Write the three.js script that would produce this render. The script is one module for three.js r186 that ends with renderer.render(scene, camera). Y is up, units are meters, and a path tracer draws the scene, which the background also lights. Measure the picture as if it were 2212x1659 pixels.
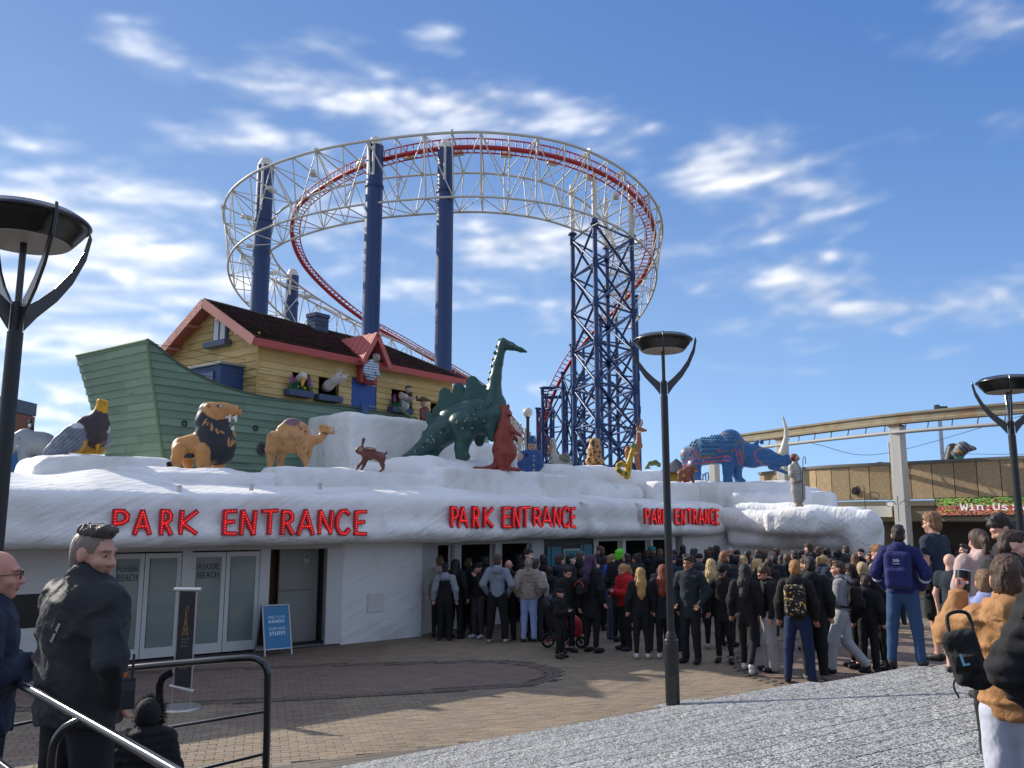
import * as THREE from 'three';
import { mergeGeometries } from 'three/addons/utils/BufferGeometryUtils.js';
import { FontLoader } from 'three/addons/loaders/FontLoader.js';
import { RoundedBoxGeometry } from 'three/addons/geometries/RoundedBoxGeometry.js';

// ---------------------------------------------------------------- camera, sky, sun, exposure
const scene = new THREE.Scene();
const CAM_Y = 2.55, FPX = 1850, PITCH = Math.atan((1125 - 829.5) / FPX);
const camera = new THREE.PerspectiveCamera(2 * Math.atan(829.5 / FPX) * 180 / Math.PI, 4 / 3, 0.1, 2500);
camera.position.set(0, CAM_Y, 0);
camera.rotation.set(PITCH, 0, 0);
const renderer = new THREE.WebGLRenderer({ antialias: true });
renderer.setSize(1024, 768);
renderer.toneMapping = THREE.LinearToneMapping;
renderer.toneMappingExposure = 1.52;
renderer.shadowMap.enabled = true;

// direction towards the sun: behind the entrance building, to the left
const SUN_EL = 30 * Math.PI / 180, SUN = new THREE.Vector3(-0.84 * Math.cos(SUN_EL), Math.sin(SUN_EL), -0.5426 * Math.cos(SUN_EL)).normalize();
const sun = new THREE.DirectionalLight(new THREE.Color(1, 0.93, 0.82), 3.6);
sun.position.copy(SUN).multiplyScalar(120);
sun.castShadow = true;
Object.assign(sun.shadow.camera, { left: -60, right: 60, top: 60, bottom: -60, near: 1, far: 300 });
sun.shadow.mapSize.set(4096, 4096);
scene.add(sun, sun.target);

// seeded noise
let seed = 12345;
const rnd = () => { seed = (seed * 1664525 + 1013904223) >>> 0; return seed / 4294967296; };
const rr = (a, b) => a + (b - a) * rnd();
const pick = (l) => l[Math.floor(rnd() * l.length) % l.length];
const clamp = (x, a = 0, b = 1) => Math.min(b, Math.max(a, x));
const lerp = (a, b, t) => a + (b - a) * t;
const sstep = (a, b, x) => { const t = clamp((x - a) / (b - a)); return t * t * (3 - 2 * t); };
const HT = new Float32Array(65536); for (let i = 0; i < 65536; i++) HT[i] = rnd();
const hsh = (x, y, z) => HT[(Math.imul(x, 73856093) ^ Math.imul(y, 19349663) ^ Math.imul(z, 83492791)) & 65535];
function vnoise(x, y, z = 0) {
  const xi = Math.floor(x), yi = Math.floor(y), zi = Math.floor(z); let u = x - xi, v = y - yi, w = z - zi;
  u = u * u * (3 - 2 * u); v = v * v * (3 - 2 * v); w = w * w * (3 - 2 * w);
  const a = lerp(lerp(hsh(xi, yi, zi), hsh(xi + 1, yi, zi), u), lerp(hsh(xi, yi + 1, zi), hsh(xi + 1, yi + 1, zi), u), v);
  const b = lerp(lerp(hsh(xi, yi, zi + 1), hsh(xi + 1, yi, zi + 1), u), lerp(hsh(xi, yi + 1, zi + 1), hsh(xi + 1, yi + 1, zi + 1), u), v);
  return lerp(a, b, w);
}
function fbm(x, y, z = 0, o = 4) { let s = 0, a = 0.5, t = 0; for (let i = 0; i < o; i++) { s += a * vnoise(x, y, z); t += a; a *= 0.5; x = x * 2.03 + 17.1; y = y * 2.03 + 5.7; z = z * 2.03 + 3.3; } return s / t; }

// a sight line through a point of the photograph (measured on a 2212 x 1659 print) -> place in the world at forward distance D / on the ground / on a vertical plane
const CP = Math.cos(PITCH), SP = Math.sin(PITCH);
function ray(px, py) { const u = (px - 1106) / FPX, v = (829.5 - py) / FPX; return [u, v * CP + SP, CP - v * SP]; }
function P(px, py, D) { const [x, y, f] = ray(px, py), t = D / f; return new THREE.Vector3(x * t, CAM_Y + y * t, -D); }
function G(px, py, h = 0) { const [x, y, f] = ray(px, py), t = (h - CAM_Y) / y; return new THREE.Vector3(x * t, h, -f * t); }
function onV(px, py, A, B) { // vertical plane through plan points A and B (Vector3)
  const [x, y, f] = ray(px, py), dx = B.x - A.x, dz = B.z - A.z, nx = dz, nz = -dx, t = (A.x * nx + A.z * nz) / (x * nx - f * nz);
  return new THREE.Vector3(x * t, CAM_Y + y * t, -f * t);
}
const V = (x, y, z) => new THREE.Vector3(x, y, z);

// the sky: clear spring blue, deeper away from the sun, with broken wind-combed clouds; computed for every direction
{
  const W = 2048, H = 1024, d = new Float32Array(W * H * 4);
  // cloud banks by place on the dome: azimuth and elevation in degrees, half sizes, amount
  const dirOf = (px, py) => { const [x, y, f] = ray(px, py); return [Math.atan2(x, f) * 57.2958, Math.atan2(y, Math.hypot(x, f)) * 57.2958]; };
  const C = [[150, 620, 480, 240, 1.0], [60, 470, 430, 75, 1.0], [380, 500, 180, 55, .8], [200, 760, 330, 130, .8], [60, 880, 200, 70, .9], [290, 100, 105, 42, .75], [930, 90, 80, 45, .55], [640, 180, 230, 85, .8], [900, 240, 330, 80, .95], [1090, 280, 200, 45, .9], [1330, 300, 130, 60, .8],
    [520, 300, 160, 55, .9], [640, 330, 120, 50, .6], [1110, 530, 270, 85, .95], [930, 600, 340, 62, .8], [1230, 660, 150, 60, .7], [720, 510, 170, 120, .62], [1190, 840, 50, 22, .5], [1590, 360, 170, 75, .95], [1760, 440, 260, 90, .75], [1900, 330, 120, 60, .55], [1700, 620, 270, 85, .85], [1920, 660, 280, 62, .65], [2120, 670, 110, 45, .5],
    [1650, 800, 190, 20, .6], [2000, 780, 120, 25, .4], [2130, 60, 170, 70, .6], [2150, 230, 110, 60, .5], [2090, 370, 110, 50, .3], [120, 190, 60, 30, .3], [500, 90, 40, 30, .25], [1180, 20, 60, 25, .3], [1760, 740, 120, 20, .5]]
    .map(([x, y, a, b, k]) => { const [az, el] = dirOf(x, y); return [az, el, a / FPX * 57.2958, b / FPX * 57.2958, k]; });
  const sunAz = Math.atan2(SUN.x, -SUN.z) * 57.2958;
  for (let j = 0; j < H; j++) {
    const el = ((j + 0.5) / H - 0.5) * Math.PI, ce = Math.cos(el), se = Math.sin(el), eld = el * 57.2958;
    for (let i = 0; i < W; i++) {
      const ph = ((i + 0.5) / W - 0.5) * 2 * Math.PI, dx = Math.cos(ph) * ce, dz = Math.sin(ph) * ce, o = (j * W + i) * 4;
      const e = Math.max(se, 0), az = Math.atan2(dx, -dz) * 57.2958, cs = dx * SUN.x + se * SUN.y + dz * SUN.z;
      const g = Math.pow(1 - e, 3.4), toSun = Math.pow(clamp(cs * .5 + .5), 3);
      let r = lerp(.016, .23, g), gg = lerp(.094, .415, g), b = lerp(.325, .69, g);
      r += .24 * toSun * (0.35 + g); gg += .27 * toSun * (0.35 + g); b += .25 * toSun * (0.35 + g);
      if (eld > -1) {
        // wind-combed noise on a flat cloud deck
        const k = 1 / (e + 0.16), X = dx * k, Z = dz * k;
        const n1 = fbm(X * 3.1 + 3, Z * 3.1 + 9, 1.3, 4), wx = fbm(X * 2 + 40, Z * 2, 7, 3) - .5, n2 = fbm(X * 9 + wx * 5, Z * 9 - wx * 3, 4.2, 5), n3 = fbm(az * .16 + wx * 2, eld * .55, 2.2, 5);
        let m = 0;
        if (Math.abs(az) < 48 && eld < 42) for (const c of C) { const q = Math.hypot((az - c[0] + wx * 3) / c[2], (eld - c[1] + (n1 - .5) * 2) / c[3]); if (q < 1.9) m = Math.max(m, c[4] * (1 - sstep(.1, 1.9, q))); }
        const out = Math.max(sstep(40, 60, Math.abs(az)), sstep(36, 48, eld));
        m = lerp(m, sstep(.28, .48, n1), out);
        const n4 = fbm(az * .33 + wx * 6 + eld * .3, eld * 1.5 - az * .22, 8.8, 6), nn = n2 * .3 + n3 * .4 + n4 * .3;
        const th0 = .63 - .36 * m, dens = sstep(-.02, .3, nn - th0) * clamp(m * 4), thick = sstep(.06, .36, nn - th0);
        const lit = .55 + .36 * toSun + .34 * (n4 - .45) + .1 * thick, gy = .82 + .2 * n2;
        const cr = lit * lerp(.86, .95, thick) * gy, cg = lit * lerp(.90, .96, thick) * gy, cb = lit * lerp(.97, .99, thick) * gy, a = dens * (.38 + .52 * thick);
        r = lerp(r, cr, a); gg = lerp(gg, cg, a); b = lerp(b, cb, a);
      }
      if (se < 0) { const q = sstep(0, -.08, se); r = lerp(r, .22, q); gg = lerp(gg, .22, q); b = lerp(b, .22, q); }
      d[o] = r; d[o + 1] = gg; d[o + 2] = b; d[o + 3] = 1;
    }
  }
  const t = new THREE.DataTexture(d, W, H, THREE.RGBAFormat, THREE.FloatType);
  t.mapping = THREE.EquirectangularReflectionMapping; t.magFilter = t.minFilter = THREE.LinearFilter; t.wrapS = THREE.RepeatWrapping; t.needsUpdate = true;
  scene.background = t; scene.environment = t;
}

// ---------------------------------------------------------------- helpers: tagging, naming, materials, geometry
const names = {};
function numbered(n) { const k = names[n] = (names[n] ?? -1) + 1; return k ? n + '_' + String(k).padStart(3, '0') : n; }
function shade(o) { o.traverse((q) => { if (q.isMesh) { q.castShadow = q.receiveShadow = true; } }); return o; }
function tag(o, label, category, group, kind) { const u = o.userData; if (label) u.label = label; if (category) u.category = category; if (group) u.group = group; if (kind) u.kind = kind; return o; }
function thing(name, label, category, group, pos) { const g = new THREE.Group(); g.name = numbered(name); if (pos) g.position.copy(pos); scene.add(g); return tag(g, label, category, group); }
function structure(name) { const g = new THREE.Group(); g.name = numbered(name); scene.add(g); g.userData.kind = 'structure'; return g; }
function mesh(geo, mat, name, parent) { const m = new THREE.Mesh(geo, mat); m.name = parent === scene ? numbered(name) : name; m.castShadow = m.receiveShadow = true; parent?.add(m); return m; }
const matCache = {};
function M(hex, rough = .7, o = {}) { const key = hex + '|' + rough + '|' + Object.entries(o).map(([k, v]) => k + (v?.uuid ?? v?.getHex?.() ?? v)).join(); return matCache[key] ??= new THREE.MeshPhysicalMaterial({ color: hex, roughness: rough, ...o }); }
const box = (w, h, d, x = 0, y = 0, z = 0) => new THREE.BoxGeometry(w, h, d).translate(x, y, z);
const rbox = (w, h, d, r, x = 0, y = 0, z = 0) => new RoundedBoxGeometry(w, h, d, 2, r).translate(x, y, z);
const CYL = {}; const unitCyl = (n) => CYL[n] ??= new THREE.CylinderGeometry(1, 1, 1, n, 1);
function bar(parent, a, b, r, mat, name, n = 8) {
  const m = mesh(unitCyl(n), mat, name, parent), d = b.clone().sub(a), L = d.length();
  m.position.copy(a).addScaledVector(d, .5); m.quaternion.setFromUnitVectors(V(0, 1, 0), d.divideScalar(L)); m.scale.set(r, L, r); return m;
}
function barGeo(a, b, r, n = 6) { const d = b.clone().sub(a), L = d.length(), g = new THREE.CylinderGeometry(r, r, L, n, 1); g.applyQuaternion(new THREE.Quaternion().setFromUnitVectors(V(0, 1, 0), d.divideScalar(L))); const c = a.clone().add(b).multiplyScalar(.5); return g.translate(c.x, c.y, c.z); }
function tube(pts, r, seg = 40, n = 8, closed = false) { return new THREE.TubeGeometry(new THREE.CatmullRomCurve3(pts, closed, 'catmullrom', .5), seg, r, n, closed); }
const merge = (l) => mergeGeometries(l.map((g) => { const q = g.index ? g.toNonIndexed() : g; for (const k of Object.keys(q.attributes)) if (!['position', 'normal', 'uv'].includes(k)) q.deleteAttribute(k); return q; }));
// seamless noise textures made of matter: grain and relief only
function noiseTex(n, fn, srgb = false, rep = 1) {
  const d = new Uint8Array(n * n * 4);
  for (let y = 0; y < n; y++) for (let x = 0; x < n; x++) { const c = fn(x / n, y / n), o = (y * n + x) * 4; if (c.length) { d[o] = c[0]; d[o + 1] = c[1]; d[o + 2] = c[2]; } else d[o] = d[o + 1] = d[o + 2] = c; d[o + 3] = 255; }
  const t = new THREE.DataTexture(d, n, n, THREE.RGBAFormat); t.wrapS = t.wrapT = THREE.RepeatWrapping; t.magFilter = t.minFilter = THREE.LinearFilter; if (srgb) t.colorSpace = THREE.SRGBColorSpace; t.repeat.set(rep, rep); t.needsUpdate = true; return t;
}
const tileN = (u, v, f, o, z = 0) => { // tiling fbm by blending
  const a = (x, y) => fbm(x * f, y * f, z, o), s = (t) => t; const A = a(u, v), B = a(u - 1, v), Cc = a(u, v - 1), D = a(u - 1, v - 1); return lerp(lerp(A, B, s(u)), lerp(Cc, D, s(u)), s(v)); };
const TX = {
  plaster: noiseTex(256, (u, v) => 255 * clamp((tileN(u, v, 7, 5) - .25) * 1.9)),
  fine: noiseTex(256, (u, v) => 255 * clamp((tileN(u, v, 40, 3) - .2) * 1.7)),
  cloth: noiseTex(256, (u, v) => 255 * clamp((tileN(u, v, 9, 4, 5) - .3) * 2.2)),
  aggregate: noiseTex(256, (u, v) => 255 * clamp((tileN(u, v, 55, 2) - .25) * 2)),
};
const rep = (t, r) => { const c = t.clone(); c.repeat.set(r, r); c.needsUpdate = true; return c; };
function uvPlanar(g) { const p = g.attributes.position, uv = new Float32Array(p.count * 2); for (let i = 0; i < p.count; i++) { const x = p.getX(i), y = p.getY(i), z = p.getZ(i); uv[i * 2] = x * .9 + z * .8; uv[i * 2 + 1] = y * .95 + z * .45 - x * .2; } g.setAttribute('uv', new THREE.BufferAttribute(uv, 2)); return g; }

// ---------------------------------------------------------------- smooth solids: tapered limbs and ellipsoids joined into one skin (surface nets on a grid)
// prims: {a:[x,y,z,r], b:[x,y,z,r], c, k, f} limb; {e:[x,y,z], r:[rx,ry,rz], rot, c, k} ellipsoid; {box:[x,y,z], h:[hx,hy,hz], rr, ry} block; sub:true carves
function primD(q, x, y, z) {
  if (q.a) {
    const [ax, ay, az, ra] = q.a, [bx, by, bz, rb] = q.b, f = q.f ?? 1; z /= f;
    const ex = bx - ax, ey = by - ay, ez = (bz - az) / f, px = x - ax, py = y - ay, pz = z - az / f, L = ex * ex + ey * ey + ez * ez, t = L ? clamp((px * ex + py * ey + pz * ez) / L) : 0;
    return (Math.hypot(px - ex * t, py - ey * t, pz - ez * t) - (ra + (rb - ra) * t)) * Math.min(1, f);
  }
  if (q.e) {
    let X = x - q.e[0], Y = y - q.e[1], Z = z - q.e[2];
    if (q.rot) { const c = Math.cos(q.rot), s = Math.sin(q.rot);[X, Y] = [X * c + Y * s, -X * s + Y * c]; }
    if (q.ry) { const c = Math.cos(q.ry), s = Math.sin(q.ry);[X, Z] = [X * c - Z * s, X * s + Z * c]; }
    const [a, b, c] = q.r, k0 = Math.hypot(X / a, Y / b, Z / c), k1 = Math.hypot(X / (a * a), Y / (b * b), Z / (c * c));
    return k1 > 1e-9 ? k0 * (k0 - 1) / k1 : -Math.min(a, b, c);
  }
  let X = x - q.box[0], Y = y - q.box[1], Z = z - q.box[2];
  if (q.rot) { const c = Math.cos(q.rot), s = Math.sin(q.rot);[X, Y] = [X * c + Y * s, -X * s + Y * c]; }
  if (q.ry) { const c = Math.cos(q.ry), s = Math.sin(q.ry);[X, Z] = [X * c - Z * s, X * s + Z * c]; }
  const R = q.rr ?? 0, dx = Math.abs(X) - q.h[0] + R, dy = Math.abs(Y) - q.h[1] + R, dz = Math.abs(Z) - q.h[2] + R;
  return Math.hypot(Math.max(dx, 0), Math.max(dy, 0), Math.max(dz, 0)) + Math.min(Math.max(dx, dy, dz), 0) - R;
}
function primBox(q) {
  if (q.a) { const f = q.f ?? 1, [ax, ay, az, ra] = q.a, [bx, by, bz, rb] = q.b, R = Math.max(ra, rb); return [Math.min(ax, bx) - R, Math.min(ay, by) - R, Math.min(az, bz) - R * f, Math.max(ax, bx) + R, Math.max(ay, by) + R, Math.max(az, bz) + R * f]; }
  const c = q.e ?? q.box, h = q.r ?? q.h, m = (q.rot || q.ry) ? Math.max(...h) : 0, H = m ? [m, m, m] : h; return [c[0] - H[0], c[1] - H[1], c[2] - H[2], c[0] + H[0], c[1] + H[1], c[2] + H[2]];
}
function solid(prims, cell, o = {}) {
  const K = o.k ?? cell * 2, B = [1e9, 1e9, 1e9, -1e9, -1e9, -1e9], mg = cell * 3 + (o.amp ?? 0);
  for (const q of prims) if (!q.sub) { const b = primBox(q); for (let i = 0; i < 3; i++) { B[i] = Math.min(B[i], b[i]); B[i + 3] = Math.max(B[i + 3], b[i + 3]); } }
  const O = [B[0] - mg, B[1] - mg, B[2] - mg], N = [0, 1, 2].map((i) => Math.ceil((B[i + 3] + mg - O[i]) / cell) + 1), [nx, ny, nz] = N, D = new Float32Array(nx * ny * nz).fill(1);
  D.fill(cell * 6);
  for (const q of prims) {
    const b = primBox(q), k = q.k ?? K, m = k + cell * 3 + (o.amp ?? 0), lo = [0, 1, 2].map((i) => Math.max(0, Math.floor((b[i] - m - O[i]) / cell))), hi = [0, 1, 2].map((i) => Math.min(N[i] - 1, Math.ceil((b[i + 3] + m - O[i]) / cell)));
    for (let z = lo[2]; z <= hi[2]; z++) for (let y = lo[1]; y <= hi[1]; y++) for (let x = lo[0], id = (z * ny + y) * nx + x; x <= hi[0]; x++, id++) {
      const d = primD(q, O[0] + x * cell, O[1] + y * cell, O[2] + z * cell), c = D[id];
      if (q.sub) { const h = clamp(.5 - .5 * (c + d) / k); D[id] = lerp(c, -d, h) + k * h * (1 - h); }
      else if (d < c + k) { const h = clamp(.5 + .5 * (c - d) / k); D[id] = lerp(c, d, h) - k * h * (1 - h); }
    }
  }
  if (o.disp) for (let z = 0, id = 0; z < nz; z++) for (let y = 0; y < ny; y++) for (let x = 0; x < nx; x++, id++) if (Math.abs(D[id]) < cell * 4 + o.amp) D[id] += o.disp(O[0] + x * cell, O[1] + y * cell, O[2] + z * cell);
  const vid = new Int32Array(nx * ny * nz).fill(-1), pos = [], idx = [], at = (x, y, z) => D[(z * ny + y) * nx + x];
  const E = [[0, 0, 0, 1, 0, 0], [0, 1, 0, 1, 1, 0], [0, 0, 1, 1, 0, 1], [0, 1, 1, 1, 1, 1], [0, 0, 0, 0, 1, 0], [1, 0, 0, 1, 1, 0], [0, 0, 1, 0, 1, 1], [1, 0, 1, 1, 1, 1], [0, 0, 0, 0, 0, 1], [1, 0, 0, 1, 0, 1], [0, 1, 0, 0, 1, 1], [1, 1, 0, 1, 1, 1]];
  for (let z = 0; z < nz - 1; z++) for (let y = 0; y < ny - 1; y++) for (let x = 0; x < nx - 1; x++) {
    const id = (z * ny + y) * nx + x; let s = 0;
    const c0 = D[id] < 0; if (c0 === (D[id + 1] < 0) && c0 === (D[id + nx] < 0) && c0 === (D[id + nx + 1] < 0) && c0 === (D[id + nx * ny] < 0) && c0 === (D[id + nx * ny + 1] < 0) && c0 === (D[id + nx * ny + nx] < 0) && c0 === (D[id + nx * ny + nx + 1] < 0)) continue;
    let sx = 0, sy = 0, sz = 0;
    for (const e of E) { const a = at(x + e[0], y + e[1], z + e[2]), b = at(x + e[3], y + e[4], z + e[5]); if ((a < 0) !== (b < 0)) { const t = a / (a - b); sx += e[0] + (e[3] - e[0]) * t; sy += e[1] + (e[4] - e[1]) * t; sz += e[2] + (e[5] - e[2]) * t; s++; } }
    vid[id] = pos.length / 3; pos.push(O[0] + (x + sx / s) * cell, O[1] + (y + sy / s) * cell, O[2] + (z + sz / s) * cell);
  }
  for (let z = 1; z < nz - 1; z++) for (let y = 1; y < ny - 1; y++) for (let x = 1; x < nx - 1; x++) {
    const id = (z * ny + y) * nx + x, c = D[id] < 0;
    const quad = (a, b, cc, d, flip) => { if (a < 0 || b < 0 || cc < 0 || d < 0) return; flip ? idx.push(a, cc, b, a, d, cc) : idx.push(a, b, cc, a, cc, d); };
    if (c !== (D[id + 1] < 0)) quad(vid[id], vid[id - nx], vid[id - nx - nx * ny], vid[id - nx * ny], c);
    if (c !== (D[id + nx] < 0)) quad(vid[id], vid[id - nx * ny], vid[id - nx * ny - 1], vid[id - 1], c);
    if (c !== (D[id + nx * ny] < 0)) quad(vid[id], vid[id - 1], vid[id - 1 - nx], vid[id - nx], c);
  }
  for (let i = 0; i < idx.length; i += 3) { const t = idx[i + 1]; idx[i + 1] = idx[i + 2]; idx[i + 2] = t; }
  const g = new THREE.BufferGeometry(); g.setAttribute('position', new THREE.Float32BufferAttribute(pos, 3)); g.setIndex(idx); g.computeVertexNormals();
  if (o.colors) {
    const col = new Float32Array(pos.length), cc = new THREE.Color(), pal = o.colors.map((h) => new THREE.Color(h)), v3 = [0, 0, 0], add = prims.filter((q) => !q.sub), nr = g.attributes.normal;
    for (let i = 0; i < pos.length; i += 3) {
      v3[0] = pos[i]; v3[1] = pos[i + 1]; v3[2] = pos[i + 2]; let best = 1e9, ci = 0;
      for (const q of add) { const d = primD(q, ...v3) + (q.bias ?? 0); if (d < best) { best = d; ci = q.c ?? 0; } }
      cc.copy(pal[ci]); if (o.paint) o.paint(v3, cc, [nr.getX(i / 3), nr.getY(i / 3), nr.getZ(i / 3)]);
      if (o.grime !== 0) { const n = fbm(v3[0] * 9 + 3, v3[1] * 9, v3[2] * 9, 3), s = 1 - (o.grime ?? .25) * sstep(.45, .75, n); cc.multiplyScalar(s); }
      col[i] = cc.r; col[i + 1] = cc.g; col[i + 2] = cc.b;
    }
    g.setAttribute('color', new THREE.BufferAttribute(col, 3));
  }
  return uvPlanar(g);
}
// ---------------------------------------------------------------- ground, brick plaza, pale terrace
const groundG = structure('ground');
mesh(new THREE.PlaneGeometry(1600, 1600).rotateX(-Math.PI / 2).translate(0, -.06, -500), M('#6b655c', .95, { bumpMap: rep(TX.fine, 400), bumpScale: .01 }), 'asphalt', groundG);

// pale terrace: a gently tilted slab that the photographer stands on
const TA = .117, TB = -.085, TC = 1.03, terraceY = (x, D) => TA * x + TB * D + TC;
function onTerrace(px, py) { const [x, y, f] = ray(px, py), t = (TC - CAM_Y) / (y - TA * x - TB * f); return V(x * t, CAM_Y + y * t, -f * t); }
const edge = [[720, 1659], [1457, 1515], [1760, 1470], [2060, 1425], [2300, 1392]].map(([a, b]) => onTerrace(a, b));
{ const d = edge[0].clone().sub(edge[1]).setY(0).normalize(), q = edge[0].clone().addScaledVector(d, 8); edge.unshift(V(q.x, terraceY(q.x, -q.z), q.z)); }
const edgeC = (D0) => D0; // (kept simple: the edge is a polyline)
function sideOfEdge(x, z) { // signed distance in plan, positive on the camera's side
  let best = 1e9, sg = 1;
  for (let i = 0; i < edge.length - 1; i++) { const a = edge[i], b = edge[i + 1], ex = b.x - a.x, ez = b.z - a.z, L = ex * ex + ez * ez, t = clamp(((x - a.x) * ex + (z - a.z) * ez) / L), dx = x - a.x - ex * t, dz = z - a.z - ez * t, d = Math.hypot(dx, dz); if (d < best) { best = d; sg = (ex * dz - ez * dx) > 0 ? 1 : -1; } }
  return best * sg;
}
{
  const terrace = structure('terrace');
  const speck = noiseTex(512, (u, v) => { const n = tileN(u, v, 90, 2, 3), m = tileN(u, v, 40, 2, 8), s = sstep(.44, .56, n * .8 + m * .2), k = 1 - .35 * sstep(.6, .75, m); return [lerp(96, 240, s) * k + 10, lerp(97, 240, s) * k + 10, lerp(98, 239, s) * k + 10]; }, true);
  const bmp = noiseTex(256, (u, v) => 255 * tileN(u, v, 60, 2, 3));
  const mats = ['#bfbfbe', '#b6b7b6', '#c6c6c4', '#bbbbba'].map((c) => new THREE.MeshPhysicalMaterial({ color: c, map: speck, bumpMap: bmp, bumpScale: .0015, roughness: .62 }));
  // bed and retaining edge
  const sh = new THREE.Shape(); const far = 30;
  const pts = [...edge.map((p) => [p.x, p.z]), [edge.at(-1).x + 6, edge.at(-1).z + 14], [6, 6], [-12, 6]];
  const g = new THREE.BufferGeometry(), pos = [], n = pts.length, tri = THREE.ShapeUtils.triangulateShape(pts.map(([x, z]) => new THREE.Vector2(x, z)), []);
  const top = pts.map(([x, z]) => [x, terraceY(x, -z) - .034, z]), bot = pts.map(([x, z]) => [x, -.05, z]);
  for (const [a, b, c] of tri) pos.push(...top[a], ...top[b], ...top[c]);
  for (let i = 0; i < n; i++) { const j = (i + 1) % n; pos.push(...top[i], ...bot[i], ...bot[j], ...top[i], ...bot[j], ...top[j]); }
  g.setAttribute('position', new THREE.Float32BufferAttribute(pos, 3)); g.computeVertexNormals(); uvPlanar(g);
  mesh(g, M('#3f3c39', .9, { bumpMap: rep(TX.fine, 4), bumpScale: .004 }), 'bed', terrace);
  const e1 = edge[3].clone().sub(edge[1]).setY(0).normalize(), e2 = V(-e1.z, 0, e1.x); if (e2.z < 0) e2.multiplyScalar(-1);
  const TL = .6, TW = .3, gap = .012, O = edge[2], list = [];
  for (let r = 0; r < 50; r++) for (let c = -40; c < 40; c++) {
    const u = (c + (r % 2 ? .5 : 0)) * TL, v = (r + .5) * TW, x = O.x + e1.x * u + e2.x * v, z = O.z + e1.z * u + e2.z * v;
    if (sideOfEdge(x, z) < .13 || z > -1.2 || x > 14 || x < -6) continue;
    // keep only what can show near the frame
    const D = -z; if (Math.abs(x / D) > .75 || (CAM_Y - terraceY(x, D)) / D > .36) continue;
    list.push([x, z, D]);
  }
  const tg = [0, 1, 2, 3].map((i) => { const q = rbox(TL - gap, .03, TW - gap, .004), uv = q.attributes.uv, p = q.attributes.position; for (let k = 0; k < uv.count; k++) uv.setXY(k, p.getX(k) + i * .37, p.getZ(k) + p.getY(k) + i * .61); return q; });
  const ang = Math.atan2(-e1.z, e1.x), nrm = V(-TA, 1, -TB * -1).normalize(), tilt = new THREE.Quaternion().setFromUnitVectors(V(0, 1, 0), V(-TA, 1, TB).normalize()), yaw = new THREE.Quaternion().setFromAxisAngle(V(0, 1, 0), ang), qq = tilt.clone().multiply(yaw);
  list.sort((a, b) => (a[2] - b[2]));
  list.slice(0, 300).forEach(([x, z, D]) => { const k = Math.floor(rnd() * 4), m = mesh(tg[k], mats[Math.floor(rnd() * 4)], 'tile', terrace); m.position.set(x, terraceY(x, D) - .016 + rr(-.0012, .0012), z); m.quaternion.copy(qq); });
  const rest = list.slice(300);
  if (rest.length) { const im = new THREE.InstancedMesh(tg[0], mats[0], rest.length), m4 = new THREE.Matrix4(); rest.forEach(([x, z, D], i) => im.setMatrixAt(i, m4.compose(V(x, terraceY(x, D) - .016, z), qq, V(1, 1, 1)))); im.name = 'tile_field'; im.userData.kind = 'stuff'; im.castShadow = im.receiveShadow = true; terrace.add(im); }
}
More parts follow.
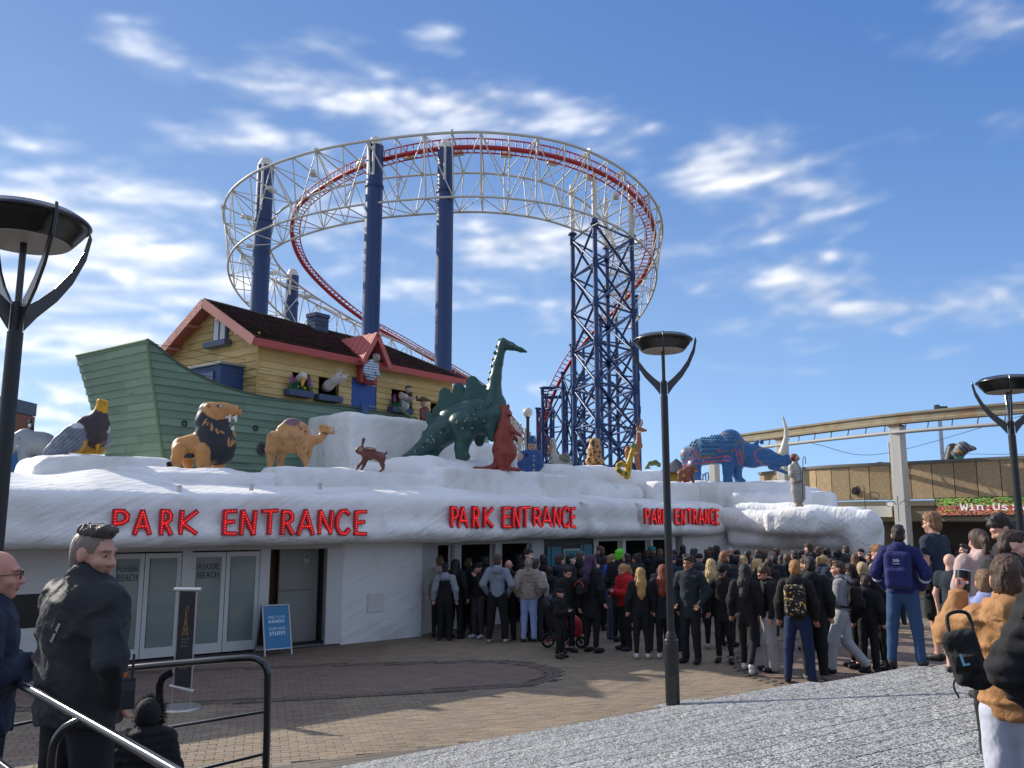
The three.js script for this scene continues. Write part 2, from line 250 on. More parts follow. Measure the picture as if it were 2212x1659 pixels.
// brick plaza
{
  const plaza = structure('plaza');
  mesh(new THREE.PlaneGeometry(46, 34).rotateX(-Math.PI / 2).translate(4, -.012, -20), M('#3b342c', .95), 'mortar_bed', plaza);
  const L = .2, W = .1, gp = .006;
  const bg = rbox(L - gp, .05, W - gp, .004); { const uv = bg.attributes.uv, p = bg.attributes.position; for (let k = 0; k < uv.count; k++) uv.setXY(k, p.getX(k) * 4, p.getZ(k) * 4 + p.getY(k)); }
  const grain = { bumpMap: rep(TX.fine, 1), bumpScale: .003 };
  const tip = V(-.55, 0, -15.1), tail = V(-12, 0, -12.4);
  const tongue = (x, z) => { const ex = tail.x - tip.x, ez = tail.z - tip.z, t = clamp(((x - tip.x) * ex + (z - tip.z) * ez) / (ex * ex + ez * ez)), dx = x - tip.x - ex * t, dz = z - tip.z - ez * t; return Math.hypot(dx, dz) - (1.25 + .2 * Math.sin(t * 5)); };
  const ringR = (x, z) => Math.hypot(x - 8.6, z + 15.5) - 4.6;
  const tan = [.25, .198, .14], red = [.19, .138, .112], dark = [.13, .105, .088], out = [];
  const put = (x, z, ang, c) => { const n = vnoise(x * .9, z * .9, 3) * .35 + vnoise(x * 7, z * 7, 1) * .3 + rnd() * .5, s = .66 + .5 * n, w = rnd(); out.push([x, z, ang, c[0] * s * (1 + .06 * w), c[1] * s, c[2] * s * (1 - .08 * w)]); };
  const ra = -.28, ca = Math.cos(ra), sa = Math.sin(ra);
  for (let r = -190; r < 190; r++) for (let c = -110; c < 110; c++) {
    const u = (c + (r & 1 ? .5 : 0)) * L, v = r * W, x = 1 + u * ca - v * sa, z = -15 + u * sa + v * ca, D = -z;
    if (D < 7 || D > 29 || Math.abs(x / D) > .66 || x > 14) continue;
    if (sideOfEdge(x, z) > -.42) continue;
    const t = tongue(x, z), k = ringR(x, z);
    if (Math.abs(t) < .16 || Math.abs(k) < .11) continue;
    put(x, z, -ra, t < 0 ? red : k < 0 ? red : (t < 2.6 && x < -2.5 && vnoise(x * .35, z * .5, 9) > .52) ? [.215, .162, .122] : tan);
  }
  // curved borders, laid end to end in a course of dark bricks
  const course = (pts, c, off = [0]) => { const cv = new THREE.CatmullRomCurve3(pts), n = Math.floor(cv.getLength() / L); for (let i = 0; i < n; i++) { const p = cv.getPointAt((i + .5) / n), t = cv.getTangentAt((i + .5) / n); for (const o of off) { const x = p.x - t.z * o, z = p.z + t.x * o; if (-z > 6.5 && Math.abs(x / z) < .7) put(x, z, Math.atan2(-t.z, t.x), c); } } };
  const ring = []; { const ax = tail.clone().sub(tip).normalize(), px = V(-ax.z, 0, ax.x); for (let i = 0; i <= 8; i++) ring.push(tip.clone().addScaledVector(ax, (8 - i) * 1.3 + .2).addScaledVector(px, 1.25 + .2 * Math.sin((8 - i) * 1.3 / 11.76 * 5))); for (let i = 1; i < 8; i++) { const a = i / 8 * Math.PI; ring.push(tip.clone().addScaledVector(ax, -1.25 * Math.sin(a)).addScaledVector(px, 1.25 * Math.cos(a))); } for (let i = 0; i <= 8; i++) ring.push(tip.clone().addScaledVector(ax, i * 1.3 + .2).addScaledVector(px, -1.25 - .2 * Math.sin(i * 1.3 / 11.76 * 5))); }
  course(ring, dark, [-.052, .052]);
  { const r2 = []; for (let i = 0; i <= 40; i++) { const a = i / 40 * Math.PI * 2; r2.push(V(8.6 + 4.6 * Math.cos(a), 0, -15.5 + 4.6 * Math.sin(a))); } course(r2.filter((p) => sideOfEdge(p.x, p.z) < -.4), dark, [0]); }
  course(edge.map((p) => V(p.x, 0, p.z)), [.16, .135, .115], [-.06, -.162, -.264, -.366].map((o) => (sideOfEdge(edge[2].x - (edge[3].z - edge[2].z) * .1, edge[2].z + (edge[3].x - edge[2].x) * .1) > 0 ? o : -o)));
  const mats = []; const mk = {};
  const inView = out.filter(([x, z]) => { const D = -z; return D < 12; }).sort((a, b) => b[1] - a[1]);
  const near = new Set(inView.slice(0, 300));
  const pal = 7; const mat0 = new THREE.MeshPhysicalMaterial({ color: '#ffffff', roughness: .86, ...grain });
  for (const [x, z, a, r, g, b] of near) { const q = (v) => Math.round(v * 40) / 40, key = [q(r), q(g), q(b)].join(); mk[key] ??= new THREE.MeshPhysicalMaterial({ color: new THREE.Color().setRGB(q(r), q(g), q(b)), roughness: .86, ...grain }); const m = mesh(bg, mk[key], 'brick', plaza); m.position.set(x, -.025 + rr(-.0015, .0015), z); m.rotation.y = a; }
  const rest = out.filter((q) => !near.has(q)), im = new THREE.InstancedMesh(bg, mat0, rest.length), m4 = new THREE.Matrix4(), q4 = new THREE.Quaternion(), cc = new THREE.Color();
  rest.forEach(([x, z, a, r, g, b], i) => { im.setMatrixAt(i, m4.compose(V(x, -.025 + rr(-.0015, .0015), z), q4.setFromAxisAngle(V(0, 1, 0), a), V(1, 1, 1))); im.setColorAt(i, cc.setRGB(r, g, b)); });
  im.name = 'brick_field'; im.userData.kind = 'stuff'; im.castShadow = im.receiveShadow = true; plaza.add(im);
  console.log('bricks', out.length);
}
// ---------------------------------------------------------------- entrance building: white rendered rockwork, doors, lettering
const whiteMat = new THREE.MeshPhysicalMaterial({ color: '#ffffff', vertexColors: true, roughness: .62, bumpMap: rep(TX.plaster, 1.6), bumpScale: .022 });
const renderMat = new THREE.MeshPhysicalMaterial({ color: '#dcdad5', roughness: .65, bumpMap: rep(TX.plaster, 1.2), bumpScale: .02 });
// painted render with rain runs, algae and grey weathering where water runs off
function stainWhite(p, c, n) {
  const run = fbm(p[0] * 3.1 + p[2] * 2.3, p[1] * .35, 2.2, 4), patch = fbm(p[0] * .8, p[1] * .8, p[2] * .8, 4);
  c.setRGB(.84, .83, .81);
  const a = sstep(.52, .78, run) * .3 + sstep(.5, .75, patch) * .26; c.lerp(new THREE.Color(.52, .50, .42), a);
  const al = sstep(.6, .75, fbm(p[0] * 1.6 + 4, p[1] * 1.1, p[2] * 1.6, 5)); c.lerp(new THREE.Color(.40, .40, .30), al * .3);
}
const FP = [[-13, 9.9], [-10.2, 11.8], [-6.69, 14.3], [-2.94, 17.5], [-1.33, 18.9], [1.57, 22.3], [3.93, 25.2], [6.95, 28.4]].map(([x, d]) => V(x, 0, -d));
const FC = new THREE.CatmullRomCurve3(FP, false, 'centripetal'), FLEN = FC.getLength();
const FS = []; for (let i = 0; i <= 600; i++) { const p = FC.getPointAt(i / 600), t = FC.getTangentAt(i / 600); FS.push({ p, t, n: V(t.z, 0, -t.x).multiplyScalar(-1) }); }
if (FS[300].n.dot(V(-.7, 0, -.7)) < 0) FS.forEach((q) => q.n.multiplyScalar(-1)); // n points into the building
const pxOf = (p) => 1106 + FPX * p.x / (CP * -p.z - SP * (CAM_Y - 2.6)) ; // near the fascia's height
function facadePt(px, off) { let lo = 0, hi = 600; for (let k = 0; k < 24; k++) { const m = (lo + hi) / 2, i = Math.min(599, Math.floor(m)), f = m - i, q = FS[i].p.clone().lerp(FS[i + 1].p, f).addScaledVector(FS[i].n, off); (pxOf(q) < px) ? lo = m : hi = m; } const i = Math.min(599, Math.floor(lo)), f = lo - i; return { p: FS[i].p.clone().lerp(FS[i + 1].p, f).addScaledVector(FS[i].n, off), t: FS[i].t, n: FS[i].n, s: lo / 600 * FLEN }; }
const yAt = (px, py, D) => P(px, py, D).y;

const ent = thing('entrance_building', 'low white rendered rockwork entrance building with red letters', 'building');
{ // fascia, lip and roof ledge in one moulded sheet
  const prof = [[1.1, 2.2], [.75, 2.16], [.45, 2.1], [.2, 2.08], [.03, 2.12], [-.08, 2.22], [-.1, 2.34], [-.05, 2.46], [0, 2.56], [0, 2.68], [0, 2.8], [.01, 2.9], [.04, 2.99], [.13, 3.06], [.28, 3.1], [.5, 3.14], [.8, 3.18], [1.2, 3.24], [1.6, 3.3], [2.1, 3.34], [2.8, 3.36], [3.8, 3.36], [5.2, 3.3], [6.5, 3.2]];
  const NS = 420, NP = prof.length, pos = [], col = [], idx = [], c = new THREE.Color();
  const cleft = [1268, 1388].map((px) => facadePt(px, 0).s);
  for (let i = 0; i <= NS; i++) {
    const f = i / NS * 600, k = Math.min(599, Math.floor(f)), q = FS[k], p0 = FS[k].p.clone().lerp(FS[k + 1].p, f - k), s = i / NS * FLEN;
    let cl = 0; for (const z of cleft) cl = Math.max(cl, Math.exp(-(((s - z) / .16) ** 2)));
    prof.forEach(([o, y], j) => {
      const low = j < 8, top = j > 11, big = fbm(s * .55, j * .12, 5, 3) - .5, sm = fbm(s * 2.4, j * .35, 9, 4) - .5;
      let oo = o + (low ? .2 * big + .16 * sm : top ? .05 * sm : .03 * big + .035 * sm) + cl * (j < 13 ? .22 : .05), yy = y + (low ? .1 * (fbm(s * .8, 1, 2, 3) - .5) : 0) + (top ? (.16 * (fbm(s * .45, 4, j * .04, 3) - .5) * clamp((j - 11) / 3) + .14 * (fbm(s * .7, j * .3, 7, 4) - .42) * clamp((j - 14) / 4)) : 0);
      if (top) { const m = facadePtMound(s, j); yy += m; }
      const w = p0.clone().addScaledVector(q.n, oo); pos.push(w.x, yy, w.z);
      stainWhite([w.x, yy, w.z], c); col.push(c.r, c.g, c.b);
    });
  }
  for (let i = 0; i < NS; i++) for (let j = 0; j < NP - 1; j++) { const a = i * NP + j, b = a + NP; idx.push(a, b, a + 1, b, b + 1, a + 1); }
  const g = new THREE.BufferGeometry(); g.setAttribute('position', new THREE.Float32BufferAttribute(pos, 3)); g.setAttribute('color', new THREE.Float32BufferAttribute(col, 3)); g.setIndex(idx); g.computeVertexNormals(); uvPlanar(g);
  mesh(g, whiteMat, 'fascia', ent);
}
function facadePtMound(s, j) { // snow-like swells on the ledge
  const k = clamp((j - 14) / 4) * (j < 21 ? 1 : .4); let m = 0;
  for (const [c, w, h] of [[5.6, .7, .26], [8.2, 1.1, .2], [15.4, 1.6, .16], [18.6, .8, .15]]) m += h * Math.exp(-(((s - c) / w) ** 2)); return m * k;
}
function rock(list, cell = .07, amp = .07, fr = 1.4) {
  const g = solid(list, cell, { k: .16, amp, disp: (x, y, z) => (fbm(x * fr, y * fr * .8, z * fr, 4) - .5) * 2 * amp + (fbm(x * 4, y * 3, z * 4, 3) - .5) * .05, colors: ['#ffffff'], grime: 0, paint: (p, c, n) => stainWhite(p, c, n) });
  return mesh(g, whiteMat, 'rock', ent);
}
function ledgeRock(pa, pb, pyTop, y0, off, thick, rr0 = .18, cell, amp) {
  const a = facadePt(pa, off), b = facadePt(pb, off), m = a.p.clone().add(b.p).multiplyScalar(.5), L = a.p.distanceTo(b.p), n = a.n.clone().add(b.n).normalize(), c = m.clone().addScaledVector(n, thick / 2), D = -m.z, y1 = yAt((pa + pb) / 2, pyTop, D), t = b.p.clone().sub(a.p).normalize();
  return { q: { box: [c.x, (y0 + y1) / 2, c.z], h: [L / 2, (y1 - y0) / 2, thick / 2], rr: rr0, ry: Math.atan2(-t.z, t.x) }, top: y1, D };
}
const R = {};
{
  const mk = (k, arr, cell, amp, fr) => { const l = arr.map((a) => ledgeRock(...a)); R[k] = l[0]; rock(l.map((x) => x.q), cell, amp, fr); };
  mk('eagle', [[70, 375, 984, 3.05, 2.0, 2.2, .2], [60, 215, 995, 3.05, 1.9, 2, .2]]);
  mk('lion', [[205, 620, 1014, 3.0, 1.5, 2.6, .18], [330, 560, 1020, 3.0, 1.2, 2, .2], [570, 690, 1034, 3.0, 1.9, 2.6, .2]]);
  mk('main', [[606, 770, 1008, 3.0, 1.3, 1.2, .14], [690, 1000, 1021, 3.0, 1.15, 3.2, .14], [960, 1236, 1016, 3.0, 1.0, 3, .14]]);
  mk('boulder', [[752, 930, 899, 3.2, 3.9, 2, .16]], .07, .07, 1.1);
  mk('under', [[920, 1128, 953, 3.2, 3.3, 2.2, .4], [905, 1075, 991, 3.1, 1.75, 2.4, .3], [850, 960, 1000, 3.1, 1.7, 2.2, .25]], .07, .12, 1.1);
  mk('leopard', [[1212, 1350, 1004, 3.0, 1.5, 2.2, .4]], .07, .12, 1.2);
  mk('deer', [[1320, 1452, 1013, 3.0, 2.0, 2.0, .3], [1270, 1400, 1040, 3.0, 1.2, 1.8, .35]], .07, .12, 1.2);
  mk('cub', [[1424, 1556, 1040, 3.0, .8, 2.0, .22]]);
  // rock mass at the end of the building: lower panel, overhanging lip, upper steps
  const p = (px, py, D) => P(px, py, D);
  const A = p(1560, 1100, 28.2), B = p(1872, 1100, 25.6), t = B.clone().sub(A).setY(0), L = t.length(); t.normalize(); const ry = Math.atan2(-t.z, t.x), n = V(t.z, 0, -t.x), c = A.clone().add(B).multiplyScalar(.5);
  const at = (k, back) => A.clone().addScaledVector(t, L * k).addScaledVector(n, back);
  const q = (k0, k1, y0, y1, back, th, rr0) => { const m = at((k0 + k1) / 2, back + th / 2); return { box: [m.x, (y0 + y1) / 2, m.z], h: [L * (k1 - k0) / 2, (y1 - y0) / 2, th / 2], rr: rr0, ry }; };
  const limb = (k0, k1, y0, y1, b0, b1, r0, r1) => { const u = at(k0, b0), w = at(k1, b1); return { a: [u.x, y0, u.z, r0], b: [w.x, y1, w.z, r1] }; };
  rock([q(0, .97, 1.7, 2.6, .25, 2.5, .25), q(-.1, .97, -.1, 1.8, .7, 2.5, .2), limb(0, .3, 2.62, 2.5, .35, .25, .32, .34), limb(.3, .62, 2.5, 2.62, .25, .3, .34, .4), limb(.62, .98, 2.62, 2.45, .15, .4, .46, .42), limb(.9, 1.0, 2.4, 2.75, .4, .3, .4, .14), limb(.93, .96, 2.2, .9, .4, .7, .5, .45), { box: [P(1728, 1097, 26.3).x, 2.5, -26.75], h: [.8, P(1724, 1098, 26).y - 2.5 - .02, .75], rr: .25, ry, k: .3 }], .08, .1, 1.3);
  rock([q(-.02, .5, 2.4, 3.12, .9, 3, .22), q(.02, .42, 3.0, 3.5, 1.6, 3, .3), q(.1, .4, 3.2, 3.74, 2.2, 3, .25), q(.4, .95, 2.2, 2.92, .3, 2.6, .3)], .08, .1, 1.2);
  { const c = P(1575, 1042, 30.9), y1 = c.y; rock([{ box: [c.x, (y1 + 2.8) / 2, c.z], h: [2.1, (y1 - 2.8) / 2, 1.3], rr: .2 }, { box: [c.x + 1.5, (y1 + 2.6) / 2 - .25, c.z + .6], h: [1.8, (y1 - 2.6) / 2 - .12, 1.4], rr: .3, ry: -.15 }], .08, .09, 1.2); }
  R.end = { at, t, n };
  // little white stubs on the ledge
  for (const [px, py] of [[383, 1062], [540, 1058], [689, 1055]]) { const f = facadePt(px, .25); const b = mesh(rbox(.07, .13, .07, .01), renderMat, 'stub', ent); b.position.set(f.p.x, yAt(px, py, -f.p.z) + .05, f.p.z); }
}
// walls under the fascia
const W = [[-260, 1489], [303, 1432], [560, 1409], [708, 1394.5], [735, 1393], [915, 1374]].map(([a, b]) => G(a, b));
const E0 = W[5].clone().add(V(.35, 0, -.75)), E1 = V(5.35, 0, -27.3), E2 = V(7.3, 0, -28.9);
const inN = (a, b) => { const d = b.clone().sub(a).setY(0).normalize(); return V(d.z, 0, -d.x); };
function prism(a, b, y0, y1, th, off = 0) { // upright slab from plan point a to b, thickness th inward
  const n = inN(a, b), d = b.clone().sub(a).setY(0), L = d.length(), g = box(L, y1 - y0, th), m = a.clone().add(b).multiplyScalar(.5).addScaledVector(n, off + th / 2); g.rotateY(Math.atan2(-d.z, d.x)).translate(m.x, (y0 + y1) / 2, m.z); return uvPlanar(g);
}
const wallPx = (px, i, j) => onV(px, 1300, W[i], W[j]).setY(0);
const entPx = (px) => onV(px, 1250, E0, E1).setY(0);
const doorWhite = M('#d3d2ce', .45), dark = M('#0d0d0f', .8), interior = M('#8a857e', .9);
{
  mesh(prism(wallPx(-200, 0, 1), wallPx(236, 0, 1), 0, .75, .25), renderMat, 'wall', ent);
  mesh(prism(wallPx(-200, 0, 1), wallPx(236, 0, 1), 1.32, 2.2, .25), renderMat, 'wall', ent);
  mesh(prism(wallPx(-200, 0, 1), wallPx(122, 0, 1), .75, 1.32, .1, .1), M('#15171a', .25), 'window', ent);
  mesh(prism(wallPx(122, 0, 1), wallPx(236, 0, 1), .75, 1.32, .25), renderMat, 'wall', ent);
  // header over glazed doors
  mesh(prism(wallPx(236, 1, 2), W[4], 1.98, 2.3, .2, .02), M('#c9c6bf', .6), 'header', ent);
  // thick white pier between the two entrances, bulging
  const a = W[4], b = W[5], n = inN(a, b), d = b.clone().sub(a).normalize(), ry = Math.atan2(-d.z, d.x), m = a.clone().add(b).multiplyScalar(.5), L = a.distanceTo(b);
  const c = m.clone().addScaledVector(n, .45);
  const g = solid([{ box: [c.x, 1.1, c.z], h: [L / 2, 1.3, .45], rr: .06, ry }], .05, { k: .05, amp: .03, disp: (x, y, z) => (fbm(x * 1.1, y * 1.1, z * 1.1, 3) - .5) * .06, colors: ['#fff'], grime: 0, paint: (p, cc) => { stainWhite(p, cc); } });
  mesh(g, whiteMat, 'pier', ent);
  const hat = mesh(prism(a.clone().lerp(b, .3), a.clone().lerp(b, .48), .62, 1.0, .012, -.035), renderMat, 'access_hatch', ent);
  mesh(prism(W[5].clone().addScaledVector(d, -.3), E0.clone().addScaledVector(n, .2), 0, 2.3, .2), renderMat, 'wall', ent);
  mesh(prism(E1, E2.clone().add(V(.6, 0, -.6)), 0, 2.4, .3), renderMat, 'wall', ent);
  mesh(prism(E0, E1, 2.08, 2.5, .3), M('#c9c6bf', .6), 'header', ent);
  // rooms behind the openings
  const room = (pts, h, mat, nm) => { for (let i = 0; i < pts.length - 1; i++) mesh(prism(pts[i], pts[i + 1], 0, h, .1), mat, nm, ent); };
  const nW = inN(W[2], W[3]), nE = inN(E0, E1);
  const back = (p, n, k) => p.clone().addScaledVector(n, k);
  room([back(wallPx(150, 0, 1), nW, .3), back(wallPx(150, 0, 1), nW, 3.4), back(W[4], nW, 3.4), back(W[4], nW, .3)], 2.4, M('#8a8578', .9), 'room_wall');
  room([back(E0, nE, .4), back(E0, nE, 6), back(E1, nE, 6), back(E1, nE, .4)], 2.6, M('#6f6a63', .9), 'room_wall');
  const slab = (pts, y, th, mat, nm) => { const s = new THREE.Shape(pts.map((p) => new THREE.Vector2(p.x, -p.z))); const g = new THREE.ExtrudeGeometry(s, { depth: th, bevelEnabled: false }).rotateX(-Math.PI / 2).translate(0, y, 0); mesh(uvPlanar(g), mat, nm, ent); };
  slab([back(wallPx(150, 0, 1), nW, .1), back(wallPx(150, 0, 1), nW, 3.6), back(W[4], nW, 3.6), back(W[4], nW, .1)], 2.36, .1, interior, 'room_ceiling');
  slab([back(wallPx(150, 0, 1), nW, .02), back(wallPx(150, 0, 1), nW, 3.6), back(W[4], nW, 3.6), back(W[4], nW, .02)], -.02, .045, M('#454240', .95), 'room_floor');
  slab([back(E0, nE, .25), back(E0, nE, 6.1), back(E1, nE, 6.1), back(E1, nE, .25)], 2.52, .1, interior, 'room_ceiling');
  slab([back(E0, nE, .02), back(E0, nE, 6.1), back(E1, nE, 6.1), back(E1, nE, .02)], -.02, .045, M('#454240', .95), 'room_floor');
  // wooden lockers and a partition inside the open bay
  const wood = M('#7a5a3c', .6), o0 = wallPx(583, 2, 3), o1 = wallPx(704, 2, 3), lock = thing('locker_bank', 'brown wooden lockers just inside the open doorway', 'lockers');
  for (let r = 0; r < 5; r++) for (let k = 0; k < 2; k++) { const a0 = back(o0.clone().lerp(o1, -.1 + k * .17), nW, .8), b0 = back(o0.clone().lerp(o1, .06 + k * .17), nW, .8); const dr = mesh(prism(a0, b0, .06 + r * .37, .41 + r * .37, .03, k * .03), wood, 'locker_door', lock); bar(dr, b0.clone().lerp(a0, .15).addScaledVector(nW, k * .03 - .012).setY(.25 + r * .37), b0.clone().lerp(a0, .15).addScaledVector(nW, k * .03 + .004).setY(.25 + r * .37), .012, M('#222', .5), 'lock', 6); }
  mesh(prism(back(o0.clone().lerp(o1, -.12), nW, .84), back(o0.clone().lerp(o1, .42), nW, .86), .04, 2.0, .3), M('#6b4e34', .6), 'cabinet', lock);
  mesh(prism(back(o0.clone().lerp(o1, .36), nW, .62), back(o0.clone().lerp(o1, 1.08), nW, .62), .04, 2.2, .06), M('#a7a59d', .8), 'partition', ent);
  mesh(prism(back(o0.clone().lerp(o1, .36), nW, .6), back(o0.clone().lerp(o1, 1.0), nW, .6), 1.09, 1.12, .02), M('#8d8b84', .8), 'rail_strip', ent);
  const notice = tag(mesh(prism(back(o0.clone().lerp(o1, .8), nW, .595), back(o0.clone().lerp(o1, .9), nW, .595), 1.66, 1.86, .01), M('#c9c9c4', .6), 'notice', scene), 'small pale no smoking notice on the grey partition', 'notice');
  { const c = back(o0.clone().lerp(o1, .85), nW, .589); const rg = mesh(new THREE.TorusGeometry(.035, .007, 6, 20), M('#4a4a4a', .6), 'symbol', notice); rg.position.set(c.x, 1.8, c.z); rg.rotation.y = Math.atan2(-(W[3].z - W[2].z) * -1, W[3].x - W[2].x) * -1; const sl = mesh(box(.07, .008, .006), M('#4a4a4a', .6), 'symbol', notice); sl.position.copy(rg.position); sl.rotation.set(0, rg.rotation.y, .7); }
}
// etched lettering on a thin sheet
function decal(lines, w, h, color, o = {}) {
  const c = document.createElement('canvas'); c.width = o.res ?? 256; c.height = Math.round(c.width * h / w); const x = c.getContext('2d'); x.fillStyle = '#000'; x.fillRect(0, 0, c.width, c.height); x.fillStyle = '#fff'; x.strokeStyle = '#fff'; x.textAlign = 'center'; x.textBaseline = 'middle';
  for (const [t, cx, cy, s, font] of lines) { x.save(); x.translate(cx * c.width, cy * c.height); x.font = `${font ?? 'bold'} ${Math.round(s * c.height)}px sans-serif`; const m = x.measureText(t).width, mw = (o.fit ?? .92) * c.width; if (m > mw) x.scale(mw / m, 1); else if (o.stretch) x.scale(mw / m, 1); x.fillText(t, 0, 0); x.restore(); }
  const t = new THREE.CanvasTexture(c); return new THREE.Mesh(new THREE.PlaneGeometry(w, h), new THREE.MeshPhysicalMaterial({ color, roughness: .6, alphaMap: t, transparent: true, ...(o.mat ?? {}) }));
}
const frost = new THREE.MeshPhysicalMaterial({ color: '#a3b3ad', roughness: .16, transmission: .42, thickness: 0, clearcoat: 1, clearcoatRoughness: .04 });
{
  const leaf = (pa, pb, text) => {
    const a = wallPx(pa, 1, 2), b = wallPx(pb, 1, 2), n = inN(a, b), d = b.clone().sub(a), L = d.length(); d.normalize(); const g = new THREE.Group(); g.name = 'door'; ent.add(g); const pt = (k) => a.clone().addScaledVector(d, k * L);
    const fw = .085 / L, H0 = .06, H1 = 1.95;
    mesh(prism(pt(.01), pt(fw), H0, H1, .05, .05), doorWhite, 'stile', g); mesh(prism(pt(1 - fw), pt(.99), H0, H1, .05, .05), doorWhite, 'stile', g);
    mesh(prism(pt(fw), pt(1 - fw), H0, .24, .048, .051), doorWhite, 'rail', g); mesh(prism(pt(fw), pt(1 - fw), 1.86, H1, .048, .051), doorWhite, 'rail', g);
    mesh(prism(pt(fw), pt(1 - fw), .24, 1.86, .012, .07), frost, 'pane', g);
    mesh(prism(pt(fw), pt(fw + .02), .24, 1.86, .03, .055), M('#191919', .5), 'gasket', g);
    if (text) { const t = decal([['PLEASURE', .5, .27, .44, '100'], ['BEACH', .5, .74, .5, '100']], L * .66, .34, '#20282a', { stretch: true, fit: .96 }); t.name = 'lettering'; const p = pt(.5).addScaledVector(n, .06); t.position.set(p.x, 1.6, p.z); t.rotation.y = Math.atan2(-d.z, d.x); g.add(t); }
  };
  leaf(236, 309, true); leaf(309, 390, false); leaf(411, 486, true); leaf(486, 560, false);
  mesh(prism(wallPx(390, 1, 2), wallPx(411, 1, 2), 0, 2.0, .12, .02), doorWhite, 'mullion', ent);
  mesh(prism(wallPx(560, 1, 2), wallPx(581, 2, 3), 0, 2.0, .14, .02), doorWhite, 'jamb', ent);
  mesh(prism(wallPx(705, 2, 3), W[4], 0, 2.0, .14, .02), doorWhite, 'jamb', ent);
  mesh(prism(wallPx(581, 2, 3), wallPx(705, 2, 3), 0, .03, .2, .0), M('#8c8a85', .5), 'threshold', ent);
  // entrance bay: posts, open leaves, teal-lit booth front
  const post = (a, b) => mesh(prism(entPx(a), entPx(b), 0, 2.09, .16, .03), doorWhite, 'post', ent);
  [[917, 921], [983, 998], [1072, 1086], [1151, 1177], [1286, 1296], [1348, 1355], [1409, 1414], [1455, 1463]].forEach((q) => post(...q));
  for (const [a, b] of [[921, 983], [998, 1072], [1086, 1151], [1296, 1348], [1355, 1409], [1414, 1455]]) mesh(prism(entPx(a), entPx(b), 1.98, 2.09, .14, .04), doorWhite, 'transom', ent);
  const nE = inN(E0, E1);
  for (const [px, sw] of [[978, .35], [1068, .3], [1148, .3], [1345, .35], [1405, .3]]) { // leaves standing open inwards
    const h = entPx(px).addScaledVector(nE, .1), tip = h.clone().add(V(h.x * .03 + .06, 0, -.75)), g = new THREE.Group(); g.name = 'door'; ent.add(g);
    const s = (k) => h.clone().lerp(tip, k); mesh(prism(s(0), s(.09), .05, 1.96, .05), doorWhite, 'stile', g); mesh(prism(s(.91), s(1), .05, 1.96, .05), doorWhite, 'stile', g); mesh(prism(s(.09), s(.91), 1.87, 1.96, .05, .001), doorWhite, 'rail', g); mesh(prism(s(.09), s(.91), .05, .22, .05, .001), doorWhite, 'rail', g); mesh(prism(s(.09), s(.91), .22, 1.87, .012, .02), frost, 'pane', g);
  }
  mesh(prism(entPx(1177), entPx(1286), 0, 2.09, .1, .08), M('#101a20', .35), 'booth_front', ent);
  for (const [a, b, y0, y1] of [[1186, 1193, 1.0, 1.86], [1195, 1217, 1.0, 1.86], [1258, 1263, 1.0, 1.9], [1265, 1283, 1.0, 1.9]]) mesh(prism(entPx(a), entPx(b), y0, y1, .02, .055), M('#2f7f97', .25), 'booth_panel', ent);
  mesh(prism(entPx(1221), entPx(1257), .95, 1.8, .03, .05), M('#b9c4c6', .4), 'booth_window', ent);
  mesh(prism(entPx(1224), entPx(1254), 1.0, 1.75, .012, .036), M('#4c97a8', .2), 'booth_window', ent);
}
// three red bulb-lit signs
const STROKES = { P: [[[.1, 0], [.1, 1]], [[.1, .98], [.65, .97], [.93, .8], [.9, .58], [.6, .46], [.1, .42]]], A: [[[0, 0], [.46, 1], [1, 0]], [[.2, .33], [.8, .33]]], R: [[[.1, 0], [.12, 1]], [[.1, .98], [.65, .97], [.9, .8], [.85, .6], [.55, .48], [.1, .46]], [[.45, .46], [.98, 0]]], K: [[[.08, 0], [.12, 1]], [[.98, .98], [.14, .46], [.98, 0]]], E: [[[.96, .98], [.1, .96], [.08, .03], [1, 0]], [[.1, .5], [.82, .53]]], N: [[[.05, 0], [.1, 1], [.88, 0], [.96, 1]]], T: [[[0, .97], [1, 1]], [[.52, .97], [.5, 0]]], C: [[[.95, .84], [.7, 1], [.35, .96], [.08, .7], [.05, .3], [.3, .03], [.7, 0], [.98, .18]]] };
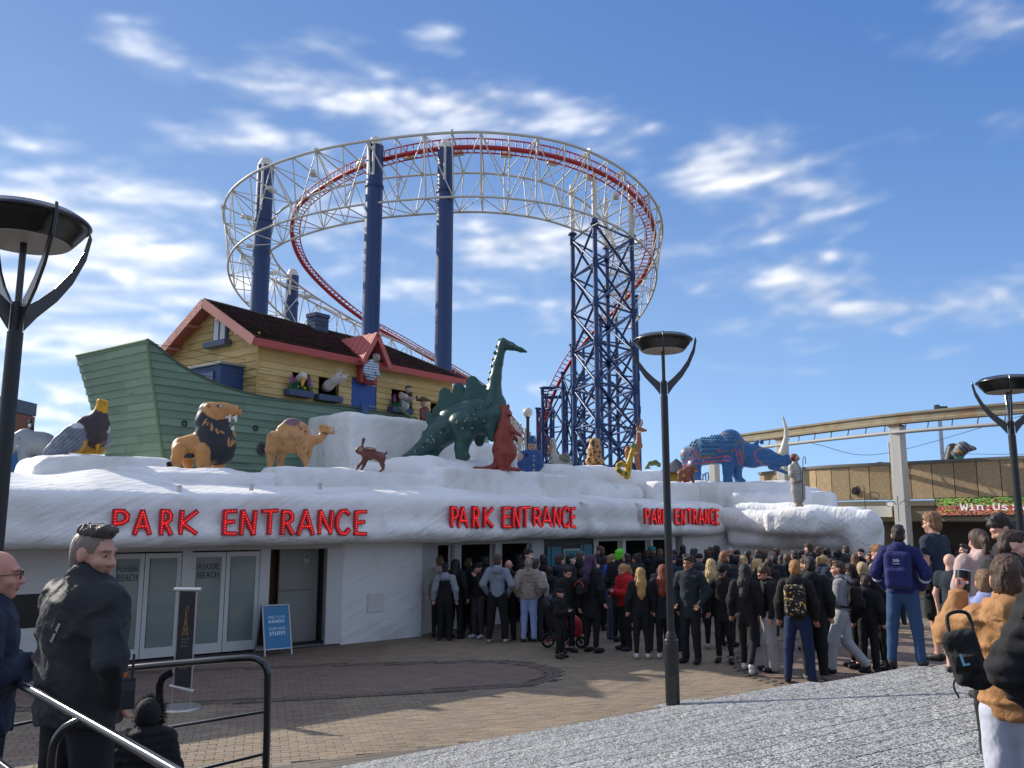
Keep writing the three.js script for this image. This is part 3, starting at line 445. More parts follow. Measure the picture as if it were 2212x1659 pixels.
{
  const redM = M('#b3232a', .55), rimM = M('#7c1015', .5), bulbM = new THREE.MeshPhysicalMaterial({ color: '#ff5a50', emissive: '#ff2418', emissiveIntensity: 1.1, roughness: .4 });
  const txt = 'PARKENTRANCE';
  const X1 = [[240, 281], [288, 328], [343, 374], [384, 428], [479, 513], [517, 555], [563, 601], [605, 636], [642, 679], [685, 720], [723, 757], [763, 793]], X2 = [[971, 990], [987, 1011], [1018, 1035], [1042, 1065], [1083, 1103], [1105, 1123], [1122, 1145], [1149, 1168], [1168, 1191], [1193, 1210], [1212, 1230], [1231, 1243]], X3 = [[1391, 1403], [1404, 1417], [1418, 1427], [1429, 1439], [1456, 1468], [1469, 1480], [1482, 1494], [1495, 1505], [1507, 1520], [1521, 1531], [1533, 1543], [1544, 1553]];
  [[X1, 1103, 1153, 'over the glazed doors'], [X2, 1096, 1138, 'over the open queue doors'], [X3, 1100, 1131, 'beside the rough rock end']].forEach(([X, y0, y1, where], si) => {
    const sg = thing('entrance_sign', 'red bulb-lit letters reading PARK ENTRANCE ' + where, 'sign', null);
    X.forEach(([a, b], i) => {
      const fa = facadePt(a, -.1), fb = facadePt(b, -.1), w = fa.p.distanceTo(fb.p), mid = fa.p.clone().add(fb.p).multiplyScalar(.5), D = -mid.z, yb = yAt((a + b) / 2, y1 + (i % 3 - 1) * .8, D), h = yAt((a + b) / 2, y0 + (i % 2) * 1.2, D) - yb, d = fb.p.clone().sub(fa.p).normalize();
      const sw = .043, segs = [], bulbs = []; let z = 0;
      for (const st of STROKES[txt[i]]) for (let k = 0; k < st.length - 1; k++) {
        const ax = (st[k][0] - .5) * (w - .06), ay = st[k][1] * h, bx = (st[k + 1][0] - .5) * (w - .06), by = st[k + 1][1] * h, L = Math.hypot(bx - ax, by - ay), an = Math.atan2(by - ay, bx - ax); z += .0012;
        segs.push(new THREE.BoxGeometry(L + sw * 1.1, sw * 1.9, .06 + z).rotateZ(an).translate((ax + bx) / 2, (ay + by) / 2, 0));
        const nb = Math.max(2, Math.round(L / .045)); for (let m = 0; m < nb; m++) bulbs.push(new THREE.IcosahedronGeometry(.0105, 0).translate(lerp(ax, bx, (m + .5) / nb), lerp(ay, by, (m + .5) / nb), .042 + z / 2));
      }
      const L = mesh(merge(segs), redM, 'letter', sg); L.position.set(mid.x, yb, mid.z); L.rotation.y = Math.atan2(-d.z, d.x); L.userData.label = 'red letter ' + txt[i];
      const bm = mesh(merge(bulbs), bulbM, 'bulbs', L); bm.userData.kind = 'stuff';
    });
  });
}
// ---------------------------------------------------------------- the ark: clapboard hull, yellow cabin, tiled roof
const ARK_A = V(-6.64, 0, -22), ARK_T = Math.atan2(.795, .606), aX = V(Math.cos(ARK_T), 0, -Math.sin(ARK_T)), aZ = V(Math.sin(ARK_T), 0, Math.cos(ARK_T));
const ark = thing('ark', 'clapboard ark with green hull and yellow cabin behind the white rocks', 'ark', null, ARK_A); ark.rotation.y = ARK_T;
const toArk = (p) => { const d = p.clone().sub(ARK_A); return V(d.dot(aX), p.y, d.dot(aZ)); };
const fromArk = (x, y, z) => V(ARK_A.x + aX.x * x + aZ.x * z, y, ARK_A.z + aX.z * x + aZ.z * z);
const arkPx = (px, py, zl) => { const a = fromArk(0, 0, zl), b = fromArk(5, 0, zl); return toArk(onV(px, py, a, b)); }; // on a plane along the hull
const arkPxX = (px, py, xl) => { const a = fromArk(xl, 0, 0), b = fromArk(xl, 0, -5); return toArk(onV(px, py, a, b)); }; // on a plane across
{
  const woodBump = noiseTex(256, (u, v) => 255 * clamp(.35 + (tileN(u * .12, v, 60, 2) - .5) * 1.1 + (tileN(u, v, 30, 2, 4) - .5) * .5));
  const wm = (hex) => new THREE.MeshPhysicalMaterial({ color: hex, vertexColors: true, roughness: .7, bumpMap: woodBump, bumpScale: .006 });
  const green = ['#6b8570', '#667f6b', '#708a75'].map(wm), yellow = ['#cbb074', '#c4a86c', '#d1b77c'].map(wm), pink = M('#c27a70', .65, { bumpMap: woodBump, bumpScale: .005 }), red = M('#b3514a', .6, { bumpMap: woodBump, bumpScale: .005 }), blue = M('#36507e', .6, { bumpMap: woodBump, bumpScale: .004 }), dkblue = M('#41506a', .65), holeM = M('#54493c', .9);
  const sheerPts = [[318, 735], [345, 754], [385, 787], [430, 812], [480, 834], [548, 854], [620, 866], [700, 875], [760, 881], [900, 905]].map(([a, b]) => arkPx(a, b, .25)); const sheer = (x) => { if (x <= sheerPts[0].x) return sheerPts[0].y; for (let i = 0; i < sheerPts.length - 1; i++) if (x < sheerPts[i + 1].x) return lerp(sheerPts[i].y, sheerPts[i + 1].y, (x - sheerPts[i].x) / (sheerPts[i + 1].x - sheerPts[i].x)); return sheerPts.at(-1).y; };
  const st0 = sheerPts[0], stB = arkPx(352, 985, .25), sternX = (y) => lerp(st0.x, stB.x, (st0.y - y) / (st0.y - stB.y));
  const fT = arkPxX(166, 776, st0.x), fB = arkPxX(222, 960, sternX(4.4)), sternZ = (y) => lerp(fT.z, fB.z, clamp((fT.y - y) / (fT.y - fB.y), 0, 2));
  const eave = arkPx(548, 723, 0).y, HZ = -4.06, ridgeY = arkPxX(470, 640, -.35).y - .05, HL = arkPx(985, 815, 0).x - .2, base = sheer(0) - .4;
  // a clapboard plank: strip with a proud lower edge. map(u, y, proud) -> local point
  const plank = (u0, u1, y0, y1, topOf, map, mats, name, parent, botOf) => {
    const n = Math.max(1, Math.ceil((u1 - u0) / .3)), pos = [], nrm = [], uv = [], col = [], idx = [], tone = rr(.86, 1.08), wear = rnd(), base0 = rnd() * 9;
    let any = false; const pr = .036 + rr(-.006, .008), dy = rr(-.006, .006);
    for (let i = 0; i <= n; i++) {
      const u = lerp(u0 + .003, u1 - .003, i / n), b = Math.max(y0 + dy, botOf ? botOf(u) : -9), t = Math.max(b, Math.min(y1 + .004, topOf ? topOf(u) : 99)); if (t > b + .02) any = true;
      for (const [y, p] of [[t, .006], [b, pr], [b, -.01]]) { const m = map(u, y, p); pos.push(m.x, m.y, m.z); uv.push(u * .6 + base0, y * 1.3); const s = tone * (1 - .45 * sstep(.66, .78, fbm(u * 1.4 + base0, y * 9, wear * 5, 4)) * sstep(.3, .9, wear)) * (.93 + .14 * vnoise(u * 3, y * 3, 2)); col.push(s, s * .99, s * .97); }
    }
    if (!any) return;
    for (let i = 0; i < n; i++) for (let k = 0; k < 2; k++) { const a = i * 3 + k, b = a + 3; idx.push(a, a + 1, b, b, a + 1, b + 1); }
    const g = new THREE.BufferGeometry(); g.setAttribute('position', new THREE.Float32BufferAttribute(pos, 3)); g.setAttribute('uv', new THREE.Float32BufferAttribute(uv, 2)); g.setAttribute('color', new THREE.Float32BufferAttribute(col, 3)); g.setIndex(idx); const q = g.toNonIndexed(); q.computeVertexNormals(); mesh(q, pick(mats), name, parent);
  };
  const part = (n) => { const g = new THREE.Group(); g.name = n; ark.add(g); return g; };
  // backing solids
  const hullG = part('hull');
  { const poly = []; for (let x = st0.x; x <= 9.4; x += .4) poly.push([x, sheer(x) - .01]); poly.push([9.4, 2.6], [sternX(2.6) + .01, 2.6]); const s = new THREE.Shape(poly.map(([x, y]) => new THREE.Vector2(x, y))); mesh(new THREE.ExtrudeGeometry(s, { depth: 2.6, bevelEnabled: false }).translate(.05, 0, -2.37), M('#3c5039', .9), 'hull_core', hullG); }
  const rowH = .185;
  for (let y = 2.7; y < st0.y; y += rowH) {
    let u = sternX(y + .05); while (u < 9.3) { const L = rr(2.2, 4.6), e = Math.min(9.3, u + L); plank(u, e, y, y + rowH, sheer, (a, b, p) => V(a, b, .25 + p), green, 'plank', hullG); u = e; }
    // stern face
    const z1 = sternZ(y); const cut = Math.abs(z1 - .25) > 1 && rnd() > .4 ? rr(.35, .65) : 1; let k0 = 0;
    for (const k1 of cut < 1 ? [cut, 1] : [1]) { plank(k0 * (.25 - z1), k1 * (.25 - z1), y, y + rowH, () => st0.y - .0, (a, b, p) => V(sternX(b) - p - .01, b, lerp(sternZ(b), .25, a / (.25 - z1))), green, 'plank', hullG); k0 = k1; }
  }
  { const c = (y, p) => V(sternX(y) - .02, y, .27); bar(hullG, c(2.7), c(st0.y), .035, green[0], 'corner_post', 6).material = M('#5a7456', .7); bar(hullG, c(st0.y), V(fT.x - .02, st0.y + .02, fT.z), .035, M('#66805f', .7), 'top_rail', 6);
    mesh(tube(sheerPts.map((p) => V(p.x, p.y + .01, .24)), .045, 60, 6), M('#4d5a45', .8), 'top_rail', hullG);
    mesh(tube([V(fT.x, st0.y, fT.z), V(fT.x + 1.2, st0.y - .35, fT.z), V(fT.x + 3, st0.y - 1, fT.z)], .045, 20, 6), M('#4d5a45', .8), 'top_rail', hullG);
    for (const [px, py] of [[566, 970], [691, 983]]) { const q = arkPx(px, py, .28), h = mesh(new THREE.TorusGeometry(.13, .035, 8, 20), M('#3b3f3b', .6), 'porthole', hullG); h.position.set(q.x, q.y, .29); const gl = mesh(new THREE.CylinderGeometry(.13, .13, .05, 20).rotateX(Math.PI / 2), M('#15181a', .15), 'glass', h); gl.position.z = -.005; }
    for (const [px, py] of [[398, 915], [552, 925]]) { const q = arkPx(px, py, .28), h = mesh(new THREE.TorusGeometry(.06, .02, 6, 14), M('#22261f', .6), 'ring', hullG); h.position.set(q.x, q.y, .29); }
  }
  // cabin: openings on the long wall
  const holes = [['window', 632, 668, 805, 852], ['window', 689, 731, 816, 864], ['door', 760, 812, 820, 890], ['window', 846, 890, 841, 884], ['window', 930, 946, 870, 893]].map(([k, a, b, c, d]) => { const p = arkPx(a, c, .02), q = arkPx(b, d, .02), r = arkPx(b, c, .02), s = arkPx(a, d, .02); return { k, x0: p.x, x1: q.x, y1: (p.y + r.y) / 2, y0: (q.y + s.y) / 2 }; });
  const cab = part('cabin');
  { const s = new THREE.Shape([[0, base - .4], [HL, base - .4], [HL, eave], [0, eave]].map(([x, y]) => new THREE.Vector2(x, y))); for (const h of holes) s.holes.push(new THREE.Path([[h.x0, h.y0], [h.x1, h.y0], [h.x1, h.y1], [h.x0, h.y1]].map(([x, y]) => new THREE.Vector2(x, y)))); mesh(new THREE.ExtrudeGeometry(s, { depth: .1, bevelEnabled: false }).translate(0, 0, -.11), M('#a98a4c', .8), 'wall', cab);
    mesh(box(HL - .1, eave - base + .3, .06, HL / 2, (eave + base) / 2 - .15, -1.2), holeM, 'inner_wall', cab); mesh(box(HL - .1, .05, 1.2, HL / 2, base + .1, -.65), holeM, 'deck', cab);
    const gs = new THREE.Shape([[0, base - .6], [-HZ, base - .6], [-HZ, eave], [-HZ / 2, ridgeY - .12], [0, eave]].map(([x, y]) => new THREE.Vector2(x, y))); mesh(new THREE.ExtrudeGeometry(gs, { depth: .08, bevelEnabled: false }).rotateY(Math.PI / 2).translate(.01, 0, 0), M('#a98a4c', .8), 'wall', cab);
    mesh(box(.08, eave - base + .6, -HZ, HL - .05, (eave + base) / 2 - .3, HZ / 2), M('#a98a4c', .8), 'wall', cab); }
  const rh = .17;
  for (let y = base - .3; y < eave; y += rh) { let u = 0; const cuts = holes.filter((h) => h.y0 < y + rh * .7 && h.y1 > y + rh * .3).sort((a, b) => a.x0 - b.x0); for (const h of [...cuts, { x0: HL, x1: HL }]) { let v = u; while (h.x0 - v > .06) { const e = Math.min(h.x0, v + rr(2.0, 3.6)); plank(v, e, y, y + rh, () => eave, (a, b, p) => V(a, b, p), yellow, 'plank', cab, (x) => Math.max(sheer(x) - .12, -9)); v = e; } u = h.x1; } }
  const gr = .21; for (let y = base - .3; y < ridgeY - .15; y += gr) { const w = y < eave ? 0 : (y - eave) / (ridgeY - .1 - eave) * (-HZ / 2), a0 = w, a1 = -HZ - w; if (a1 - a0 < .1) continue; const cut = a1 - a0 > 2 && rnd() > .5 ? lerp(a0, a1, rr(.35, .65)) : a1; let k = a0; for (const e of cut < a1 ? [cut, a1] : [a1]) { plank(k, e, y, y + gr, (z) => eave + Math.min(z, -HZ - z) / (-HZ / 2) * (ridgeY - .1 - eave), (a, b, p) => V(-p, b, -a), yellow, 'plank', cab); k = e; } }
  mesh(box(.05, eave - base + .2, .05, -.02, (eave + base) / 2, .02), M('#c8a65c', .7), 'corner_board', cab);
  // roof
  const roof = part('roof'), ov = .38, eo = .3, mid = HZ / 2, slope = (ridgeY - eave) / (-mid), hipX = HL - 1.5, dropN = eave - slope * eo;
  const slab = (pts, mat, name) => { const g = new THREE.BufferGeometry(), pos = []; const tri = pts.length === 4 ? [[0, 1, 2], [0, 2, 3]] : [[0, 1, 2]]; for (const t of tri) for (const k of t) pos.push(...pts[k].toArray()); const lo = pts.map((p) => p.clone().add(V(0, -.07, 0))); for (const t of tri) for (const k of [...t].reverse()) pos.push(...lo[k].toArray()); for (let i = 0; i < pts.length; i++) { const j = (i + 1) % pts.length; pos.push(...pts[i].toArray(), ...lo[i].toArray(), ...lo[j].toArray(), ...pts[i].toArray(), ...lo[j].toArray(), ...pts[j].toArray()); } g.setAttribute('position', new THREE.Float32BufferAttribute(pos, 3)); g.computeVertexNormals(); uvPlanar(g); return mesh(g, mat, name, roof); };
  const rA = V(-ov, ridgeY, mid), rB = V(hipX, ridgeY - .12, mid), eA = V(-ov, dropN, eo), eB = V(HL + eo, dropN, eo), bA = V(-ov, dropN, HZ - eo), bB = V(HL + eo, dropN, HZ - eo), soff = M('#b7695f', .7);
  slab([rA, eA, eB, rB], soff, 'roof_slope'); slab([rA, rB, bB, bA], soff, 'roof_slope'); slab([rB, eB, bB], soff, 'roof_hip');
  const tg = rbox(.2, .012, .24, .004), tm = new THREE.MeshPhysicalMaterial({ color: '#fff', roughness: .85, bumpMap: TX.fine, bumpScale: .004 }), tiles = [], q0 = new THREE.Quaternion();
  const lay = (a, b, c, d, rows, per) => { const nrm = b.clone().sub(a).cross(d.clone().sub(a)).normalize(); if (nrm.y < 0) nrm.negate(); for (let r = 0; r < rows; r++) { const l = a.clone().lerp(b, (r + .5) / rows), e = d.clone().lerp(c, (r + .5) / rows), L = l.distanceTo(e), n = Math.max(1, Math.round(L / per)), ex = e.clone().sub(l).normalize(), down = ex.clone().cross(nrm).normalize(); if (down.y > 0) down.negate(); const ez = ex.clone().cross(nrm).normalize(), m = new THREE.Matrix4().makeBasis(ex, nrm, ez.negate()); for (let i = 0; i < n; i++) { const p = l.clone().lerp(e, (i + .5 + (r % 2 ? .2 : -.2)) / n).addScaledVector(nrm, .022 + rr(0, .01)); const qt = new THREE.Quaternion().setFromRotationMatrix(m); qt.multiply(new THREE.Quaternion().setFromAxisAngle(V(1, 0, 0), (down.dot(V(m.elements[8], m.elements[9], m.elements[10])) > 0 ? 1 : -1) * .05)); tiles.push([p, qt]); } } };
  const nR = 13; lay(rA, eA, eB, rB, nR, .21); lay(rB, rB.clone().lerp(eB, 1), bB, rB, 0, .21); lay(rA, bA, bB, rB, nR, .21);
  for (let r = 0; r < 9; r++) { const a = rB.clone().lerp(eB, (r + .6) / 9), b = rB.clone().lerp(bB, (r + .6) / 9); lay(a, a.clone().add(V(.06, -.08, .02)), b.clone().add(V(.06, -.08, -.02)), b, 1, .21); }
  { const im = new THREE.InstancedMesh(tg, tm, tiles.length), m4 = new THREE.Matrix4(), c = new THREE.Color(); tiles.forEach(([p, q], i) => { im.setMatrixAt(i, m4.compose(p, q, V(1, 1, 1))); const moss = sstep(.5, .68, fbm(p.x * 1.2, p.y * 1.2, p.z, 3)), s = rr(.7, 1.25); c.setRGB(lerp(.1, .075, moss) * s, lerp(.077, .078, moss) * s, lerp(.076, .05, moss) * s); im.setColorAt(i, c); }); im.name = 'roof_tiles'; im.userData.kind = 'stuff'; im.castShadow = im.receiveShadow = true; roof.add(im); }
  mesh(tube([V(-ov, ridgeY + .03, mid), V(hipX * .5, ridgeY - .06, mid), V(hipX, ridgeY - .1, mid)], .06, 20, 8), M('#39342e', .9), 'ridge_cap', roof); bar(roof, rB.clone().add(V(0, .03, 0)), eB.clone().add(V(0, .05, 0)), .05, M('#51352f', .9), 'hip_cap');
  const beam = (a, b, h, t, mat, name) => { const d = b.clone().sub(a), L = d.length(), m = mesh(box(L, h, t), mat, name, roof); const x = d.normalize(), z = Math.abs(x.z) > .9 || Math.abs(x.y) > .3 ? V(1, 0, 0) : V(0, 0, 1), y = z.clone().cross(x).normalize(); m.quaternion.setFromRotationMatrix(new THREE.Matrix4().makeBasis(x, y, x.clone().cross(y))); m.position.copy(a).add(b).multiplyScalar(1); m.position.copy(a.clone().add(b).multiplyScalar(.5)); return m; };
  const dn = V(0, -.05, 0); beam(rA.clone().add(V(-.03, -.05, 0)), eA.clone().add(V(-.03, -.07, .04)), .24, .05, pink, 'bargeboard'); beam(rA.clone().add(V(-.03, -.05, 0)), bA.clone().add(V(-.03, -.07, -.04)), .24, .05, pink, 'bargeboard');
  beam(eA.clone().add(V(.0, -.07, .03)), eB.clone().add(V(.05, -.07, .03)), .2, .04, red, 'eave_board'); beam(bA.clone().add(V(0, -.07, -.03)), bB.clone().add(V(.05, -.07, -.03)), .2, .04, red, 'eave_board');
  for (const k of [.33, .72]) { const p = rA.clone().lerp(bA, k); mesh(box(.34, .07, .07, .14, -.15, .1), pink, 'purlin_end', roof).position.copy(p); const p2 = rA.clone().lerp(eA, k); mesh(box(.34, .07, .07, .14, -.15, -.1), pink, 'purlin_end', roof).position.copy(p2); }
  // chimney of painted brick
  { const b = toArk(P(715, 735, 25.4)), ch = part('chimney'); for (let r = 0; r < 5; r++) mesh(rbox(.52 + (r === 4 ? .05 : 0), .125, .42 + (r === 4 ? .05 : 0), .01, b.x, ridgeY - .28 + r * .135, mid + .25), M(r % 2 ? '#4a586e' : '#435068', .8), 'brick_course', ch); }
  // gable window, hutch
  { const w = part('gable_window'), a = arkPxX(466, 688, -.03), b = arkPxX(491, 737, -.03), zc = (a.z + b.z) / 2, yc = (a.y + b.y) / 2, wd = Math.abs(a.z - b.z), ht = Math.abs(a.y - b.y); mesh(box(.05, ht + .06, wd + .06, -.05, yc, zc), dkblue, 'frame', w); for (const s of [-.5, .5]) mesh(box(.03, ht * .94, wd * .36, -.085, yc, zc + s * wd * .5), M('#c9ccd0', .35), 'pane', w); mesh(rbox(.22, .16, wd + .42, .01, -.15, yc - ht / 2 - .06, zc), M('#5d6679', .7), 'sill_box', w); }
  { const h = part('hutch'), a = arkPxX(414, 785, -.7), b = arkPxX(478, 800, -.7), zc = (a.z + b.z) / 2, wd = Math.abs(a.z - b.z), y1 = (a.y + b.y) / 2; mesh(box(.7, 1.5, wd, -.37, y1 - .75, zc), blue, 'hutch_body', h); mesh(rbox(.8, .07, wd + .14, .01, -.38, y1 + .03, zc), M('#9a9c9a', .7), 'hutch_roof', h); const dr = mesh(box(.03, 1.1, wd * .6, -.74, y1 - .7, zc), M('#2f4876', .6), 'door', h); mesh(box(.03, .9, .06, -.77, y1 - .7, zc).rotateX(.0), M('#3d5a8c', .6), 'brace', dr); }
  // side windows with boxes, door, dormer
  const bx = (pxa, pxb, py0, py1, dz, name, mat) => { const a = arkPx(pxa, py0, dz), b = arkPx(pxb, py1, dz), c = arkPx(pxb, py0, dz), x0 = a.x, x1 = b.x, y = (a.y + c.y) / 2 - .1; const m = mesh(rbox(x1 - x0, .17, .26, .012, (x0 + x1) / 2, y, .16), mat, name, ark); return { x: (x0 + x1) / 2, y: y + .08, w: x1 - x0, m }; };
  const b1 = bx(621, 674, 842, 856, .2, 'window_box', dkblue), b2 = bx(686, 737, 853, 867, .2, 'window_sill', dkblue), b3 = bx(845, 889, 880, 892, .2, 'window_box', dkblue);
  const flowers = (b, n) => { const f = new THREE.Group(); f.name = 'flowers'; b.m.add(f); const leaves = [], gm = M('#2f6a3c', .7); for (let i = 0; i < 60; i++) { const x = b.x + rr(-.48, .48) * b.w, l = new THREE.ConeGeometry(.018, rr(.14, .3), 4).translate(0, .1, 0).rotateZ(rr(-.5, .5)).rotateX(rr(-.3, .6)); leaves.push(l.translate(x, b.y + rr(0, .05), .16 + rr(-.06, .1))); } mesh(merge(leaves), gm, 'leaves', f).userData.kind = 'stuff'; const mk = (x, y, c, r, k) => { const l = []; for (let i = 0; i < k; i++) l.push(new THREE.IcosahedronGeometry(r * (1 - i * .12), 0).translate(x + rr(-.01, .01), y + i * r * 1.1, .2 + rr(-.02, .02))); mesh(merge(l), M(c, .7), 'blossom', f); }; for (const s of [-.38, -.3, .33, .42]) mk(b.x + s * b.w, b.y + .2, pick(['#7a5fa0', '#a04d8a', '#8d6ab5']), .04, 5); mk(b.x + .2 * b.w, b.y + .08, '#e0b12c', .045, 1); mk(b.x - .1 * b.w, b.y + .1, '#d8d0c4', .035, 1); };
  flowers(b1); flowers(b3);
  { const d = holes[2]; const g = part('door'); mesh(box(d.x1 - d.x0, d.y1 - d.y0 + .3, .05, (d.x0 + d.x1) / 2, (d.y0 + d.y1) / 2 - .15, -.02), M('#1f4f9a', .5), 'door_leaf', g); for (const k of [.85, .2]) mesh(box((d.x1 - d.x0) * .4, .035, .02, d.x1 - (d.x1 - d.x0) * .22, lerp(d.y0, d.y1, k), .015), M('#8d98a8', .5), 'hinge', g);
    for (const [px0, py0, px1, py1] of [[783, 878, 800, 900], [860, 880, 900, 905]]) { const a = arkPx(px0, py0, .5), b = arkPx(px1, py1, .5); bar(g, V(a.x, a.y, .5), V(b.x, b.y - .1, .5), .05, M('#56704f', .7), 'stair_rail'); } mesh(box(.3, .6, .08, arkPx(787, 890, .5).x, arkPx(787, 895, .5).y, .5), M('#2c4d86', .6), 'stair_panel', g); }
  { const dm = part('dormer'), l = arkPx(779, 790, .3), r = arkPx(826, 775, .3), t = arkPx(800, 718, .45), bt = arkPx(800, 828, .05), xc = (l.x + r.x) / 2, w = (r.x - l.x), rY = t.y, ey = (l.y + r.y) / 2; const dr = M('#a8403c', .6), drt = M('#bb5a52', .65);
    mesh(box(w * .78, ey - eave + .9, .8, xc, (ey + eave) / 2 - .35, -.2), dr, 'dormer_wall', dm); mesh(box(w * .42, .62, .1, xc, ey - .35, .18), M('#7a2f2d', .8), 'opening', dm);
    for (const s of [-1, 1]) { const a = V(xc, rY, .45), b = V(xc + s * w * .62, ey - .05, .45), L = a.distanceTo(b); const m = mesh(box(L, .06, 1.5), drt, 'dormer_roof', dm); m.position.set((a.x + b.x) / 2, (a.y + b.y) / 2, -.25); m.rotation.z = Math.atan2(b.y - a.y, b.x - a.x); for (let k = 0; k < 6; k++) { const st = mesh(box(L, .02, .05), dr, 'batten', dm); st.position.set(m.position.x, m.position.y + .045, .42 - k * .25); st.rotation.z = m.rotation.z; } const bb = mesh(box(L + .06, .15, .05), M('#c2625a', .6), 'bargeboard', dm); bb.position.set(m.position.x, m.position.y - .04, .52); bb.rotation.z = m.rotation.z; } }
}
// ---------------------------------------------------------------- painted animal statues on the rocks
// shapes are laid out in side view (x along, y down, z towards the plaza), in units of the enlarged print each was measured on
const Lm = (c, pts, f, k) => pts.slice(1).map((p, i) => ({ a: pts[i], b: p, c, f, k }));
const El = (c, x, y, z, rx, ry, rz, rot = 0, k) => ({ e: [x, y, z], r: [rx, ry, rz], rot: -rot * Math.PI / 180, c, k });
const paintMat = new THREE.MeshPhysicalMaterial({ color: '#fff', vertexColors: true, roughness: .5, bumpMap: rep(TX.plaster, 2), bumpScale: .006 });
const glossMat = new THREE.MeshPhysicalMaterial({ color: '#fff', vertexColors: true, roughness: .36, bumpMap: rep(TX.plaster, 2), bumpScale: .005 });
const ZR = { r2: [0, 599.1, 3], r3: [553, 599.1, 3], r4: [1106, 783.4, 3], rh: [1456.2, 903.2, 7.059] };
function statue(name, label, cat, zr, ox, oy, D, prims, colors, o = {}) {
  const [zx, zy, zk] = ZR[zr], px = zx + ox / zk, py = zy + oy / zk, pos = P(px, py, D), k = D / ray(px, py)[2] / FPX / zk;
  const cv = (q) => { const r = { ...q }; if (q.k) r.k = q.k * k; if (q.bias) r.bias = q.bias * k; if (q.a) { r.a = [(q.a[0] - ox) * k, (oy - q.a[1]) * k, q.a[2] * k, q.a[3] * k]; r.b = [(q.b[0] - ox) * k, (oy - q.b[1]) * k, q.b[2] * k, q.b[3] * k]; } else if (q.e) { r.e = [(q.e[0] - ox) * k, (oy - q.e[1]) * k, q.e[2] * k]; r.r = q.r.map((v) => v * k); } return r; };
  const pts = prims.flat().map(cv);
  const pe = (o.spots ?? []).map(([x, y, rx, ry, rot, hex, both]) => [(x - ox) * k, (oy - y) * k, rx * k, ry * k, -(rot ?? 0) * Math.PI / 180, new THREE.Color(hex), both]);
  const paint = (p, c, n) => { for (const [x, y, rx, ry, rot, col, both] of pe) { if (!both && n[2] < -.1) continue; const X = p[0] - x, Y = p[1] - y, cs = Math.cos(rot), sn = Math.sin(rot); if (((X * cs + Y * sn) / rx) ** 2 + ((-X * sn + Y * cs) / ry) ** 2 < 1) c.copy(col); } o.paint?.(p, c, n, k, ox, oy); };
  const g = solid(pts, o.cell ?? .028, { k: (o.blend ?? 14) * k, colors, paint, grime: o.grime ?? .3 });
  const t = thing(name, label, cat, o.group, pos); t.rotation.y = Math.atan2(-pos.x, D) + (o.turn ?? 0);
  const b = mesh(g, o.gloss ? glossMat : paintMat, 'body', t);
  for (const [nm, pr, cols, oo] of o.parts ?? []) mesh(solid(pr.flat().map(cv), oo?.cell ?? o.cell ?? .024, { k: (oo?.blend ?? 4) * k, colors: cols, grime: .1, paint: oo?.paint }), paintMat, nm, t);
  return { t, k };
}
const Dof = (px, off) => -facadePt(px, off).p.z;
// eagle with folded wings
statue('eagle_statue', 'eagle statue with yellow head and grey wings beside the green stern', 'statue', 'r2', 570, 1150, Dof(190, 2.9), [
  Lm(0, [[610, 1040, 0, 62], [605, 960, 0, 82], [615, 905, 0, 55], [622, 880, 0, 38]], .85), Lm(0, [[540, 945, 20, 45], [600, 940, 0, 60]]),
  Lm(1, [[622, 890, 0, 37], [628, 840, 0, 34], [630, 815, 0, 30], [615, 800, 12, 20]]), Lm(1, [[640, 812, 0, 26], [655, 800, 0, 13]]),
  Lm(2, [[510, 970, 30, 40], [470, 1030, 40, 58], [420, 1090, 45, 60], [360, 1140, 45, 38], [330, 1160, 45, 18]], .5), Lm(2, [[560, 1000, 10, 30], [500, 1080, 20, 50], [400, 1150, 25, 22]], .5),
  Lm(2, [[670, 970, -10, 22], [668, 1060, -20, 30], [650, 1120, -25, 20]], .6), El(3, 495, 970, 55, 36, 14, 16, 5), El(3, 682, 985, 20, 8, 20, 14),
  Lm(1, [[545, 1070, 25, 12], [530, 1130, 30, 9], [505, 1143, 45, 7], [550, 1145, 45, 7]], 1, 3), Lm(1, [[625, 1075, 25, 12], [618, 1130, 30, 9], [598, 1143, 45, 7], [640, 1145, 45, 7]], 1, 3),
  Lm(4, [[480, 1120, -15, 26], [560, 1105, -20, 40], [640, 1118, -20, 28]], .7)], ['#3b2f33', '#d99b10', '#7f8795', '#c9cdd2', '#b5841c'],
  { spots: [[640, 810, 16, 2.5, -20, '#5d4208']], paint: (p, c, n, k) => { const d = c.r < .3 && c.b > .25; if (c.b > .2 && c.b < .36 && Math.sin((p[0] * .8 - p[1] * .75) / k * .28) > .35) c.multiplyScalar(.55); } });
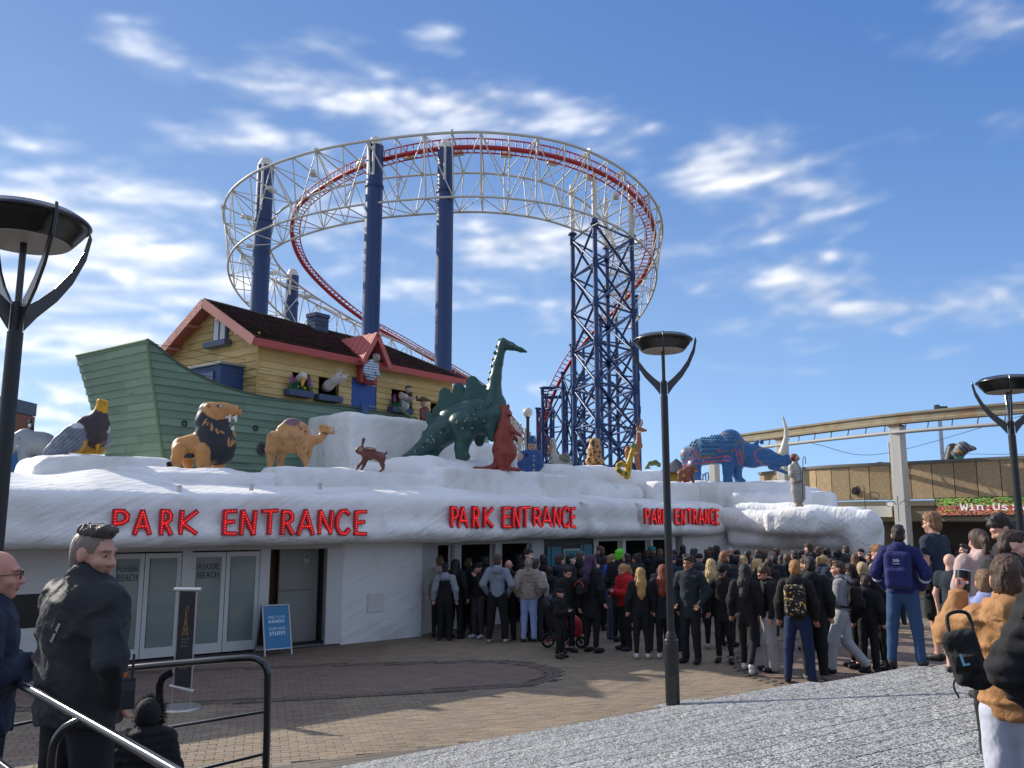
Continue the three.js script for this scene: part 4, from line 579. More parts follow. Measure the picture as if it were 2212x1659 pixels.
// lion
statue('lion_statue', 'roaring lion statue with black mane on the white rocks', 'statue', 'r2', 1300, 1240, Dof(440, 2.6), [
  Lm(0, [[1185, 1105, 0, 70], [1310, 1085, 0, 92]], .85), Lm(0, [[1170, 1130, 42, 52], [1152, 1185, 46, 34], [1143, 1220, 46, 28], [1162, 1230, 56, 20]]), Lm(0, [[1215, 1150, -42, 46], [1222, 1195, -45, 34], [1225, 1230, -45, 26]]),
  Lm(0, [[1312, 1130, 60, 58], [1312, 1185, 60, 42], [1318, 1225, 62, 38], [1340, 1232, 70, 22]]), Lm(0, [[1420, 1140, -30, 58], [1414, 1190, -30, 42], [1406, 1230, -30, 38]]),
  Lm(1, [[1385, 1085, 0, 128], [1370, 1010, 0, 118], [1335, 930, 0, 86], [1330, 865, -8, 66]], .9), El(1, 1400, 1150, 0, 100, 55, 80), El(1, 1375, 830, -12, 62, 28, 45, 8), El(1, 1225, 1165, 55, 34, 16, 20),
  Lm(0, [[1362, 878, 20, 72], [1420, 862, 20, 58], [1490, 858, 20, 36], [1512, 862, 20, 26]], .9), Lm(0, [[1375, 940, 24, 60], [1440, 1000, 24, 38], [1482, 1012, 24, 24]], .9), El(0, 1330, 838, 44, 24, 26, 14), El(1, 1506, 845, 20, 24, 14, 22, 10),
  { e: [1490, 932, 20], r: [66, 32, 90], sub: true, k: 6, rot: -.35 }, El(2, 1440, 938, 20, 30, 42, 34)], ['#c2884c', '#1e2228', '#5e3034'],
  { cell: .024, grime: .18, spots: [[1396, 835, 22, 9, 0, '#101010'], [1402, 834, 9, 6, 0, '#dcdcd4'], [1308, 945, 6, 26, 28, '#c2884c'], [1352, 975, 7, 30, -12, '#c2884c'], [1385, 1000, 6, 24, -25, '#c2884c'], [1418, 1008, 6, 20, -50, '#c2884c'], [1328, 955, 4, 18, 10, '#c2884c'], [1462, 1072, 7, 32, -6, '#c2884c'], [1482, 1072, 6, 28, 8, '#c2884c'], [1497, 1065, 5, 22, 22, '#c2884c'], [1330, 840, 10, 14, 0, '#8a5a30'], [1150, 1060, 9, 60, 10, '#a8703c']],
    parts: [['teeth', [...[[1425, 892, 9, 16], [1442, 896, 8, 14], [1462, 895, 10, 30], [1485, 900, 7, 12], [1500, 898, 9, 26]].map(([x, y, w, h]) => El(0, x, y + h / 2, 52, w, h, 8)), ...[[1430, 958, 8, 12], [1442, 972, 8, 12], [1460, 978, 9, 20], [1475, 985, 7, 12], [1486, 982, 8, 18]].map(([x, y, w, h]) => El(0, x, y - h / 3, 48, w, h, 8))], ['#e6e2d6'], { cell: .012, blend: 1 }]] });
// camel
statue('camel_statue', 'sandy camel statue standing on the white rocks', 'statue', 'r2', 1870, 1280, Dof(628, 2.3), [
  Lm(0, [[1800, 1065, 0, 66], [1890, 1050, 0, 88], [1960, 1060, 0, 64]], .75), El(1, 1882, 952, 0, 62, 45, 38), Lm(0, [[1840, 1000, 0, 60], [1930, 995, 0, 62]], .7),
  Lm(0, [[1960, 1060, 0, 52], [2010, 1055, 0, 34], [2055, 1045, 0, 25], [2082, 1010, 0, 22], [2090, 985, 0, 24]]), Lm(0, [[2080, 972, 0, 30], [2125, 985, 0, 21], [2140, 995, 0, 16]], .85), El(0, 2058, 955, 18, 14, 8, 6, -20), El(2, 2132, 988, 8, 14, 12, 12),
  Lm(0, [[1770, 1050, 30, 50], [1752, 1120, 34, 34], [1756, 1180, 36, 24], [1750, 1240, 36, 17], [1765, 1285, 36, 15], [1778, 1296, 40, 15]]), Lm(0, [[1820, 1090, -30, 42], [1822, 1150, -32, 26], [1812, 1200, -32, 19], [1832, 1250, -32, 15], [1842, 1262, -30, 13]]),
  Lm(0, [[1945, 1085, 28, 42], [1950, 1140, 30, 28], [1968, 1180, 32, 19], [1975, 1215, 32, 15]]), Lm(0, [[1990, 1085, -24, 36], [1988, 1140, -26, 22], [1978, 1200, -28, 16]])], ['#c9935a', '#86686a', '#d8c0a8'],
  { cell: .024, grime: .3, spots: [[2100, 968, 6, 4, 0, '#20140c'], [2137, 995, 5, 3, 0, '#442a20'], [1918, 950, 3, 35, -20, '#5b4342'], [1875, 930, 30, 2.5, -10, '#5b4342'], [1935, 985, 12, 5, 30, '#6b4a2c'], [1965, 1000, 9, 7, 0, '#6b4a2c'], [1905, 1095, 14, 3, -40, '#7a5633'], [1935, 1105, 3, 14, 0, '#6b4a2c'], [1960, 1110, 3, 14, 0, '#6b4a2c'], [2095, 1008, 26, 5, 10, '#54402c'], [1825, 1082, 10, 10, 0, '#a17040']] });
// hare
statue('hare_statue', 'brown hare statue in front of the pale boulder', 'statue', 'r3', 745, 1268, Dof(795, 1.5), [
  Lm(0, [[800, 1165, 0, 36], [740, 1150, 0, 34], [700, 1140, 0, 26]], .8), El(0, 672, 1122, 0, 32, 26, 20, -10), Lm(0, [[682, 1100, -8, 9], [692, 1050, -10, 9], [698, 1046, -10, 4]], .6), El(0, 738, 1112, 24, 42, 10, 10, 8), Lm(0, [[832, 1145, 0, 6], [842, 1135, 0, 8]]),
  Lm(0, [[705, 1160, 16, 20], [682, 1205, 20, 10], [665, 1225, 22, 8], [650, 1255, 24, 7]]), Lm(0, [[715, 1165, -16, 18], [700, 1215, -18, 9], [678, 1258, -18, 7]]), Lm(0, [[812, 1175, 20, 28], [815, 1215, 22, 12], [822, 1240, 22, 8], [795, 1265, 24, 7]]), Lm(0, [[805, 1180, -18, 24], [825, 1220, -20, 9], [812, 1258, -20, 7]])], ['#6f3f33'],
  { cell: .018, blend: 10, grime: .2, spots: [[677, 1116, 9, 9, 0, '#d8cfc0'], [677, 1116, 5, 5, 0, '#201510'], [740, 1112, 34, 4, 8, '#c9a792'], [770, 1190, 26, 6, 20, '#c9b79a']] });
// dinosaur: long neck, back plates, studs
{
  const spine = [[905, 1205], [985, 1165], [1060, 1105], [1120, 1060], [1190, 985], [1270, 900], [1360, 830], [1450, 790], [1510, 760], [1525, 690]];
  const cv = new THREE.CatmullRomCurve3([[880, 1210, 0], [980, 1190, 0], [1100, 1095, 0], [1180, 1010, 0], [1290, 900, 0], [1400, 800, 0], [1500, 735, 0], [1520, 650, 0], [1540, 560, 0], [1565, 450, 0], [1590, 385, 0]].map((p) => V(...p)));
  const big = [[980, 1150, 20, 24], [1048, 1100, 26, 34], [1090, 1000, 34, 52], [1120, 905, 38, 60], [1165, 850, 46, 70], [1225, 775, 75, 120], [1315, 735, 80, 140], [1405, 700, 80, 130], [1480, 700, 40, 75]];
  const plates = big.map(([x, y, w, h], i) => { const nx = [.55, .6, .75, .8, .8, .9, .95, 1, 1][i]; return { a: [x + 12 * nx, y + h * .35, (i % 2 ? 12 : -12), w], b: [x - 6, y - h * .2, (i % 2 ? 14 : -14), w * .55], c: 1, f: .16, k: 5 }; });
  const knobs = []; for (let i = 0; i < 26; i++) { const t = i / 25, p = cv.getPointAt(.02 + t * .98), q = cv.getTangentAt(.02 + t * .98); if (i > 7 && i < 17) continue; const r = i < 8 ? 8 + i * 2 : 14; knobs.push({ e: [p.x + q.y * (i < 8 ? 1 : 0) * 18 - (i > 16 ? 14 : 0), p.y - (i < 8 ? 24 + i * 4 : 0), 0], r: [r, r, 7], c: 1, k: 3 }); }
  const studs = []; for (let i = 0; i < 46; i++) { const t = rnd(), u = rr(-.4, .75), x = lerp(980, 1560, t), y = lerp(1180, 830, Math.pow(t, .72)) + u * lerp(25, 130, t); studs.push([x, y]); }
  const s = statue('dinosaur_statue', 'dark green plated dinosaur statue with long neck', 'statue', 'r3', 1250, 1190, Dof(985, 2.3), [
    Lm(0, [[880, 1215, 0, 18], [980, 1180, 0, 34], [1080, 1110, 0, 52], [1180, 1015, 0, 82], [1290, 930, 0, 112], [1410, 900, 0, 128], [1500, 880, 0, 110], [1545, 820, 0, 80]], .82), Lm(0, [[1535, 850, 0, 85], [1540, 740, 0, 52], [1552, 640, 0, 38], [1568, 540, 0, 32], [1592, 440, 0, 28], [1605, 410, 0, 30]]), Lm(0, [[1605, 412, 0, 36], [1650, 425, 0, 27], [1720, 450, 0, 15], [1757, 462, 0, 9]], .8), El(0, 1600, 385, 0, 14, 18, 10),
    Lm(0, [[1330, 960, 55, 95], [1345, 1040, 65, 60], [1330, 1110, 68, 46], [1335, 1160, 70, 42], [1365, 1168, 82, 22]]), Lm(0, [[1230, 1010, -45, 80], [1170, 1080, -50, 50], [1140, 1150, -50, 38], [1135, 1180, -50, 34]]), Lm(0, [[1545, 900, 40, 70], [1520, 980, 45, 45], [1530, 1035, 45, 34]]), Lm(0, [[1470, 950, -50, 70], [1450, 1020, -55, 42], [1450, 1060, -55, 32]]), plates, knobs], ['#2c514a', '#2a5348'],
    { cell: .032, grime: .15, gloss: true, spots: [[1655, 415, 14, 3, 25, '#9ba58c'], [1680, 428, 8, 3, 25, '#7d8a70'], [1650, 422, 5, 3, 0, '#0c1210']] });
  const sm = M('#9aa79f', .3), sg = new THREE.ConeGeometry(.035, .08, 7).rotateX(Math.PI / 2); const rc = new THREE.Raycaster(); s.t.updateMatrixWorld(true);
  for (const [x, y] of studs) { const px = ZR.r3[0] + x / 3, py = ZR.r3[1] + y / 3, [rx, ry, f] = ray(px, py); rc.set(camera.position, V(rx, ry, -f).normalize()); const h = rc.intersectObject(s.t.children[0])[0]; if (!h) continue; const m = mesh(sg, rnd() > .5 ? sm : M('#2b4a44', .35), 'stud', s.t); const n = h.face.normal.clone().transformDirection(s.t.matrixWorld); if (n.dot(rc.ray.direction) > 0) n.negate(); m.position.copy(s.t.worldToLocal(h.point.clone().addScaledVector(n, .02))); m.quaternion.setFromUnitVectors(V(0, 0, 1), n.clone().applyQuaternion(s.t.quaternion.clone().invert())); }
}
// kangaroo
statue('kangaroo_statue', 'red brown kangaroo statue seen from behind beside the dinosaur', 'statue', 'r3', 1600, 1258, Dof(1083, 1.25), [
  Lm(0, [[1600, 1120, 0, 72], [1605, 1040, 0, 60], [1612, 960, 0, 44], [1612, 900, 0, 30], [1618, 875, 0, 30]], .8), El(0, 1635, 880, 12, 26, 22, 20, 20), Lm(0, [[1600, 860, 0, 12], [1590, 835, 0, 10], [1586, 825, 0, 4]], .6), Lm(0, [[1622, 862, 8, 12], [1632, 835, 10, 9], [1636, 822, 10, 4]], .6),
  Lm(0, [[1640, 970, 24, 22], [1668, 1000, 34, 16], [1715, 1030, 40, 9]]), Lm(0, [[1650, 1000, -10, 14], [1685, 1045, -14, 10], [1690, 1065, -14, 7]]), El(0, 1640, 1130, 10, 52, 62, 55), Lm(0, [[1595, 1150, 34, 48], [1590, 1210, 40, 26], [1598, 1245, 44, 14], [1570, 1252, 50, 10]]), Lm(0, [[1640, 1160, 20, 44], [1622, 1215, 30, 24], [1640, 1242, 34, 14], [1705, 1250, 36, 12]]),
  Lm(0, [[1580, 1170, -10, 40], [1555, 1225, -5, 26], [1500, 1245, 5, 20], [1430, 1240, 10, 12], [1380, 1235, 10, 6]])], ['#8f3a2b'], { cell: .022, blend: 12, grime: .2, spots: [[1645, 895, 10, 7, 20, '#2a1512'], [1650, 880, 7, 5, 0, '#c9a08a']] });
// policeman figure
statue('policeman_statue', 'painted policeman figure in blue tunic and helmet behind the rocks', 'statue', 'r3', 1785, 1300, Dof(1148, 2.6), [
  Lm(0, [[1780, 1300, 0, 66], [1780, 1190, 0, 62], [1782, 1145, 0, 44]], .62), Lm(0, [[1735, 1150, 0, 30], [1722, 1210, 10, 28], [1735, 1270, 20, 24]]), Lm(0, [[1828, 1150, 0, 30], [1838, 1210, 5, 26], [1845, 1255, 10, 20]]), El(1, 1710, 1165, 30, 20, 26, 14), El(1, 1848, 1285, 16, 16, 18, 12),
  El(1, 1788, 1098, 6, 26, 32, 26), El(0, 1790, 1055, 0, 27, 32, 27), El(0, 1792, 1072, 4, 32, 8, 32), El(2, 1790, 1118, -14, 24, 20, 20)], ['#2c4f87', '#c79a83', '#4a2d22'],
  { cell: .02, blend: 8, grime: .15, spots: [[1806, 1055, 6, 8, 0, '#c0a23c'], [1780, 1094, 4, 5, 0, '#16100e'], [1798, 1094, 4, 5, 0, '#16100e'], [1790, 1114, 9, 3, 0, '#7a2a2a'], ...[1160, 1190, 1220, 1250].map((y) => [1802, y, 5, 5, 0, '#d8c878']), [1755, 1155, 14, 12, 30, '#14161c'], [1700, 1160, 8, 20, 0, '#b9b4ac']] });
// pelican
statue('pelican_statue', 'weathered white pelican statue behind the rocks', 'statue', 'r4', 300, 690, Dof(1205, 2.2), [
  Lm(0, [[290, 640, 0, 42], [330, 640, 0, 48], [375, 655, 0, 22]], .75), Lm(0, [[275, 620, 0, 32], [272, 570, 0, 16], [275, 535, 0, 13], [268, 510, 0, 17]]), El(0, 265, 505, 0, 19, 20, 15), Lm(1, [[262, 512, 0, 13], [248, 560, 0, 14], [235, 598, 0, 6]], .6), El(2, 345, 620, 34, 38, 30, 10, 25), Lm(0, [[300, 670, 10, 12], [298, 695, 10, 8]])], ['#b9b4a2', '#c08a5a', '#8b8676'],
  { cell: .02, blend: 8, grime: .5, spots: [[258, 505, 5, 5, 0, '#3f5a6e'], [352, 612, 36, 3, 35, '#3a362c'], [345, 635, 34, 3, 25, '#3a362c']] });
// leopard from behind
{ const sp = [[515, 530], [540, 580], [510, 600], [555, 545], [500, 560], [565, 610], [545, 635], [498, 625], [570, 580], [505, 645], [560, 650]].map(([x, y]) => [x, y, 8, 9, 20, '#3a2a1c']);
  statue('leopard_statue', 'spotted leopard statue sitting with its back to the plaza', 'statue', 'r4', 535, 662, Dof(1284, 2.2), [Lm(0, [[535, 620, 0, 48], [535, 570, 0, 44], [538, 520, 0, 34]], .8), El(0, 535, 512, 0, 32, 22, 24), El(0, 505, 502, 0, 9, 10, 7), El(0, 565, 502, 0, 9, 10, 7), El(0, 498, 640, 10, 24, 24, 26), El(0, 572, 642, 10, 24, 24, 26), Lm(0, [[535, 640, 40, 10], [530, 600, 46, 9], [527, 545, 44, 9], [525, 515, 36, 10]], 1, 3)], ['#b98a4f'],
    { cell: .02, blend: 8, grime: .2, spots: [[525, 522, 11, 24, 0, '#17120e'], ...[545, 560, 575, 590, 605, 620].map((y) => [528, y, 9, 4, 0, '#2a2018']), ...sp] }); }
// antelope
statue('antelope_statue', 'slender brown antelope statue with curved horns', 'statue', 'r4', 800, 705, Dof(1375, 2.7), [
  Lm(0, [[768, 570, 0, 30], [800, 555, 0, 30], [822, 540, 0, 28]], .75), Lm(0, [[822, 535, 0, 24], [826, 490, 0, 17], [826, 455, 0, 15]]), Lm(0, [[828, 432, 0, 19], [852, 436, 0, 12], [874, 440, 0, 7]], .8), El(0, 815, 405, 6, 7, 14, 4, -15), Lm(1, [[840, 412, 5, 6], [852, 392, 5, 5], [848, 372, 5, 4], [830, 362, 5, 4], [818, 364, 5, 2]], 1, 2), Lm(1, [[836, 412, -5, 5], [842, 385, -6, 4], [828, 370, -6, 3]], 1, 2),
  Lm(0, [[752, 575, 10, 20], [748, 620, 12, 10], [760, 660, 14, 7], [755, 700, 14, 6]]), Lm(0, [[765, 580, -10, 18], [772, 640, -12, 8], [766, 700, -12, 6]]), Lm(0, [[815, 570, 10, 18], [820, 620, 12, 9], [826, 660, 12, 7], [830, 705, 14, 7]]), Lm(0, [[802, 575, -10, 16], [806, 640, -12, 7], [815, 690, -12, 6]]), El(0, 748, 560, 8, 10, 22, 8)], ['#96603f', '#7a4a34'],
  { cell: .016, blend: 6, grime: .15, spots: [[832, 448, 16, 7, 15, '#d8cfc4'], [842, 428, 4, 4, 0, '#15100c'], [874, 440, 6, 5, 0, '#1c1410'], [795, 590, 30, 5, -10, '#c9a88c']] });
// snake
statue('snake_statue', 'yellow and green snake statue rearing beside the antelope', 'statue', 'r4', 745, 745, Dof(1352, 1.7), [
  Lm(0, [[745, 735, 0, 22], [755, 690, 0, 20], [765, 640, 0, 19], [778, 590, 0, 16], [788, 560, 0, 15]]), El(1, 792, 542, 0, 20, 20, 16), Lm(0, [[745, 725, 8, 18], [715, 715, 14, 17], [690, 695, 16, 16], [690, 665, 14, 15], [715, 650, 8, 14], [735, 665, 0, 13]])], ['#c79a1e', '#3f7a4a'],
  { cell: .018, blend: 6, grime: .1, spots: [[700, 705, 20, 12, 30, '#3f6a34'], [700, 660, 16, 10, -30, '#4a7a3a'], [740, 720, 10, 16, 0, '#4a6a30'], [760, 690, 6, 12, 0, '#7d7a24'], [796, 545, 6, 4, 0, '#cfae3a'], [785, 535, 5, 4, 0, '#2a5f7a'], [776, 605, 5, 10, 10, '#a67c18']] });
// frog
statue('frog_statue', 'small green frog statue on the rocks beside the lamp post', 'statue', 'r4', 920, 685, Dof(1412, 2.6), [Lm(0, [[895, 655, 0, 16], [930, 648, 0, 17], [955, 660, 0, 11]]), Lm(0, [[890, 655, 12, 12], [878, 672, 16, 8], [868, 684, 18, 6], [895, 684, 20, 5]]), Lm(0, [[940, 660, 12, 8], [948, 672, 14, 5], [960, 674, 16, 5]])], ['#5c6b3a'], { cell: .016, blend: 6, spots: [[945, 662, 12, 4, 10, '#98a070']] });
// bear cub
statue('bear_cub_statue', 'small brown bear cub statue in front of the blue rhinoceros', 'statue', 'rh', 200, 1025, Dof(1484, 1.3), [
  Lm(0, [[120, 830, 0, 55], [200, 810, 0, 62], [260, 780, 0, 55]], .8), Lm(0, [[270, 770, 0, 52], [310, 775, 10, 40], [350, 800, 14, 22]], .85), El(0, 290, 725, 10, 16, 16, 8), Lm(0, [[100, 850, 25, 45], [92, 930, 28, 26], [88, 1005, 30, 22]]), Lm(0, [[140, 870, -25, 36], [165, 940, -28, 24], [175, 1010, -28, 20]]), Lm(0, [[210, 850, 28, 40], [215, 930, 30, 24], [215, 1015, 32, 22]]), Lm(0, [[270, 830, -20, 38], [285, 930, -25, 22], [300, 1015, -25, 20]])], ['#7c4736'],
  { cell: .018, blend: 30, grime: .15, spots: [[340, 810, 22, 18, 0, '#c09a5c'], [150, 880, 28, 26, 0, '#b58a4c'], [250, 930, 12, 30, 0, '#a87c48'], [230, 800, 20, 8, -30, '#a87a6a']] });
// armoured blue rhinoceros
{
  const D = 30.2, line = (pts, w, c) => pts.slice(1).map((p, i) => { const [x0, y0] = pts[i], [x1, y1] = p, L = Math.hypot(x1 - x0, y1 - y0); return [(x0 + x1) / 2, (y0 + y1) / 2, L / 2 + w * .6, w, -Math.atan2(-(y1 - y0), x1 - x0) * 57.3, c]; });
  const gold = '#8a6f2c', pk = '#c25a62', spots = [
    ...line([[760, 230], [740, 300], [660, 350], [620, 440], [640, 570], [440, 600], [385, 480], [370, 350], [430, 280]], 10, gold), ...line([[760, 230], [860, 250], [960, 340], [980, 390], [930, 480], [880, 560]], 10, gold), ...line([[660, 470], [700, 540], [850, 510]], 9, gold), ...line([[640, 400], [690, 510], [720, 500]], 9, pk), ...line([[740, 360], [695, 440], [705, 500]], 8, pk), ...line([[390, 580], [440, 625], [640, 610], [830, 590], [860, 620]], 11, pk), ...line([[300, 710], [420, 685], [700, 655], [860, 660]], 13, pk), ...line([[370, 500], [330, 590], [260, 680], [190, 720], [110, 690]], 10, pk), ...line([[345, 480], [290, 590], [220, 650], [110, 655]], 9, pk), ...line([[360, 590], [400, 660]], 10, pk), ...line([[330, 420], [250, 465], [150, 490], [120, 530]], 9, gold), ...line([[330, 470], [200, 530], [120, 560]], 8, pk), ...line([[240, 540], [160, 580], [120, 590]], 8, gold), ...line([[110, 730], [180, 755]], 10, pk),
    ...line([[1200, 340], [1110, 350], [1060, 420], [1050, 560], [1070, 640]], 12, gold), ...line([[955, 500], [970, 640], [1010, 730]], 11, pk), ...line([[1000, 480], [1020, 620], [1050, 730]], 10, pk), ...line([[980, 380], [1060, 370]], 9, gold), ...line([[1340, 430], [1320, 490], [1250, 500], [1215, 560], [1250, 660], [1370, 740]], 10, pk), ...line([[1340, 430], [1320, 490], [1250, 500]], 10, gold),
    [1425, 572, 30, 20, 0, '#2f5f86'], [1425, 575, 14, 11, 0, '#0e1216'], [1433, 571, 5, 4, 0, '#d8e2e4'], [1690, 712, 20, 13, -10, '#132c48'], [600, 725, 110, 26, 8, '#5c4a44'], [1640, 800, 60, 10, 32, '#a8504f']];
  const s = statue('rhinoceros_statue', 'blue armoured rhinoceros statue with tall white horn', 'statue', 'rh', 700, 985, D, [
    Lm(0, [[260, 560, 0, 150], [450, 510, 0, 200], [680, 480, 0, 215], [880, 450, 0, 215], [1000, 520, 0, 180]], .72), El(0, 880, 290, 0, 150, 120, 110, 5), Lm(0, [[1040, 560, 0, 190], [1200, 590, 0, 170], [1400, 610, 0, 125], [1560, 660, 0, 88], [1690, 680, 0, 72]], .72), El(0, 1690, 640, 0, 70, 70, 60), Lm(0, [[1450, 760, 0, 40], [1560, 790, 0, 36], [1660, 840, 0, 28], [1705, 862, 0, 18]], .9, 8), El(0, 1335, 380, 60, 34, 42, 16, -10), El(0, 1260, 385, 30, 30, 40, 14, 20),
    Lm(0, [[330, 720, 60, 110], [350, 850, 65, 70], [360, 950, 70, 56], [385, 965, 80, 40]]), Lm(0, [[240, 700, -70, 100], [250, 850, -75, 62], [250, 960, -75, 50]]), Lm(0, [[830, 700, 85, 100], [820, 830, 95, 72], [810, 950, 95, 58], [850, 962, 110, 42]]), Lm(0, [[960, 700, -60, 110], [950, 840, -70, 72], [980, 950, -70, 58], [1050, 965, -65, 36]])], ['#2a5f93'],
    { cell: .03, blend: 40, grime: .12, spots, gloss: true, paint: (p, c, n, k, ox, oy) => { if (c.b > .2 && c.r < .1) { const x = p[0] / k + ox, y = oy - p[1] / k, q = sstep(820, 300, x) * .75 + .25 * sstep(.5, .7, fbm(x * .02, y * .02, 1, 3)) * sstep(1100, 600, x), w = fbm(x * .03, y * .03, 5, 4); if (y < 720) c.lerp(new THREE.Color('#7fa9b4'), q * sstep(.35, .62, w) * .8); } },
      parts: [['horn', Lm(0, [[1635, 545, 0, 62], [1670, 420, 0, 48], [1700, 300, 0, 36], [1695, 150, 0, 24], [1670, 20, 0, 14], [1662, -30, 0, 5]]), ['#c9c3b2'], { cell: .02 }], ['teeth', [[1590, 790], [1625, 800], [1660, 815], [1690, 828]].map(([x, y]) => El(0, x, y - 6, 22, 11, 14, 14)), ['#d8d2c2'], { cell: .012 }]] });
  s.t.updateMatrixWorld(true); const rc = new THREE.Raycaster(), sg = new THREE.SphereGeometry(.055, 8, 6).scale(1, 1, .7), sm = [M('#2d5f88', .4), M('#447a9c', .4)];
  const inside = (x, y) => (y > 255 && y < 330 && x > 175 && x < 360 && y > 470 - x * .75 && y < 480) || (x > 400 && x < 730 && y > 235 + Math.abs(x - 640) * .12 && y < 560 - Math.max(0, x - 600) * 1.6 && x > 395 + (y - 300) * .1) || (x > 780 && x < 940 && y > 270 && y < 430 && x < 930 + (y - 300) * .15) || (x > 150 && x < 340 && y > 330 && y < 430 && x < 345);
  for (let y = 235, r = 0; y < 560; y += 34, r++) for (let x = 150; x < 950; x += 40) { const X = x + (r % 2) * 20; if (!inside(X, y)) continue; const px = ZR.rh[0] + X / ZR.rh[2], py = ZR.rh[1] + y / ZR.rh[2], [rx, ry, f] = ray(px, py); rc.set(camera.position, V(rx, ry, -f).normalize()); const h = rc.intersectObject(s.t.children[0])[0]; if (!h) continue; const n = h.face.normal.clone().transformDirection(s.t.matrixWorld); if (n.dot(rc.ray.direction) > 0) n.negate(); const m = mesh(sg, sm[r % 2], 'boss', s.t); m.position.copy(s.t.worldToLocal(h.point.clone())); m.quaternion.setFromUnitVectors(V(0, 0, 1), n.applyQuaternion(s.t.quaternion.clone().invert())); }
}
// shepherd boy
{ const s = statue('shepherd_statue', 'white robed shepherd figure holding a thin crook in front of the rhinoceros', 'statue', 'rh', 1890, 1335, 26.0, [
  Lm(0, [[1890, 1240, 0, 78], [1885, 1100, 0, 88], [1885, 960, 0, 92], [1885, 780, 0, 78], [1878, 700, 0, 52]], .7), Lm(0, [[1830, 760, 30, 60], [1835, 860, 45, 62], [1880, 950, 70, 44]]), Lm(0, [[1960, 800, 0, 40], [1965, 1000, 0, 46], [1960, 1220, 0, 46]], .6), Lm(2, [[1880, 690, 0, 26], [1875, 650, 0, 26]]), El(1, 1870, 600, -6, 66, 62, 60), El(2, 1905, 612, 14, 42, 48, 42), El(2, 1942, 622, 10, 14, 12, 12), El(2, 1945, 955, 72, 32, 26, 24), Lm(2, [[1875, 1240, 20, 30], [1878, 1320, 24, 24], [1895, 1338, 40, 18]]), Lm(2, [[1925, 1240, -10, 28], [1930, 1325, -10, 22], [1960, 1340, 10, 16]])], ['#b9b5a8', '#7a4d38', '#c7a48a'],
  { cell: .016, blend: 10, grime: .35, spots: [[1850, 815, 60, 5, 8, '#25221f'], [1855, 850, 66, 6, 8, '#25221f'], [1850, 885, 62, 5, 10, '#25221f'], [1850, 910, 50, 4, 10, '#25221f'], [1920, 720, 4, 60, -25, '#2a2723'], [1945, 860, 5, 120, 3, '#4a463e'], [1925, 606, 5, 5, 0, '#1a1410']] });
  const k = s.k, pt = (x, y, z) => V((x - 1890) * k, (1335 - y) * k, z * k); mesh(tube([pt(1965, 1290, 60), pt(1970, 950, 80), pt(1992, 720, 80), pt(1995, 640, 80), pt(2015, 595, 80), pt(2032, 615, 80), pt(2030, 710, 80)], 5.5 * k, 40, 6), M('#4a4038', .7), 'crook', s.t); }
// elephant with rabbit, behind the eagle
statue('elephant_statue', 'grey elephant statue half hidden behind the white rocks', 'statue', 'r2', 230, 1180, 20, [El(0, 240, 1075, 0, 110, 78, 80), El(0, 160, 1045, 10, 62, 62, 55), El(0, 205, 1050, 58, 36, 44, 10), Lm(0, [[115, 1050, 20, 38], [95, 1110, 24, 24], [85, 1160, 24, 18]]), Lm(0, [[160, 1120, 20, 40], [170, 1200, 20, 34]]), Lm(0, [[290, 1120, 20, 44], [295, 1210, 20, 36]]), Lm(1, [[115, 1095, 34, 11], [95, 1108, 40, 7]])], ['#828a92', '#cfd2d4'], { cell: .035, blend: 16, grime: .1, spots: [[128, 1058, 7, 5, 0, '#15171a']] });
statue('rabbit_statue', 'small black and white rabbit figure sitting on the elephant', 'statue', 'r2', 200, 1008, 20, [Lm(0, [[204, 985, 0, 14], [198, 960, 0, 12]]), El(1, 190, 962, 6, 10, 12, 9), El(0, 190, 938, 0, 12, 10, 10), Lm(0, [[190, 932, 2, 4], [186, 916, 2, 3.5]]), Lm(0, [[197, 932, -2, 4], [199, 914, -2, 3.5]]), El(0, 205, 1000, 0, 16, 8, 12)], ['#25282c', '#cdd0d2'], { cell: .016, blend: 3 });
// figures in the cabin windows
const winD = (px, py, z) => -fromArk(arkPx(px, py, z).x, 0, z).z;
statue('duck_statue', 'white duck head leaning out over a flower box', 'statue', 'r3', 290, 720, winD(650, 830, .25), [Lm(0, [[265, 660, -60, 22], [285, 648, 0, 24], [300, 645, 20, 30]]), Lm(1, [[305, 665, 40, 16], [298, 710, 50, 8]], .8)], ['#c9c6c0', '#c99a35'], { cell: .016, blend: 6, spots: [[285, 648, 4, 5, 0, '#161616']] });
statue('donkey_statue', 'pale donkey head stretching out of a cabin window', 'statue', 'r3', 470, 720, winD(708, 840, .3), [Lm(0, [[455, 705, -70, 30], [470, 700, 0, 34], [510, 668, 40, 30], [530, 655, 50, 30]]), Lm(0, [[530, 655, 50, 30], [562, 662, 60, 22]]), El(0, 543, 618, 44, 8, 22, 6, 10), El(0, 580, 640, 54, 18, 8, 6, -25)], ['#b4aea6'], { cell: .016, blend: 8, grime: .15, spots: [[545, 645, 6, 4, 0, '#1c1a18'], [575, 668, 5, 4, 0, '#4a4440'], [548, 625, 3, 12, 10, '#8b7f78']] });
